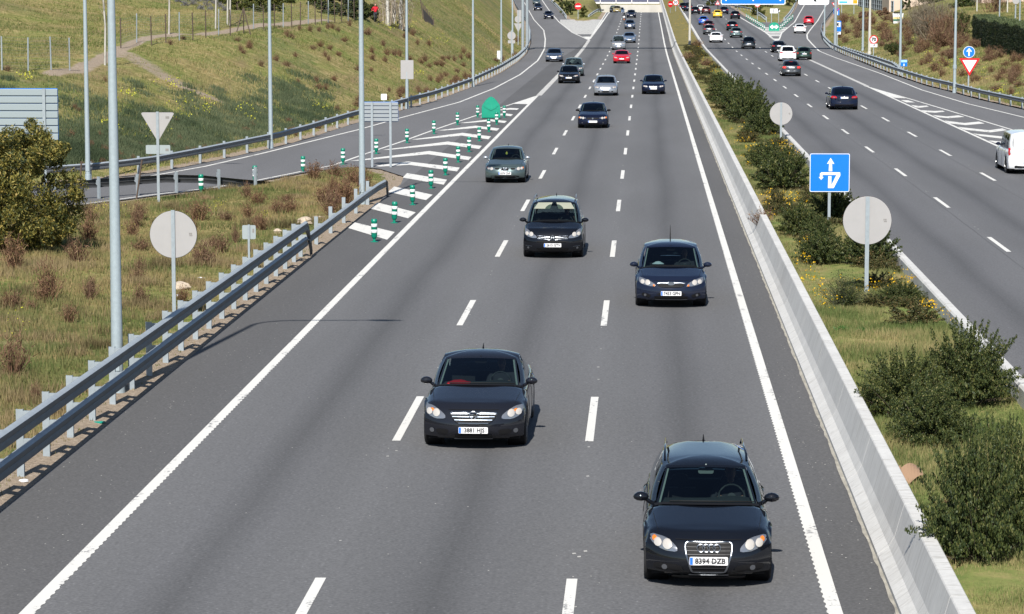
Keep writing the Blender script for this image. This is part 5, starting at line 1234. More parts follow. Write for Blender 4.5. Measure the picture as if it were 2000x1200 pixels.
a, b_ = f(1630, 67.5); c, d = f(1642, 62.4); p3 = MB().prism(rrect(a, c, b_, d, .02), -.05, -.03).build('sign_panel', M_SWHITE, t); shape(p3, 'arrow', [[(-.5, -.3), (-.4, -.4), (.1, 0), (.3, -.2), (.4, .4), (-.3, .3), (-.1, .1)]], M_SBLACK, -.056, (b_+d)/2, d-b_, (a+c)/2); spost(t, b_+.1, .05)
t, f, s = px_sign('blue sign crossed in red below a give way triangle at the right bend', 1632, 62); a, b_ = f(1628, 30); c, d = f(1639.5, 16); p_ = MB().prism(rrect(a, c, b_, d, .05), -.05, -.03).build('sign_panel', M_SBLUE, t)
mx, mz = (a+c)/2, (b_+d)/2; shape(p_, 'red_bar', [[(-.45, -.5), (-.3, -.5), (.45, .5), (.3, .5)]], M_SRED, -.060, mz, d-b_, mx); shape(p_, 'symbol', [[(.02, -.45), (.2, -.45), (.2, .05), (.02, .0)]], M_SWHITE, -.056, mz, d-b_, mx)
a, b_ = f(1624, 5.5); c, d = f(1637, 15.5); mx = (a+c)/2; p_ = MB().prism([(a, b_), (c, b_), (mx, d)], -.05, -.03).build('sign_panel', M_SRED, t); mz = d+(b_-d)*.62; MB().prism([(mx+(xx-mx)*.66, mz+(zz-mz)*.66) for xx, zz in ((a, b_), (c, b_), (mx, d))], -.056, -.051).build('white_triangle', M_SWHITE, p_); spost(t, b_, .06)
t, f, s = px_sign('white direction board with a blue stripe and orange square at the top right', 1656, 31); a, b_ = f(1637, 9); c, d = f(1676, -8); p_ = MB().prism(rrect(a, c, b_, d, .05), -.05, -.03).build('sign_panel', M_SWHITE, t)
q0 = f(1639, 6.8); q1 = f(1655, 2.8); MB().box(q0[0], q1[0], -.056, -.051, q0[1], q1[1]).build('blue_band', mat('sign_sky_blue', (.08, .42, .75), .4), p_); q0 = f(1666, 7.5); q1 = f(1674.5, 0); MB().box(q0[0], q1[0], -.056, -.051, q0[1], q1[1]).build('orange_square', M_SORANGE, p_)
for px_ in (1644, 1668): MB().box(f(px_, 5)[0]-.06, f(px_, 5)[0]+.06, -.03, .06, -.6, b_+.2).build('pole', M_GALV, t)

# ------------------------------------------------------------------ gantry
Yg = pix(1023, 98)[1]; xg0 = at_dist(1021, Yg); xg1 = at_dist(1631, Yg); zg = float(zr(Yg))
t = empty('gantry', (xg0, Yg, zg)); tag(t, 'steel gantry spanning both carriageways, its legs at the left bend and the right bend', 'gantry')
for q in (0, 1): MB().tube([(q*.55, 0, -.2), (q*.55, 0, 8.6)], .19, 12).build('leg', M_GALV, t, smooth=60)
MB().tube([(xg1-xg0, 0, -.2), (xg1-xg0, 0, 8.6)], .2, 12).build('leg', M_GALV, t, smooth=60)
bm_ = MB(); Lg = xg1-xg0
for zz, yy in ((7.3, -.4), (7.3, .4), (8.4, -.4), (8.4, .4)): bm_.tube([(0, yy, zz), (Lg, yy, zz)], .09, 8)
for i in range(27):
    x0, x1 = Lg*i/27, Lg*(i+1)/27
    for yy in (-.4, .4): bm_.tube([(x0, yy, 7.3 if i % 2 else 8.4), (x1, yy, 8.4 if i % 2 else 7.3)], .05, 5)
bm_.box(0, Lg, -.9, .9, 7.22, 7.27)  # walkway made broad to strengthen the gantry's cast shadow
bm_.build('truss', M_GALV, t)
MB().box(0, Lg, .45, .62, 7.28, 9.1).build('shadow_screen', M_GALV, t)  # solid sheet added out of view to thicken the shadow on the road
def gpanel(label, x0p, x1p, ypx, mt, hgt):
    xa, xb_ = at_dist(x0p, Yg-.6), at_dist(x1p, Yg-.6); d = ray(1500, ypx); z0 = CAMZ+d.z/d.y*(Yg-.6)
    tt = sign_root('overhead_sign', label, (xa+xb_)/2, Yg-.6, z0, 'sign panel'); w = xb_-xa
    p_ = MB().prism(rrect(-w/2, w/2, 0, hgt, .25, 4), -.04, .04).build('sign_panel', mt, tt)
    o_, i_ = rrect(-w/2, w/2, 0, hgt, .25, 4), rrect(-w/2+.1, w/2-.1, .1, hgt-.1, .2, 4)
    MB().grid([[(a, -.041, b_) for a, b_ in o_], [(a, -.046, b_) for a, b_ in o_], [(a, -.046, b_) for a, b_ in i_], [(a, -.041, b_) for a, b_ in i_]], True).build('border', M_SWHITE, p_)
    MB().box(-w/2+.3, w/2-.3, .045, .12, .3, .45).build('bracket', M_GALV, tt)
    for q in (-w*.3, w*.3): MB().box(q-.05, q+.05, .05, .18, .2, hgt).build('bracket', M_GALV, tt)
    return tt, p_, w
tt, p_, w = gpanel('wide blue gantry panel with white downward arrow tips at the top edge of the photo', 1407, 1533, 9.5, M_SBLUE, 3.2)
for q in (-.42, .0, .42): shape(p_, 'arrow', [[(q*w-.32, .85), (q*w, .42), (q*w+.32, .85), (q*w+.1, .85), (q*w+.1, 1.5), (q*w-.1, 1.5), (q*w-.1, .85)]], M_SWHITE, -.046, 0)
tt, p_, w = gpanel('pale gantry panel with a black slanting arrow over the right hand slip road', 1558, 1618, 9.5, M_SWHITE, 3.2)
shape(p_, 'arrow', [[(.35, .35), (.30, .75), (.18, .66), (-.25, 1.15), (-.35, 1.05), (.05, .58), (-.05, .45)]], M_SBLACK, -.048, 0)

# ------------------------------------------------------------------ bollards and gore markers
def bollard_proto():
    t = empty('bollard', (0, 0, 0))
    MB().lathe([(.13, 0), (.13, .015), (.05, .02), (.045, .10)], 16).build('foot', M_GREEN, t, smooth=40)
    MB().lathe([(.045, .10), (.075, .14), (.098, .19), (.098, .64), (.102, .645), (.102, .69), (.095, .70), (.085, .74), (.001, .745)], 20).build('body', M_GREEN, t, smooth=40)
    for z in (.30, .49): MB().lathe([(.1, z), (.1008, z+.001), (.1008, z+.099), (.1, z+.1)], 20).build('white_band', M_BWHITE, t, smooth=60)
    return t
bp0 = bollard_proto()
NEAR = [(731,473),(770,436),(806,400.5),(842,368.5),(870,342.5),(895,317.5),(916,297),(936,276),(955,258),(970,243.5),(985,230)]
WEST = [(933,229.5),(893.5,244.5),(847.5,262),(795,279.5),(735,301),(670,321.5),(592,335),(498,357),(393,381)]
words = ['nearest', 'second', 'third', 'fourth', 'fifth', 'sixth', 'seventh', 'eighth', 'ninth', 'tenth', 'eleventh']
first = True
for i, (px, py) in enumerate(NEAR):
    x, y = pix(px, py); o = bp0 if first else copy_tree(bp0); first = False; o.location = (x, y, .002); o.rotation_euler.z = i*1.3; o.rotation_euler.x = R([0, 2, -1, 1, 0, -2, 1, 0, 2, 0, -1][i])
    tag(o, 'green and white bollard, %s in the row beside the main carriageway at the near gore' % words[i], 'bollard', 'green and white bollards around the near gore')
for i, (px, py) in enumerate(WEST):
    x, y = pix(px, py); o = copy_tree(bp0); o.location = (x, y, .002 if i < 6 else gz(x, y)); o.rotation_euler.z = i
    tag(o, 'green and white bollard on the slip road side, %s counting from the green marker' % words[i].replace('nearest', 'first'), 'bollard', 'green and white bollards around the near gore')
for i in range(11):
    px, py = np.interp(i, [0, 10], [1458, 1493]), np.interp(i, [0, 4, 10], [37, 46, 60]); x, y = pix(px, py); o = copy_tree(bp0); o.location = (x, y, dipz(x, y)); o.scale = (1.1, 1.1, 1.25)
    tag(o, 'small green and white bollard in the row left of the round green arrow marker', 'bollard', 'bollards on the left side of the far gore')
for i in range(8):
    px, py = np.interp(i, [0, 7], [1525, 1548]), np.interp(i, [0, 7], [59, 38]); x, y = pix(px, py); o = copy_tree(bp0); o.location = (x, y, dipz(x, y)); o.scale = (1.1, 1.1, 1.25)
    tag(o, 'small green and white bollard in the row right of the round green arrow marker', 'bollard', 'bollards on the right side of the far gore')
x, y = pix(959, 232); t = empty('gore_marker', (x, y, .002)); tag(t, 'rounded green plastic marker seen from behind at the tip of the near gore', 'marker')
def marker(t, w, h, mt, arrows):
    out = [(-w/2, 0), (w/2, 0), (w/2, h*.52), (w*.45, h*.64), (w*.30, h*.82), (w*.14, h*.95), (0, h), (-w*.14, h*.95), (-w*.30, h*.82), (-w*.45, h*.64), (-w/2, h*.52)] if not arrows else [(-w/2, 0), (w/2, 0)]+[(w/2*math.cos(a), h*.45+h*.55*math.sin(a)) for a in np.linspace(0, math.pi, 15)]
    rows = []
    for yy, k_ in ((.75, .25), (.6, .62), (.25, .93), (.0, 1.0), (-.03, .98), (-.03, .5), (-.06, .01)): rows.append([(a*k_, yy, b_*(.25+.75*k_) if yy > 0 else h*.45+(b_-h*.45)*k_) for a, b_ in out])
    mb = MB().grid(rows, True); return mb.build('shell', mt, t, smooth=35)
sh = marker(t, 1.16, 1.36, M_GREENL, False); MB().box(-.56, .56, -.075, -.055, .05, .09).build('rib', M_GREEN, sh)
q = MB(); q.tube([(-.46, -.045, .80), (-.2, -.07, .60), (0, -.075, .50), (.2, -.07, .60), (.46, -.045, .80)], .008, 5); q.build('seam', mat('green_seam', (.008, .27, .175), .5), sh)
x, y = pix(1512, 61); t = empty('gore_marker', (x, y, dipz(x, y))); tag(t, 'round green marker with a white double headed arrow at the tip of the far gore', 'marker')
s = 5407/y; sh = marker(t, 20.5/s, 17/s, M_GREENL, True)
a_ = [(-.46, 0), (-.16, .24), (-.16, .10), (.16, .10), (.16, .24), (.46, 0), (.16, -.24), (.16, -.10), (-.16, -.10), (-.16, -.24)]
shape(sh, 'arrow', [a_], M_SWHITE, -.075, 8/s, 19/s)

# ------------------------------------------------------------------ far bridge, walls, buildings
M_BR = mat('bridge_concrete', (.55, .53, .48), .8, noise=.08, nscale=.8); M_BRD = mat('bridge_rail', (.09, .10, .16), .6); M_BRW = mat('bridge_edge_white', (.75, .73, .72), .6); M_WALL = mat('wall_concrete', (.50, .48, .43), .85, noise=.1, nscale=.5)
Yb = 700.0
def wz(py, Y): d = ray(1200, py); return CAMZ+d.z/d.y*Y
xa, xb_ = at_dist(1080, Yb), at_dist(1295, Yb)
t = empty('overpass', (xa, Yb, -3)); tag(t, 'distant overpass with white edge beam and dark railing across the end of the carriageway', 'bridge')
z1, z0 = wz(4, Yb)+3, wz(7.6, Yb)+3
MB().box(0, xb_-xa, 0, 9, z0, z1).build('edge_beam', M_BRW, t)
MB().box(0, xb_-xa, .3, 9.3, z1+.003, z1+.25).build('deck', M_BR, t)
rl = MB(); rl.box(0, xb_-xa, -.1, 0, z1+.05, z1+1.2); rl.build('railing', M_BRD, t)
for i in range(8): MB().box((xb_-xa)*i/7-.1, (xb_-xa)*i/7+.1, -.25, -.103, z0+.1, z1+1.3).build('railing_post', M_BRW, t)
for px_ in (1147, 1156, 1163): xx = at_dist(px_, Yb)-xa; MB().box(xx-.45, xx+.45, 1.2, 3, -6, z0).build('pillar', M_BR, t)
for px_ in (1301, 1306): xx = at_dist(px_, Yb)-xa; MB().box(xx-.5, xx+.5, 1.2, 3, -4, z1+4).build('pillar', M_BR, t)
t = tag(MB().box(at_dist(1158, 735)-0, at_dist(1300, 735), 735, 737, -12, wz(9.5, 735)).build('retaining_wall', M_WALL), 'pale concrete retaining wall under the distant overpass', 'wall')
# brick blocks and houses at the skyline
def block(name, label, px0, px1, Y, top, mt, winrows=2, wins=6, depth=14, cat='building'):
    xa, xb_ = at_dist(px0, Y), at_dist(px1, Y); zb = min(gz(xa, Y), gz(xb_, Y))-1
    t = empty(name, ((xa+xb_)/2, Y+depth/2, zb)); tag(t, label, cat); w = xb_-xa; h = top-zb
    MB().box(-w/2, w/2, -depth/2, depth/2, 0, h).build('wall', mt, t)
    MB().box(-w/2-.3, w/2+.3, -depth/2-.3, depth/2+.3, h+.003, h+.35).build('roof', mat('roof_grey', (.2, .19, .18), .8), t)
    for r_ in range(winrows):
        for i in range(wins):
            cx = -w/2+w*(i+.5)/wins; cz = h-1.6-r_*2.9; fr = MB().box(cx-.65, cx+.65, -depth/2-.06, -depth/2+.02, cz-.7, cz+.7).build('window', M_BWHITE, t)
            MB().box(cx-.55, cx+.55, -depth/2-.075, -depth/2-.062, cz-.6, cz+.6).build('pane', M_INT, fr)
    return t
block('brick_building', 'low orange brick building beyond the end of the median', 1336, 1385, 760, 9.2, mat('brick_orange', (.52, .16, .10), .85, noise=.1, nscale=2), 2, 5)
block('house', 'pale pink rendered building on the right skyline above the hedge', 1915, 2010, 420, 11, mat('render_pink', (.50, .38, .31), .85, noise=.06, nscale=1), 1, 4)
block('house', 'cream low building on the right skyline behind the railing fence', 1735, 1812, 470, 11.5, mat('render_cream', (.58, .47, .38), .85, noise=.06, nscale=1), 1, 4)
for k_, (px_, py_, lb) in enumerate(((1952, 37, 'left of the three thin poles on the grass above the dark hedge'), (1983, 45, 'middle pole with a round pale lamp above the dark hedge'), (1991.5, 47, 'rightmost plain thin pole above the dark hedge'), (1908, 24, 'thick brown pole behind the hedge top'), (1967.5, 25, 'cream pole standing farther back behind the hedge'))):
    x, y, z = hit(px_, py_); t = empty('pole', (x, y, z)); tag(t, lb, 'pole'); MB().tube([(0, 0, -.2), (0, 0, 5)], .09, 8).build('shaft', M_GALV if k_ < 3 else M_POLEC, t, smooth=60)
    hh = 5 if k_ != 1 else wz(2, y)-z; MB().lathe([(.001, 5.0), (.11, 5.01), (.11, 5.06), (.001, 5.08)], 10).build('cap', M_GALV, t)
    if k_ == 1: MB().lathe([(.001, -.03), (.38, -.03), (.38, .03), (.001, .03)], 20, 'y', (0, -.12, wz(1.5, y)-z)).build('round_plate', M_SIGNB, t)
# railing fence and white container on the right bank
fx = [hit(1676, 12), hit(1700, 17), hit(1722, 21.5), hit(1745, 24)]
t = empty('railing_fence', fx[0]); tag(t, 'grey upright railing fence along the top of the right bank', 'fence'); o0 = Vector(fx[0])
for i in range(20):
    u = i/19*3; j = min(int(u), 2); a = Vector(fx[j]).lerp(Vector(fx[j+1]), u-j)-o0; MB().box(a.x-.09, a.x+.09, a.y-.04, a.y+.04, a.z-.3, a.z+1.9).build('post', M_GALV, t)
for zz in (.2, 1.0, 1.8): MB().tube([tuple(Vector(q)-o0+Vector((0, 0, zz))) for q in fx], .04, 5).build('rail', M_GALV, t)
pn = MB(); pn.grid([[tuple(Vector(q)-o0+Vector((0, .15, zz))) for zz in (.0, 1.75)] for q in fx]); pn.build('dark_screen', mat('dark_screen', (.05, .055, .06), .9), t)
x, y, z = hit(1754, 45); s = 5407/y; w_ = 21/s; h_ = 20/s; t = empty('container', (x, y, z-.1), R(-6)); tag(t, 'white tapered container with a yellow and green band on the right bank', 'container')
MB().grid([[(-w_*.42, -1, 0), (w_*.42, -1, 0), (w_*.42, 1, 0), (-w_*.42, 1, 0)], [(-w_*.5, -1.2, h_), (w_*.5, -1.2, h_), (w_*.5, 1.2, h_), (-w_*.5, 1.2, h_)]], True).add([(-w_*.5, -1.2, h_), (w_*.5, -1.2, h_), (w_*.5, 1.2, h_), (-w_*.5, 1.2, h_)], [(0, 1, 2, 3)]).build('body', M_BWHITE, t)
MB().box(-w_*.44, w_*.44, -1.16, -1.11, h_*.42, h_*.62).build('yellow_band', mat('band_yellow', (.62, .50, .22), .6), t); MB().box(-w_*.44, w_*.44, -1.17, -1.12, h_*.30, h_*.40).build('green_band', mat('band_green', (.02, .20, .16), .6), t)
MB().box(-w_*.4, w_*.4, -1.26, 1.22, h_+.003, h_+.12).build('lid', M_BLACKP, t)

# ------------------------------------------------------------------ wooden and wire fence on the bank
M_WOOD = mat('fence_post_wood', (.09, .065, .05), .9, noise=.2, nscale=6); M_WIRE = mat('wire', (.30, .31, .30), .6, .3)
FP = [(4,138),(55,140),(100,137),(136,138),(236,95),(267,84),(296,90),(324,84),(350,80),(377,80),(402,74),(427,70),(450,71),(476,66),(495,57),(515,60),(536,56),(553,55),(570,54),(587,51),(602,49),(616,49),(628,47),(641,45),(654,45),(667,43),(680,42),(692,40),(704,39)]
t = None; prev = None
fr_ = [hit(*q) for q in FP]
for seg, (i0, i1) in enumerate(((0, 4), (4, len(FP)))):
    o0 = Vector(fr_[i0]); t = empty('wire_fence', o0); tag(t, ['see through wire fence on grey posts at the left before the footpath', 'long wire fence on dark posts along the crest of the bank right of the footpath'][seg], 'fence')
    pts = [Vector(q)-o0 for q in fr_[i0:i1]]; hh = 1.75 if seg == 0 else 1.85
    for j, a in enumerate(pts): MB().tube([(a.x, a.y, a.z-.3), (a.x+.03*math.sin(j*2.1), a.y, a.z+hh)], .04, 6).build('post', M_GALV if seg == 0 or j % 3 == 1 else M_WOOD, t)
    wr_ = MB()
    for zz in np.arange(.1, hh, .16): wr_.tube([(a.x, a.y, a.z+zz) for a in pts], .004, 3, False)
    wr_.build('wire', M_WIRE, t)
    if seg == 1:
        a = Vector(hit(476, 66))-o0
        MB().tube([(a.x, a.y, a.z+1.8), (a.x-.55, a.y-.1, a.z-.1)], .04, 6).build('brace', M_WOOD, t); MB().tube([(a.x, a.y, a.z+1.8), (a.x+.5, a.y-.1, a.z-.1)], .04, 6).build('brace', M_WOOD, t)

t = empty('broken_fence', hit(838, 50)); tag(t, 'dark leaning broken fence panel at the right end of the bank fence', 'fence'); o0 = t.location.copy()
for i in range(7): a = Vector(hit(828+i*3.2, 40+i*1.8))-o0; MB().tube([(a.x, a.y, -.2+a.z), (a.x-.35+.05*i, a.y+.1, a.z+2.1-.22*i)], .06, 5).build('post', M_WOOD, t)
a = Vector(hit(829, 42))-o0; b_ = Vector(hit(847, 51))-o0; MB().grid([[(a.x, a.y+.05, a.z), (a.x-.2, a.y+.1, a.z+1.3)], [(b_.x, b_.y+.05, b_.z), (b_.x-.1, b_.y+.1, b_.z+.6)]]).build('netting', mat('dark_netting', (.085, .07, .06), .95), t)
# ------------------------------------------------------------------ small stuff lying about
def rock(label, px, py, r, mt, seed, fl=.7, cat='rock', name='rock'):
    x, y, z = hit(px, py); rr = random.Random(seed); bm = bmesh.new(); bmesh.ops.create_icosphere(bm, subdivisions=3, radius=r)
    for v in bm.verts:
        n_ = v.co.normalized(); k_ = 1+.22*math.sin(n_.x*3+seed)+.15*math.sin(n_.y*5+seed*2)+.1*math.sin(n_.z*7+seed*3)+.05*rr.random(); v.co = Vector((v.co.x*1.25*k_, v.co.y*k_, v.co.z*fl*k_))
    me = bpy.data.meshes.new(name); bm.to_mesh(me); bm.free(); me.shade_smooth(); me.set_sharp_from_angle(angle=R(25)); me.materials.append(mt); o = link(name, me); o.location = (x, y, z+r*fl*.5); tag(o, label, cat); return o
M_ROCK = mat('pale_rock', (.46, .38, .29), .9, noise=.25, nscale=7, bump=.5)
rock('pale boulder in the verge behind the turned down end of the double guardrail', 594, 440, .22, M_ROCK, 1); rock('smaller pale stone left of the boulder near the guardrail end', 543, 456, .13, M_ROCK, 2)
rock('pale stone lying in dry grass right of the big round sign post', 357, 566, .17, M_ROCK, 3)
rock('flat pale stone in the verge near the lamp post at the gore', 622, 426, .14, M_ROCK, 4, .3)
M_LIT = mat('white_litter', (.75, .75, .76), .7)
for i, (px, py, lb) in enumerate(((46, 941, 'white scrap of litter at the foot of a guardrail post at the left edge'), (536, 437, 'white litter lying in the verge grass behind the guardrail'), (347, 579, 'small white scrap beside the stone by the round sign'), (393, 545, 'white paper scrap in the grass right of the stone'), (651, 243, 'pale scrap under the slip road guardrail'))):
    rock(lb, px, py, .07, M_LIT, 20+i, .35, 'litter', 'litter')
rock('small green scrap under the double guardrail', 193, 829, .08, mat('green_scrap', (.0, .28, .2), .6), 31, .2, 'litter', 'litter')
x, y = pix(1783, 945, MEDH); mb = MB(); mb.grid([[(-.30+.02*math.sin(v*9), 0, .0), (-.27, .05, .30), (-.20, .06, .32)] for v in (0, 1)][:0] or [[(u, .12*math.sin(u*7)+v*.3, .02+v*.16+.07*math.sin(u*11+v*2)) for u in np.linspace(-.17, .17, 8)] for v in np.linspace(0, 1, 5)]); mb.grid([[(-.22, 0, 0), (-.17, .02, 0)], [(-.25, .05, .22), (-.19, .06, .25)]])
o = mb.build('cardboard', mat('cardboard', (.27, .17, .105), .85)); o.location = (x, y, MEDH+.03); tag(o, 'bent piece of brown cardboard lying against the barrier in the median', 'cardboard')
# leaning stakes by the slip road rail
for i, (px, py, tx, ty, lb) in enumerate(((156, 364, 155, 319, 'short upright wooden stake behind the low guardrail at the left'), (265, 389, 274, 315, 'leaning wooden stake against the slip road near the give way back'))):
    x, y = pix(px, py); x2 = at_dist(tx, y); o = MB().tube([(0, 0, -.2), (x2-x, 0, wz(ty, y))], .035, 6).build('wooden_stake', M_WOOD); o.location = (x, y, 0); tag(o, lb, 'stake')
# motorcyclist
x, y = pix(1219, 44.5); t = empty('motorcycle', (x, y, dipz(x, y)+.003)); tag(t, 'motorcycle with a pale fairing and orange light between the lanes', 'motorcycle')
for yy in (-.72, .72): w_ = MB().lathe([(.20, -.05), (.30, -.05), (.32, 0), (.30, .05), (.20, .05)], 20, 'x', (0, yy, .32)).build('wheel', M_TYRE, t, smooth=50); MB().lathe([(.001, -.03), (.2, -.03), (.2, .03), (.001, .03)], 16, 'x', (0, yy, .32)).build('rim', M_RIM, w_)
fr2 = MB(); fr2.grid([[(.16*k_*math.cos(a), yy, .72+zz+.22*k_*math.sin(a)) for a in [2*math.pi*i/10 for i in range(10)]] for yy, zz, k_ in ((-.75, .15, .2), (-.6, .2, 1.1), (-.2, .1, 1.0), (.3, .0, .8), (.8, .12, .4))], True); fr2.build('fairing', M_BWHITE, t, smooth=60)
MB().prism(circ(0, .55, .12, 10), -.80, -.70).build('headlight', M_AMBER, t); MB().tube([(-.35, -.35, 1.05), (0, -.5, 1.0), (.35, -.35, 1.05)], .02, 6).build('handlebar', M_BLACKP, t)
MB().tube([(0, -.72, .32), (0, -.5, 1.0)], .05, 6).build('fork', M_BLACKP, t)
t = empty('person', (x, y+.15, dipz(x, y)+.003)); tag(t, 'motorcyclist in dark clothes and helmet riding between the lanes', 'person')
J = dict(pelvis=(0, .1, .86, .16), belly=(0, .05, 1.05, .15), chest=(0, -.05, 1.28, (.20, .14)), neck=(0, -.08, 1.42, .06), sl=(-.2, -.05, 1.36, .08), sr=(.2, -.05, 1.36, .08), el=(-.34, -.25, 1.16, .06), er=(.34, -.25, 1.16, .06), wl=(-.33, -.48, 1.08, .04), wr=(.33, -.48, 1.08, .04), hl=(-.15, .0, .82, .10), hr=(.15, .0, .82, .10), kl=(-.26, -.32, .74, .08), kr=(.26, -.32, .74, .08), al=(-.22, -.02, .38, .05), ar=(.22, -.02, .38, .05), tl=(-.22, -.18, .33, .04), tr=(.22, -.18, .33, .04))
bake(figure('body', J, [('pelvis', 'belly'), ('belly', 'chest'), ('chest', 'neck'), ('chest', 'sl'), ('chest', 'sr'), ('sl', 'el'), ('sr', 'er'), ('el', 'wl'), ('er', 'wr'), ('pelvis', 'hl'), ('pelvis', 'hr'), ('hl', 'kl'), ('hr', 'kr'), ('kl', 'al'), ('kr', 'ar'), ('al', 'tl'), ('ar', 'tr')], M_CLOTH1, t, 1))
MB().lathe([(.001, -.15), (.10, -.13), (.14, -.05), (.145, .03), (.11, .11), (.05, .15), (.001, .155)], 16, 'z', (0, -.10, 1.58)).build('helmet', M_BLACKP, t, smooth=60)
# runner in red by the fence
x, y, z = hit(733, 44); t = empty('person', (x, y, z-.1), R(20)); tag(t, 'person in a red top and dark trousers jogging behind the crest of the bank', 'person')
M_REDTOP = mat('red_top', (.55, .012, .03), .85)
J = dict(pelvis=(0, 0, .95, .13), belly=(0, -.01, 1.12, (.15, .11)), chest=(0, -.03, 1.33, (.18, .12)), neck=(0, -.04, 1.47, .05), sl=(-.18, -.03, 1.42, .065), sr=(.18, -.03, 1.42, .065), el=(-.30, .12, 1.18, .048), er=(.30, .02, 1.16, .048), wl=(-.24, -.10, 1.12, .032), wr=(.24, -.22, 1.20, .032))
bake(figure('torso', J, [('pelvis', 'belly'), ('belly', 'chest'), ('chest', 'neck'), ('chest', 'sl'), ('chest', 'sr'), ('sl', 'el'), ('sr', 'er'), ('el', 'wl'), ('er', 'wr')], M_REDTOP, t, 2))
J = dict(p=(0, 0, .93, .13), hl=(-.1, 0, .88, .10), hr=(.1, 0, .88, .10), kl=(-.11, -.22, .52, .06), kr=(.11, .08, .48, .06), al=(-.11, -.08, .10, .04), ar=(.11, .38, .22, .04), tl=(-.11, -.24, .04, .035), tr=(.11, .36, .08, .035))
bake(figure('legs', J, [('p', 'hl'), ('p', 'hr'), ('hl', 'kl'), ('hr', 'kr'), ('kl', 'al'), ('kr', 'ar'), ('al', 'tl'), ('ar', 'tr')], M_CLOTH1, t, 2))
hd = MB(); hd.lathe([(.001, -.12), (.06, -.10), (.085, -.02), (.09, .05), (.06, .11), (.001, .13)], 14, 'z', (0, -.05, 1.62)); h = hd.build('head', M_SKIN, t, smooth=60)
MB().lathe([(.095, .0), (.098, .05), (.068, .12), (.001, .14)], 14, 'z', (0, -.035, 1.62)).build('hair', M_HAIR, h, smooth=60)
for s_ in (-1, 1): MB().tube([(s_*.24, -.10 if s_ < 0 else -.22, 1.12 if s_ < 0 else 1.20), (s_*.22, -.18 if s_ < 0 else -.30, 1.15 if s_ < 0 else 1.24)], [.028, .034], 6).build('hand', M_SKIN, t)
# ------------------------------------------------------------------ plants
def leaf_mat(name, stops, rough=.55, trans=.25, spec=.3):
    m, n, l, b = new_mat(name); g = n.new('ShaderNodeNewGeometry')
    c = ramp(n, l, g.outputs['Random Per Island'], stops)
    oi = n.new('ShaderNodeObjectInfo'); c = mixc(n, l, maprange(n, l, oi.outputs['Random'], 0, 1, 0, .35), c, mixc(n, l, 1.0, c, (1.25, 1.05, .8), 'MULTIPLY'))
    l.new(c, b.inputs['Base Color']); b.inputs['Roughness'].default_value = rough; b.inputs['Specular IOR Level'].default_value = spec
    t = n.new('ShaderNodeBsdfTranslucent'); l.new(c, t.inputs[0]); mx = n.new('ShaderNodeMixShader'); mx.inputs[0].default_value = trans
    l.new(b.outputs[0], mx.inputs[1]); l.new(t.outputs[0], mx.inputs[2]); l.new(mx.outputs[0], n['Material Output'].inputs[0]); return m
M_LEAFD = leaf_mat('dark_green_leaves', [(0, (.022, .038, .014)), (.35, (.040, .060, .019)), (.7, (.072, .094, .027)), (.93, (.125, .14, .042)), (1, (.19, .18, .075))])
M_LEAFT = leaf_mat('olive_tree_leaves', [(0, (.024, .040, .015)), (.3, (.058, .072, .022)), (.55, (.14, .14, .036)), (.88, (.28, .25, .065)), (1, (.36, .27, .08))])
M_LEAFM = leaf_mat('yellow_green_leaves', [(0, (.03, .05, .015)), (.5, (.08, .10, .025)), (1, (.19, .18, .05))])
M_TWIG = leaf_mat('brown_twigs', [(0, (.075, .042, .030)), (.5, (.16, .095, .065)), (.85, (.27, .18, .115)), (1, (.20, .19, .08))], .85, .1, .1)
M_TWIGP = leaf_mat('pale_twigs', [(0, (.10, .085, .06)), (.6, (.19, .16, .12)), (1, (.28, .25, .19))], .85, .1, .1)
M_LAV = leaf_mat('grey_lavender', [(0, (.10, .10, .115)), (.6, (.20, .20, .22)), (1, (.30, .30, .33))], .9, .1, .1)
M_BARK = mat('bark', (.085, .065, .048), .9, noise=.3, nscale=8); M_BIRCH = mat('birch_bark', (.52, .50, .45), .8, noise=.3, nscale=5)
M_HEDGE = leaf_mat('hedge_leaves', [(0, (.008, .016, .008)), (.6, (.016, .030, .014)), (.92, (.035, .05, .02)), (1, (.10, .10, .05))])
M_HEDGELIT = leaf_mat('hedge_leaves_sunlit', [(0, (.05, .075, .035)), (.6, (.10, .135, .055)), (1, (.17, .19, .085))])  # hedge leaves coloured lighter to paint in the lit top
M_FLOW = leaf_mat('yellow_flowers', [(0, (.62, .36, .01)), (1, (.80, .55, .02))], .6, .2); M_FLOWP = leaf_mat('lemon_flowers', [(0, (.42, .42, .03)), (1, (.62, .60, .08))], .6, .2)
M_GRASS_ = None
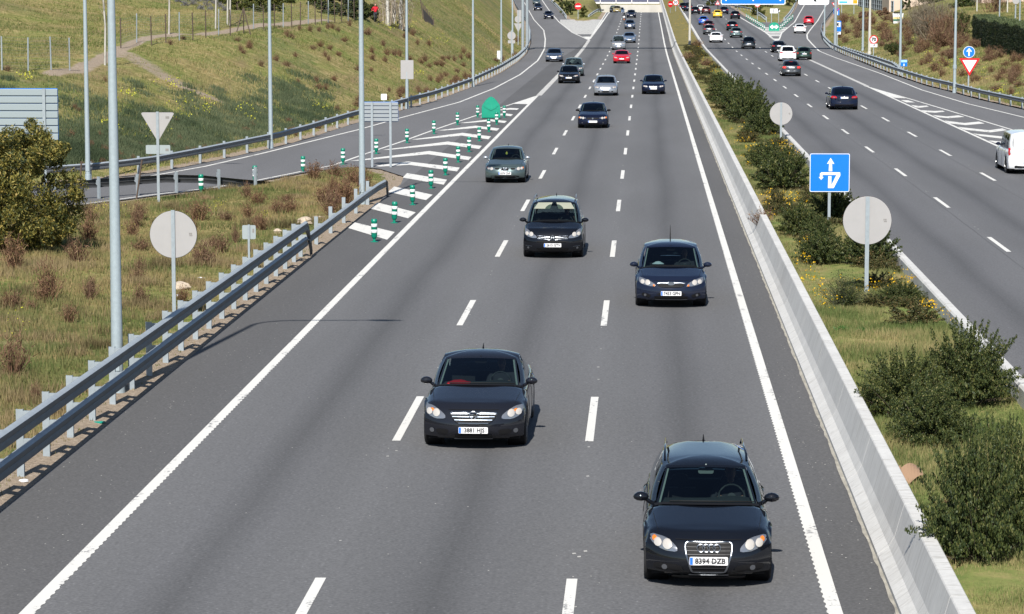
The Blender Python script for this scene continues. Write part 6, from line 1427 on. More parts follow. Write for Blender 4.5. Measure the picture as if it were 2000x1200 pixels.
def grass_mat(name, green, straw, bias=0.0, dark=None, amt=.8, sc=.09):
    m, n, l, b = new_mat(name); f = pos_noise(n, l, .45, 4, None, .6); f2 = pos_noise(n, l, 2.1, 3); g = n.new('ShaderNodeNewGeometry')
    a = n.new('ShaderNodeMath'); a.operation = 'MULTIPLY_ADD'; l.new(f2, a.inputs[0]); a.inputs[1].default_value = .5; l.new(f, a.inputs[2])
    a2 = n.new('ShaderNodeMath'); a2.operation = 'MULTIPLY_ADD'; l.new(g.outputs['Random Per Island'], a2.inputs[0]); a2.inputs[1].default_value = .32; l.new(a.outputs[0], a2.inputs[2])
    fL = pos_noise(n, l, .13, 3, (1, .6, 1)); aL = n.new('ShaderNodeMath'); aL.operation = 'MULTIPLY_ADD'; l.new(fL, aL.inputs[0]); aL.inputs[1].default_value = 1.1; l.new(a2.outputs[0], aL.inputs[2])
    c = ramp(n, l, maprange(n, l, aL.outputs[0], 1.12+bias, 1.78+bias), [(0, tuple(q*.6 for q in green)), (.4, green), (.62, tuple((p+q)/2 for p, q in zip(green, straw))), (1, straw)])
    if dark:
        fd = pos_noise(n, l, sc, 5, (1, .6, 1), .65); c = mixc(n, l, maprange(n, l, fd, .45, .60, 0, amt), c, dark)
    l.new(c, b.inputs['Base Color']); b.inputs['Roughness'].default_value = .8; b.inputs['Specular IOR Level'].default_value = .15
    t = n.new('ShaderNodeBsdfTranslucent'); l.new(c, t.inputs[0]); mx = n.new('ShaderNodeMixShader'); mx.inputs[0].default_value = .3
    l.new(b.outputs[0], mx.inputs[1]); l.new(t.outputs[0], mx.inputs[2]); l.new(mx.outputs[0], n['Material Output'].inputs[0]); return m
M_GR1 = grass_mat('verge_grass', (.125, .15, .052), (.38, .28, .14), -.14, (.10, .14, .045), .75, .22)
M_GR2 = grass_mat('bank_grass', (.15, .185, .05), (.42, .33, .165), -.07, (.09, .125, .05), .5, .07)
M_GR3 = grass_mat('median_grass', (.15, .185, .062), (.40, .32, .16), -.08, (.10, .155, .045), .7, .3)

def quads(C, A, B):
    """rhombus leaves: centre, half length vector, half width vector"""
    n = len(C); V = np.empty((n, 4, 3)); V[:, 0] = C-A; V[:, 1] = C+B; V[:, 2] = C+A; V[:, 3] = C-B
    return V.reshape(-1, 3), np.arange(n*4).reshape(n, 4)
def unit(v): return v/np.maximum(np.linalg.norm(v, axis=1, keepdims=True), 1e-9)
def leaves(P, ls, lw, up=.3, r=rng):
    n = len(P); d = unit(r.normal(size=(n, 3))+np.array([0, 0, up])); q = unit(np.cross(d, r.normal(size=(n, 3))))
    s = r.uniform(.6, 1.25, (n, 1)); return quads(P, d*ls*s/2, q*lw*s/2)
def twig_tris(P0, P1, w, r=rng):
    n = len(P0); d = P1-P0; q = unit(np.cross(d, r.normal(size=(n, 3))))*w; V = np.empty((n, 3, 3)); V[:, 0] = P0-q; V[:, 1] = P0+q; V[:, 2] = P1
    return V.reshape(-1, 3), np.arange(n*3).reshape(n, 3)
def bush_proto(name, Rr_, H, nb, nl, ls, lw, mt, r, spiky=.0, mstem=M_BARK):
    root = empty(name, (0, 0, 0)); az = r.uniform(0, 2*np.pi, nb); el = np.arccos(r.uniform(.0, 1, nb)); 
    d = np.stack([np.sin(el)*np.cos(az)*Rr_, np.sin(el)*np.sin(az)*Rr_, np.cos(el)*H*.95+.12*H], 1)*r.uniform(.72, 1.0+spiky, (nb, 1))
    start = r.normal(size=(nb, 3))*np.array([Rr_*.12, Rr_*.12, 0]); k = max(2, nl//nb)
    P = []
    for j in range(k):
        t = r.uniform(.22, 1.0, (nb, 1))**.7; bend = np.array([0, 0, 1])*(np.sin(t*np.pi)*.10*H)
        P.append(start+d*t+bend+r.normal(size=(nb, 3))*.045*(1.25-t)*max(Rr_, .8))
    P = np.concatenate(P); P[:, 2] = np.maximum(P[:, 2], .02); V, F = leaves(P, ls, lw, .4, r); fast_mesh('foliage', V, F, mt, root)
    m = min(nb, 60); rows = []
    V, F = twig_tris(start[:m], start[:m]+d[:m]*.96, .012*max(1, Rr_), r); fast_mesh('stems', V, F, mstem, root)
    return root
def brown_proto(r, n=150, h=.7, w=.5, mt=None):
    P0 = r.normal(size=(n, 3))*np.array([w*.16, w*.16, 0]); a = r.uniform(0, 2*np.pi, n); q = r.uniform(0, 1, n)**.7
    P1 = P0+np.stack([np.cos(a)*w*q, np.sin(a)*w*q, h*(1-.45*q**2)*r.uniform(.6, 1.05, n)], 1)
    V1, F1 = twig_tris(P0, P1, .011, r); k = n*3; i = r.integers(0, n, k); t = r.uniform(.45, 1, (k, 1)); Q = P0[i]+(P1[i]-P0[i])*t; R_ = Q+r.normal(size=(k, 3))*np.array([.07, .07, .05])+np.array([0, 0, .07])
    V2, F2 = twig_tris(Q, R_, .010, r); V = np.concatenate([V1, V2]); F = np.concatenate([F1, F2+len(V1)])
    root = empty('dry_shrub', (0, 0, 0)); fast_mesh('twigs', V, F, mt or M_TWIG, root)
    m_ = MB(); m_.lathe([(w*.10, -.1), (w*.14, 0), (w*.06, h*.15), (.001, h*.2)], 7); m_.build('root_stock', M_BARK, root); return root
def place(proto, used, label, cat, group, x, y, z, s, rz):
    o = proto if not used else copy_tree(proto); o.location = (x, y, z); o.scale = (s[0], s[0], s[1]) if isinstance(s, tuple) else (s, s, s); o.rotation_euler.z = rz; tag(o, label, cat, group); return o
r_ = np.random.default_rng(5)
# median bushes: px centre, px base, width px, height px
MB_ = [(1918,1105,196,262,'huge dark bush beside the cardboard at the right edge of the median'),(1985,1075,170,250,'dark bush cut off by the right edge next to the huge one'),(1835,872,155,125,'dark bush below the pair of wide ones in the median'),(1775,815,165,125,'wide dark bush left of its taller neighbour before the far barrier'),(1905,795,170,160,'tall dark bush spreading over the far barrier'),
 (1610,518,100,72,'dark bush left of the large round sign back'),(1705,523,125,78,'dark bush right behind the large round sign back'),(1565,463,84,70,'dark bush left below the blue arrow sign'),(1633,432,100,72,'dark bush behind the post of the blue arrow sign'),(1530,374,115,85,'broad dark bush left of the blue arrow sign'),
 (1497,328,80,52,'dark bush among yellow flowers above the broad bush'),(1455,236,100,75,'broad dark bush below the smaller round sign back'),(1425,205,80,58,'dark bush farther up the median behind the broad one'),(1478,262,56,34,'low dark bush beside the post of the smaller round sign'),(1408,168,50,26,'small dark bush far up the median'),(1418,196,66,46,'dark bush in the median touching the dense row from above'),(1447,216,88,62,'dense dark bush in the middle of the median row'),(1490,268,74,56,'dark bush just left of the smaller round sign post'),(1470,244,92,66,'thick dark bush low in the dense median row'),(1600,470,70,50,'dark bush between the blue sign post and the big round sign'),(1768,592,95,42,'low bush dotted with yellow flowers near the far barrier'),(1376,150,30,16,'tiny green bush farthest up the median')]
pro = [bush_proto('bush', 1, 1, 300, 36000, .040, .024, M_LEAFD, np.random.default_rng(20+i), .12) for i in range(3)]
pro2 = [bush_proto('bush', 1, 1, 170, 16000, .060, .036, M_LEAFD, np.random.default_rng(40+i), .10) for i in range(2)]
use = set()
for i, (px, py, w, h, lb) in enumerate(MB_):
    x, y = pix(px, py, MEDH); y += .45*w/2*y/5407*1.0; x = aty(px, y); s = 5407/y; q = (pro if y < 75 else pro2); p_ = q[i % len(q)]
    rad = w/s/2*(1.08 if y < 75 and px < 1915 else .99); hh = h/s*1.02
    place(p_, id(p_) in use, lb, 'bush', None, x, y, MEDH+float(zr(y))-.04, (rad*1.05, hh*.98), i*1.9); use.add(id(p_))
# low olive ground shrubs filling the strip between the larger bushes
M_LEAFO = leaf_mat('olive_ground_leaves', [(0, (.035, .05, .018)), (.45, (.075, .085, .028)), (.8, (.13, .115, .045)), (1, (.20, .13, .06))])
lowp = [bush_proto('ground_shrub', 1, 1, 90, 6000, .075, .04, M_LEAFO, np.random.default_rng(300+i), .1) for i in range(3)]; lus = set(); rr = np.random.default_rng(12)
for i in range(118):
    y = 60+290*(i/118)**1.3+rr.uniform(-1.5, 1.5); x = rr.choice([rr.uniform(4.4, 5.4), rr.uniform(5.4, 6.55)]); sc = rr.uniform(.38, .8); k = lowp[i % 3]
    if y < 76 and x < 5.4: continue
    place(k, id(k) in lus, 'low olive brown shrub growing among the flowers along the planted median', 'shrub', 'low olive shrubs filling the median', float(x), float(y), MEDH+float(zr(y))-.04, (float(sc), float(rr.uniform(.3, .62))), float(rr.uniform(0, 6))); lus.add(id(k))
# thorny open bush
r2 = np.random.default_rng(77); nb = 150; az = r2.uniform(0, 6.28, nb); q = r2.uniform(.1, 1, nb)
x, y = pix(1648, 600, MEDH); s = 5407/y; Rw, Hh = .80, 1.05
P1 = np.stack([np.cos(az)*q*Rw, np.sin(az)*q*Rw, Hh*(1-.55*q**1.5)*r2.uniform(.6, 1, nb)], 1); P0 = r2.normal(size=(nb, 3))*np.array([.1, .1, 0])
t = empty('thorn_bush', (x, y, MEDH-.02)); tag(t, 'open spiky bush of arching dark stems in front of the large round sign post', 'bush')
V, F = twig_tris(P0, P1, .011, r2); fast_mesh('stems', V, F, mat('dark_stem', (.04, .042, .028), .8), t)
i = r2.integers(0, nb, 6500); tt = r2.uniform(.15, 1, (6500, 1))**1.4; P = P0[i]+(P1[i]-P0[i])*tt+r2.normal(size=(6500, 3))*.035; V, F = leaves(P, .04, .018, .3, r2); fast_mesh('foliage', V, F, M_LEAFD, t)
for px, py, lb in ((1682, 650, 'small bright green weed rosette right of another in open median grass'), (1643, 648, 'small bright green weed rosette nearest the near barrier')):
    x, y = pix(px, py, MEDH); n_ = 60; az = r2.uniform(0, 6.28, n_); rr = r2.uniform(.02, .16, n_); P = np.stack([np.cos(az)*rr, np.sin(az)*rr, .10-rr*.3], 1); V, F = leaves(P, .12, .05, .2, r2); t = empty('weed', (x, y, MEDH)); tag(t, lb, 'weed'); fast_mesh('foliage', V, F, leaf_mat('weed_green', [(0, (.05, .12, .03)), (1, (.10, .2, .05))]), t)

# big leafy tree at the left edge
def tree(label, x, y, z, Rr_, H, nc, nl, ls, lw, mt, seed, name='tree', trunk=.09, low=.08, bark=M_BARK, cat='tree', squash=1.0, group=None):
    r = np.random.default_rng(seed); t = empty(name, (x, y, z)); tag(t, label, cat, group)
    # clumps through the crown's volume
    az = r.uniform(0, 2*np.pi, nc); u = r.uniform(0, 1, nc)**.5; zz = r.uniform(low, 1, nc); prof = np.sqrt(np.clip(1-((zz-.45)/.58)**2, .03, 1))
    C = np.stack([np.cos(az)*u*prof*Rr_, np.sin(az)*u*prof*Rr_*squash, zz*H], 1)*r.uniform(.9, 1.08, (nc, 1)); cr = r.uniform(.16, .30, nc)*Rr_*.75
    i = r.integers(0, nc, nl); d = unit(r.normal(size=(nl, 3))); P = C[i]+d*(cr[i][:, None])*r.uniform(.35, 1, (nl, 1))**.6; P[:, 2] = np.maximum(P[:, 2], .05)
    V, F = leaves(P, ls, lw, .5, r); fast_mesh('crown', V, F, mt, t)
    tk = MB()
    for j in range(7):
        c = C[r.integers(0, nc)]; a = r.uniform(-.15, .15, 2)*trunk*8; tk.tube([(a[0], a[1], -.3), (a[0]+c[0]*.3, a[1]+c[1]*.3, H*.25), (c[0]*.8, c[1]*.8, c[2])], [trunk, trunk*.7, trunk*.2], 7)
    tk.build('trunk', bark, t, smooth=60); return t
Yt = 82; xt_ = aty(58, Yt)
tree('big leafy shrub like tree with olive leaves standing at the left edge of the photo', xt_-.25, Yt, gz(xt_, Yt)-.1, 1.85, 3.75, 170, 50000, .115, .040, M_LEAFT, 3)
tree('lower leafy tree partly outside the left edge beside the bigger one', xt_-2.2, Yt+.6, gz(xt_-2, Yt)-.1, 1.6, 3.5, 80, 15000, .125, .038, M_LEAFT, 4)

# dry brown shrubs
bp = [brown_proto(np.random.default_rng(60+i), 120, .8, .45) for i in range(3)]
bused = set()
def brown(px, py, w, h, lb, grp, med=False):
    global _bi
    if med: (x, y), z = pix(px, py, MEDH), MEDH
    else: x, y, z = hit(px, py)
    s = 5407/y; k = bp[_bi % 3]; _bi += 1
    place(k, id(k) in bused, lb, 'shrub', grp, x, y, z-.03, (w/s/.9, h/s/.72), _bi*1.3); bused.add(id(k))
_bi = 0
for px, py, w, h, lb in ((95, 590, 72, 85, 'dry brown shrub standing alone in grass below the big leafy tree'), (28, 530, 70, 75, 'dry brown shrub at the left edge under the leafy tree'), (25, 740, 80, 95, 'dry brown shrub at the left edge above the double guardrail'), (30, 603, 45, 40, 'small dry brown shrub low at the left edge'), (172, 470, 60, 50, 'brown shrub at the right foot of the leafy tree'), (150, 512, 60, 50, 'dark brown shrub in the shadow of the leafy tree'),
  (272, 432, 46, 40, 'brown shrub just left of the give way back post'), (388, 432, 60, 45, 'brown shrub right of the big round sign back, higher one'), (375, 465, 46, 35, 'brown shrub touching the right rim of the big round sign back'), (400, 520, 66, 50, 'brown shrub between the big round sign back and the small square one'), (430, 495, 50, 42, 'brown shrub left of the small square sign back'), (272, 595, 45, 40, 'thin dry shrub left of the round sign post'), (356, 590, 40, 34, 'thin dry shrub by the pale stone right of the round sign post'),
  (612, 350, 52, 36, 'brown shrub on the verge by the slip road right of the bollards'), (655, 345, 46, 30, 'brown shrub on the verge tip left of the lamp post'), (690, 360, 50, 36, 'brown shrub just left of the lamp post at the gore'), (676, 400, 66, 55, 'large brown shrub behind the single guardrail by the lamp post'), (645, 415, 50, 50, 'straw brown shrub left of the large one behind the single guardrail')):
    brown(px, py, w, h, lb, None)
rq = np.random.default_rng(4)
for _ in range(46):
    px = rq.uniform(10, 720); lo_ = np.interp(px, [0, 160, 480, 700], [520, 410, 372, 345]); hi_ = np.interp(px, [0, 240, 500, 720], [850, 700, 470, 400]); py = rq.uniform(lo_, hi_)
    if abs(px-230) > 16 and abs(px-333) > 50: brown(px, py, rq.uniform(22, 52), rq.uniform(18, 44), 'scraggy dry brown plant scattered through the near left verge', 'scraggy brown plants in the near left verge')
BANK = [(15,60+80),(145,213),(205,160),(153,218),(195,272),(130,272),(178,288),(140,268),(333,88),(358,72+6),(464,82),(486,95),(487,92),(470,100),(475,105),(340,238),(350,275),(577,112),(612,98),(585,60),(605,62),(623,62),(648,56),(660,62),(640,57),(683,52),(720,68),(560,72),(570,75),(626,92),(644,98),(635,112),(642,120),(662,110),(672,82),(726,104),(748,90),(756,108),(700,150-10),(715,68),(728,118),(752,122),(780,110),(790,75),(815,88),(770,110),(822,125),(800,118),(865,118),(875,116),(862,130),(900,116),(887,120),(838,132),(852,128),(725,140),(582,162),(618,162),(622,175),(636,175),(652,158),(560,130),(540,120),(510,130),(690,220),(720,225),(755,195),(760,180),(780,185),(855,162),(862,155),(830,120),(838,90),(806,70),(905,105),(915,115),(870,150),(905,130)]
rq = np.random.default_rng(9)
for _ in range(60):
    px = rq.uniform(560, 1015); lim = np.interp(px, [550, 611, 700, 812, 924, 982, 1015], [284, 266, 236, 208, 168, 139, 118]); BANK.append((px, lim-abs(rq.normal())*14-6))
for _ in range(30): px = rq.uniform(110, 560); lim = np.interp(px, [110, 250, 400, 550], [345, 335, 312, 280]); BANK.append((px, lim-abs(rq.normal())*20-8))
for px, py in BANK:
    py2 = max(py, 44); brown(px, py2, 16+r_.uniform(-4, 8), 11+r_.uniform(-2, 5), 'small dry brown shrub dotted on the grassy bank left of the motorway', 'brown shrubs dotted over the left bank')
RB = [(1655,66),(1675,75),(1690,60),(1722,92),(1737,82),(1700,50),(1760,64),(1785,50),(1775,88),(1772,78),(1738,97),(1765,102),(1830,103),(1815,118),(1855,115),(1848,130),(1870,95),(1880,150),(1935,142),(1960,145),(1952,158),(1985,138),(1975,165),(1990,170),(1840,150),(1825,140),(1800,128),(1812,95),(1905,160),(1925,120),(1900,130),(1720,60),(1665,45),(1650,85),(1640,75),(1965,130),(1945,178),(1975,185),(1795,105),(1750,45)]
rq = np.random.default_rng(8)
for _ in range(75):
    px = rq.uniform(1640, 1998); lim = 84+(px-1640)*.29; py = rq.uniform(max(36, lim-95), lim-6); RB.append((px, py))
for px, py in RB: brown(px, py, 24+r_.uniform(-6, 14), 15+r_.uniform(-3, 7), 'brown heathy shrub on the grassy bank right of the motorway', 'brown shrubs dotted over the right bank')
for px, py, lb in ((1345, 118, 'reddish dry shrub far up the median left of the lamp post'), (1380, 130, 'reddish dry shrub far up the median above the first dark bush'), (1362, 92, 'reddish dry shrub at the foot of the concrete median lamp'), (1490, 440, 'reddish dry shrub left of the blue arrow sign near the near barrier'), (1850, 1000, 'dry grassy clump overhanging the near barrier by the huge bush')): brown(px, py, 30 if py < 200 else 60, 18 if py < 200 else 34, lb, None, True)
# dark conifer like bush, right bank; tall bare thicket
tree('dark green round bush low on the right bank beside the blue kilometre sign', *hit(1742, 108), 1.0, 1.3, 40, 5000, .12, .06, M_LEAFD, 9, 'bush', .05, .02, cat='bush')
def bare(label, px, py, Rr_, H, n_, mt, seed, name='bare_tree', trunk=None):
    r = np.random.default_rng(seed); x, y, z = hit(px, py); t = empty(name, (x, y, z)); tag(t, label, 'tree'); 
    az = r.uniform(0, 6.28, n_); q = r.uniform(0, 1, n_)**.6; P0 = r.normal(size=(n_, 3))*np.array([Rr_*.3, Rr_*.3, 0]); P1 = P0+np.stack([np.cos(az)*q*Rr_, np.sin(az)*q*Rr_, H*(1-.4*q)*r.uniform(.55, 1, n_)], 1)
    V1, F1 = twig_tris(P0, P1, .035, r); k = n_*12; i = r.integers(0, n_, k); tt = r.uniform(.25, 1, (k, 1)); Q = P0[i]+(P1[i]-P0[i])*tt; W = Q+r.normal(size=(k, 3))*.45+np.array([0, 0, .5]); V2, F2 = twig_tris(Q, W, .02, r)
    fast_mesh('branches', np.concatenate([V1, V2]), np.concatenate([F1, F2+len(V1)]), mt, t)
    m_ = MB(); m_.tube([(0, 0, -.2), (0, 0, H*.3), (.1, 0, H*.7)], [trunk or .12, (trunk or .12)*.8, .03], 7); m_.build('trunk', M_BARK if mt is not M_BIRCHT else M_BIRCH, t); return t
M_BIRCHT = leaf_mat('birch_twigs', [(0, (.15, .12, .09)), (1, (.40, .37, .32))], .8, .1, .1)
bare('wide thicket of bare beige branches on the right bank', 1822, 78, 3.0, 6.0, 200, M_TWIGP, 1); bare('bare branched thicket left of the wide one by the white container', 1805, 62, 2.0, 5.0, 130, M_TWIGP, 2); bare('darker bare thicket between the beige one and the dark hedge', 1850, 84, 2.2, 4.2, 170, M_TWIG, 3); bare('low dark tangled shrub in front of the bare thickets', 1842, 92, 1.6, 2.4, 120, M_TWIG, 4)
bare('bare tree on the skyline behind the dark hedge', 1945, 24, 2.0, 5.5, 90, M_TWIG, 5)
for i, (px, py, h_) in enumerate(((757, 50, 6.5), (783, 58, 6.5), (1015*0+770, 46, 6.0))): bare('white barked bare birch by the end of the bank fence, %s' % ('leftmost of three', 'rightmost of three', 'the one in the middle')[i], px, py, 1.2, h_, 26, M_BIRCHT, 11+i, 'birch_tree', .20)
for i, (px, py) in enumerate(((205, 128), (330, 67), (421, 57), (449, 51), (444, 49))):
    x, y, z = hit(px, py); t = empty('young_tree', (x, y, z)); tag(t, ('thin leafless sapling right of the lamp post beside the footpath', 'thin leafless sapling behind the fence left of the footpath bend', 'thin pale sapling below the grey lavender shrubs', 'pale sapling, right one of the pair left of the leafy hedge', 'pale sapling, left one of the pair left of the leafy hedge')[i], 'tree')
    MB().tube([(0, 0, -.2), (.06, 0, 2.2), (-.08, 0, 4.4), (.05, 0, 6.5)], [.075, .065, .05, .02], 6).build('trunk', mat('pale_bark', (.42, .40, .36), .85, noise=.25, nscale=3), t, smooth=60)
    V, F = twig_tris(np.array([[0, 0, 2.5+k_*.25] for k_ in range(14)], float), np.array([[.7*math.cos(k_*2.4), .7*math.sin(k_*2.4), 3.3+k_*.28] for k_ in range(14)]), .02, r_); fast_mesh('branches', V, F, M_BIRCHT, t)
# distant evergreen shrubs on the left skyline
for i, (px, py, w, h) in enumerate(((465, 20, 34, 30), (487, 18, 34, 32), (510, 24, 34, 34), (535, 22, 34, 32), (440, 8, 30, 26), (640, 28, 40, 40), (672, 32, 44, 44), (700, 33, 40, 36), (722, 36, 32, 26), (615, 12, 30, 24), (560, 6, 34, 20))):
    x, y, z = hit(px, max(py, 3)); s = 5407/y
    tree('olive green evergreen on the left skyline above the fence, %s' % ['above the path', 'second of the tight row', 'third of the tight row', 'last of the tight row', 'highest at the left', 'left of the dark group', 'tallest of the dark ones', 'darkest by the lamp post', 'low one by the runner', 'small one above the green slope', 'small one farther back'][i], x, y, z-.2, w/s/2*1.1, h/s*1.15, 50, 4200, .22, .12, M_LEAFM if i < 5 else M_LEAFD, 100+i, 'evergreen_shrub', .07, .02, cat='bush')
lavp = [bush_proto('lavender_bush', 1, 1, 60, 2200, .09, .05, M_LAV, np.random.default_rng(90+i), .05) for i in range(2)]
lu = set()
for i, (px, py) in enumerate(((348,5),(362,12),(378,10),(392,20),(403,13),(412,22),(420,9),(430,16),(440,22),(385,4),(400,5),(368,2),(432,6),(410,3))):
    x, y, z = hit(px, max(py, 1)); s = 5407/y; k = lavp[i % 2]; place(k, id(k) in lu, 'rounded grey lavender shrub in the patch at the top of the left hill', 'shrub', 'grey lavender shrubs on the hill top', x, y, z-.05, (10/s, 13/s), i*1.1); lu.add(id(k))
# far wedge vegetation and right skyline
for i, (px, py, w, h, mt) in enumerate(((1108, 30, 26, 26, 1), (1118, 22, 26, 20, 1), (1140, 34, 20, 20, 0), (1095, 10, 24, 16, 1), (1390, 12, 24, 24, 0), (1450, 14, 40, 22, 1), (1480, 30, 34, 24, 0), (1500, 14, 36, 24, 1), (1540, 12, 26, 24, 1), (1550, 4, 24, 16, 0), (1700, 4, 40, 24, 1), (1725, 30, 26, 14, 2), (1770, 20, 22, 26, 1), (1820, 6, 60, 24, 1), (1880, 14, 50, 18, 1), (1690, 34, 30, 10, 2))):
    x, y, z = hit(px, py); s = 5407/y
    tree('far off shrub, %s' % ('left in the far left wedge', 'top of the far left wedge', 'behind the no entry sign', 'beyond the left slip road', 'beside the warning triangle', 'under the blue gantry panel, left part', 'low in the far right wedge', 'behind the white signpost board', 'at the upper right of the far right wedge', 'under the pale gantry panel', 'above the railing fence', 'brown patch below the railing fence', 'behind the white container', 'above the bare thicket', 'behind the top of the dark hedge', 'brown patch by the service sign')[i], x, y, z-.2, w/s/2, h/s*1.1, 40, 3000, .26, .14, (M_LEAFM, M_LEAFD, M_TWIG)[mt], 200+i, 'shrub', .06, .02, cat='bush')
# clipped dark hedge
hx = [hit(1898, 84), hit(1925, 96), hit(1955, 104), hit(1985, 113), hit(2020, 122)]
t = empty('hedge', hx[0]); tag(t, 'long dark clipped hedge with a lighter top on the right bank', 'hedge'); o0 = Vector(hx[0]); pts = [Vector(q)-o0 for q in hx]
def along(u, depth, hgt):
    j = np.clip(u.astype(int), 0, len(pts)-2); A = np.array(pts); base = A[j]*(1-(u-j))[:, None]+A[j+1]*(u-j)[:, None]; n = len(u)
    return base+np.stack([depth*.5, depth, hgt], 1)
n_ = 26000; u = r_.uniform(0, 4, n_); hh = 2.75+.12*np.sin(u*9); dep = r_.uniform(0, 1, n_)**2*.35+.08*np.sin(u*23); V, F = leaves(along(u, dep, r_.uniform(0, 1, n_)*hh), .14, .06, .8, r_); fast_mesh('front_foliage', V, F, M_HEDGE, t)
n_ = 22000; u = r_.uniform(0, 4, n_); hh = 2.75+.12*np.sin(u*9)+r_.normal(size=n_)*.07; V, F = leaves(along(u, r_.uniform(0, 5.5, n_), hh), .13, .06, .6, r_); fast_mesh('top_foliage', V, F, M_HEDGELIT, t)
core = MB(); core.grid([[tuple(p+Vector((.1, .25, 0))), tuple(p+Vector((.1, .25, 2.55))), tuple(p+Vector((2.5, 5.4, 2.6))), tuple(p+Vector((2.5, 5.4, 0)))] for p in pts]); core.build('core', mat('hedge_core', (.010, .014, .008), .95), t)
x, y, z = hit(1880, 76); tree('dark evergreen bush at the left end of the clipped hedge', x, y, z-.1, 1.6, 2.7, 60, 6000, .15, .07, M_LEAFD, 31, 'bush', .08, .0, cat='bush')

# ------------------------------------------------------------------ grass (uncountable)
def tufts(name, label, P, h, w, mt, r, nb=3, lean=.5):
    n = len(P); P = np.repeat(P, nb, 0); m = len(P); P = P+np.concatenate([r.normal(size=(m, 2))*.03, np.zeros((m, 1))], 1); a = r.uniform(0, 6.28, m); hh = (np.repeat(h, nb)*r.uniform(.5, 1.2, m)) if not np.isscalar(h) else h*r.uniform(.5, 1.2, m)
    tip = P+np.stack([np.cos(a)*hh*lean*r.uniform(.2, 1, m), np.sin(a)*hh*lean*r.uniform(.2, 1, m), hh], 1); ww = w if np.isscalar(w) else np.repeat(w, nb)
    V, F = twig_tris(P-np.array([0, 0, .02]), tip, ww[:, None] if not np.isscalar(ww) else ww, r); o = fast_mesh(name, V, F, mt); tag(o, label, 'grass', kind='stuff'); return o
def scatter(n, x0, x1, y0, y1, cond, r, ybias=1.6):
    x = r.uniform(x0, x1, n); y = y0+(y1-y0)*r.uniform(0, 1, n)**ybias; k = cond(x, y); x, y = x[k], y[k]; return np.stack([x, y, G(x, y)], 1)
def inview(x, y, m=1.0): q = np.abs(x+y*.0484) < y*.1935+m; return q
rg = np.random.default_rng(99)
P = scatter(190000, -33, -10.3, 40, 130, lambda x, y: inview(x, y) & (road_dist(x, y) > .25+rg.uniform(0, 1, len(x))*1.0) & ~((x < LOx(y)) & (y > 88)), rg, 1.5)
dn = vnoise(P[:, 0], P[:, 1], 2.4, 21); P = P[rg.uniform(0, 1, len(P)) < .25+.9*dn]; dd = np.clip((road_dist(P[:, 0], P[:, 1])-.2)/2.5, .25, 1)
tufts('verge_grass', 'straw and green grass covering the near left verge', P, (.07+.19*vnoise(P[:, 0], P[:, 1], 1.3, 22))*dd, .007+.00009*P[:, 1], M_GR1, rg)
P = scatter(330000, -62, -12, 96, 360, lambda x, y: inview(x, y) & (x < LOx(y)) & (road_dist(x, y) > .6) & (seg_dist(x, y, PATH, False) > .8) & ((seg_dist(x, y, SCR, False) > 1.3) | (rg.uniform(0, 1, len(x)) > .8)), rg, 1.8)
dn = vnoise(P[:, 0], P[:, 1], 3.2, 23)*.6+vnoise(P[:, 0], P[:, 1], 9, 24)*.5; P = P[rg.uniform(0, 1, len(P)) < dn*1.1]
tufts('bank_grass', 'grass covering the bank and hill left of the slip road', P, .07+.17*vnoise(P[:, 0], P[:, 1], 2.1, 25), .012+.00006*P[:, 1], M_GR2, rg, 2, .8)
P = scatter(200000, 18, 62, 150, 420, lambda x, y: inview(x, y) & (x > ROx(y)) & (road_dist(x, y) > .6), rg, 1.5)
dn = vnoise(P[:, 0], P[:, 1], 3.2, 26); P = P[rg.uniform(0, 1, len(P)) < .3+.8*dn]
tufts('bank_grass', 'grass covering the bank right of the far carriageway', P, .08+.22*vnoise(P[:, 0], P[:, 1], 2.1, 27), .014+.00006*P[:, 1], M_GR2, rg, 2, .8)
# grey green weeds low on the bank
W_ = []
for _ in range(520):
    px = rg.uniform(0, 640); lim = np.interp(px, [0, 250, 400, 640], [330, 325, 305, 250]); py = lim-8-abs(rg.normal())*52
    if py < 150-px*.02: continue
    x, y, z = hit(px, py); n_ = int(rg.uniform(60, 160)); a = rg.normal(size=(n_, 2))*np.array([.5, .9])*rg.uniform(.4, 1.1); W_.append(np.stack([x+a[:, 0], y+a[:, 1], np.zeros(n_)], 1))
W_ = np.concatenate(W_); W_ = W_[road_dist(W_[:, 0], W_[:, 1]) > 1.2]; W_[:, 2] = G(W_[:, 0], W_[:, 1])
tufts('bank_weeds', 'dark grey green weeds in patches low on the left bank', W_, .16+.16*vnoise(W_[:, 0], W_[:, 1], 2, 41), .022, grass_mat('weed_grey_green', (.075, .105, .055), (.14, .165, .09), -.1), rg, 2, .6)
x = rg.uniform(3.98, 6.95, 120000); y = 26+305*rg.uniform(0, 1, 120000)**2.0; P = np.stack([x, y, MEDH+zr(y)-.02], 1)
tufts('median_grass', 'grass covering the planted median', P, .05+.20*vnoise(x, y, 1.4, 28)**1.5, .006+.00009*y, M_GR3, rg)
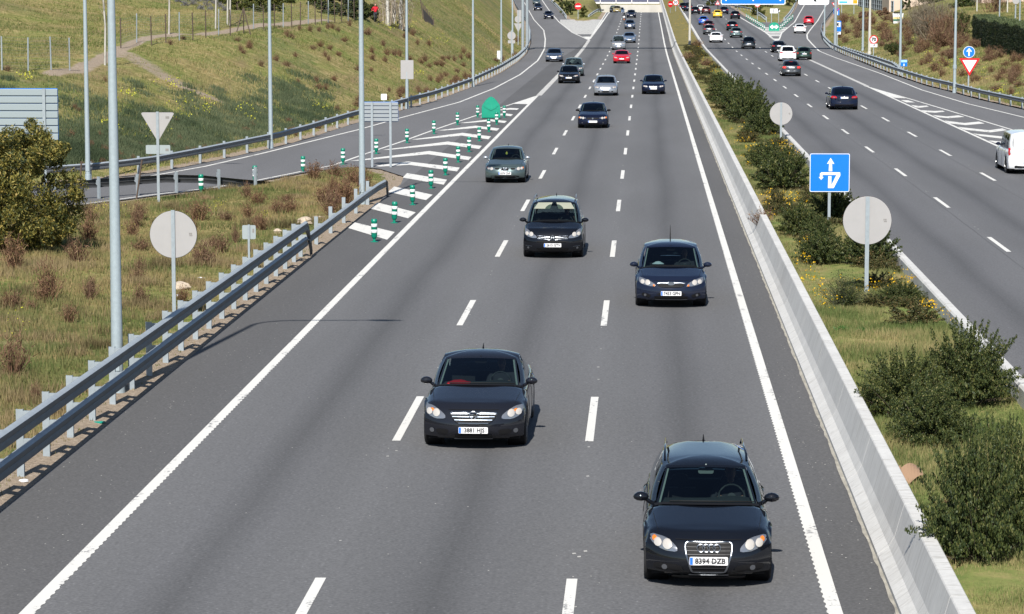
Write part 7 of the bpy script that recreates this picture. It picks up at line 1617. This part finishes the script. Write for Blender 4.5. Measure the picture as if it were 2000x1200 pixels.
# tall dry clumps in the verge
C_ = []
rc_ = np.random.default_rng(55)
for _ in range(190):
    y = 42+70*rc_.uniform()**1.3; x = -10.9-rc_.uniform()**1.2*(y*.14+2); n_ = int(rc_.uniform(30, 110)); s_ = rc_.uniform(.15, .42); a = rc_.normal(size=(n_, 2))*s_; C_.append(np.stack([x+a[:, 0], y+a[:, 1], np.zeros(n_)], 1))
C_ = np.concatenate(C_); C_ = C_[(C_[:, 0] < -10.8) & ~((C_[:, 0] < LOx(C_[:, 1])) & (C_[:, 1] > 88))]; C_ = C_[road_dist(C_[:, 0], C_[:, 1]) > .5]; C_[:, 2] = G(C_[:, 0], C_[:, 1])
M_DRY = grass_mat('dry_grass', (.14, .115, .055), (.34, .26, .145), -.15)
tufts('dry_grass', 'clumps of tall dry brown grass in the near left verge', C_, .16+.20*vnoise(C_[:, 0], C_[:, 1], 3, 31), .006+.00008*C_[:, 1], M_DRY, rg, 3, .45)
# yellow flowers
def flowers(label, spots, mt, size, r, med=True):
    Ps = []
    for px, py, sx, sy, n_ in spots:
        for _ in range(n_):
            qx, qy = px+r.normal()*sx, py+r.normal()*sy
            if med: x, y = pix(qx, qy, MEDH); z = MEDH+float(zr(y))
            else: x, y, z = hit(qx, max(qy, 2))
            if med and not (3.98 < x < 6.95): continue
            Ps.append((x, y, z+r.uniform(.12, .38 if med else .25)))
    Ps = Ps[::2] if not med else [q for k_, q in enumerate(Ps) if k_ % 4 != 3]
    P = np.array(Ps); P = np.repeat(P, 5, 0)+r.normal(size=(len(P)*5, 3))*np.array([.05, .05, .03])*(1 if med else 2.2); V, F = leaves(P, size, size*.8, .8, r); o = fast_mesh('flowers', V, F, mt); tag(o, label, 'flowers', kind='stuff'); o.name = 'flowers'
flowers('yellow flowers scattered along the planted median', [(1560, 300, 14, 8, 60), (1530, 290, 20, 8, 60), (1480, 320, 14, 16, 30), (1455, 300, 16, 14, 30), (1530, 402, 22, 9, 45), (1460, 262, 20, 8, 30), (1440, 175, 12, 14, 20), (1400, 130, 16, 22, 110), (1370, 95, 14, 18, 110), (1350, 60, 10, 14, 80), (1330, 35, 8, 8, 60), (1700, 568, 28, 6, 26), (1780, 565, 16, 8, 34), (1830, 610, 20, 14, 30), (1580, 560, 14, 16, 24), (1570, 500, 12, 16, 24), (1870, 640, 14, 8, 12), (1620, 600, 20, 14, 14), (1500, 420, 16, 14, 24)], M_FLOW, .05, rg)
flowers('lemon yellow flowers dotted over the banks', [(775, 52, 14, 4, 90), (375, 210, 22, 12, 60), (330, 165, 12, 6, 25), (250, 185, 16, 5, 25), (210, 245, 14, 6, 20), (290, 262, 20, 6, 30), (485, 220, 14, 7, 45), (860, 80, 18, 8, 30), (630, 215, 8, 3, 20), (820, 145, 10, 2, 15), (50, 155, 12, 3, 16), (490, 235, 6, 2, 12), (1110, 26, 6, 3, 40), (1720, 55, 20, 6, 50), (1790, 82, 22, 6, 60), (1850, 125, 20, 4, 50), (1670, 35, 14, 4, 40), (1900, 150, 20, 8, 30), (1960, 180, 16, 4, 40), (1810, 110, 14, 6, 30)], M_FLOWP, .09, rg, False)
flowers('small lemon flowers in the near verge grass', [(180, 415, 18, 8, 40), (205, 410, 14, 6, 20), (425, 410, 6, 5, 24), (515, 430, 10, 4, 16), (250, 440, 20, 10, 14), (20, 640, 20, 16, 16)], M_FLOWP, .035, rg, False)
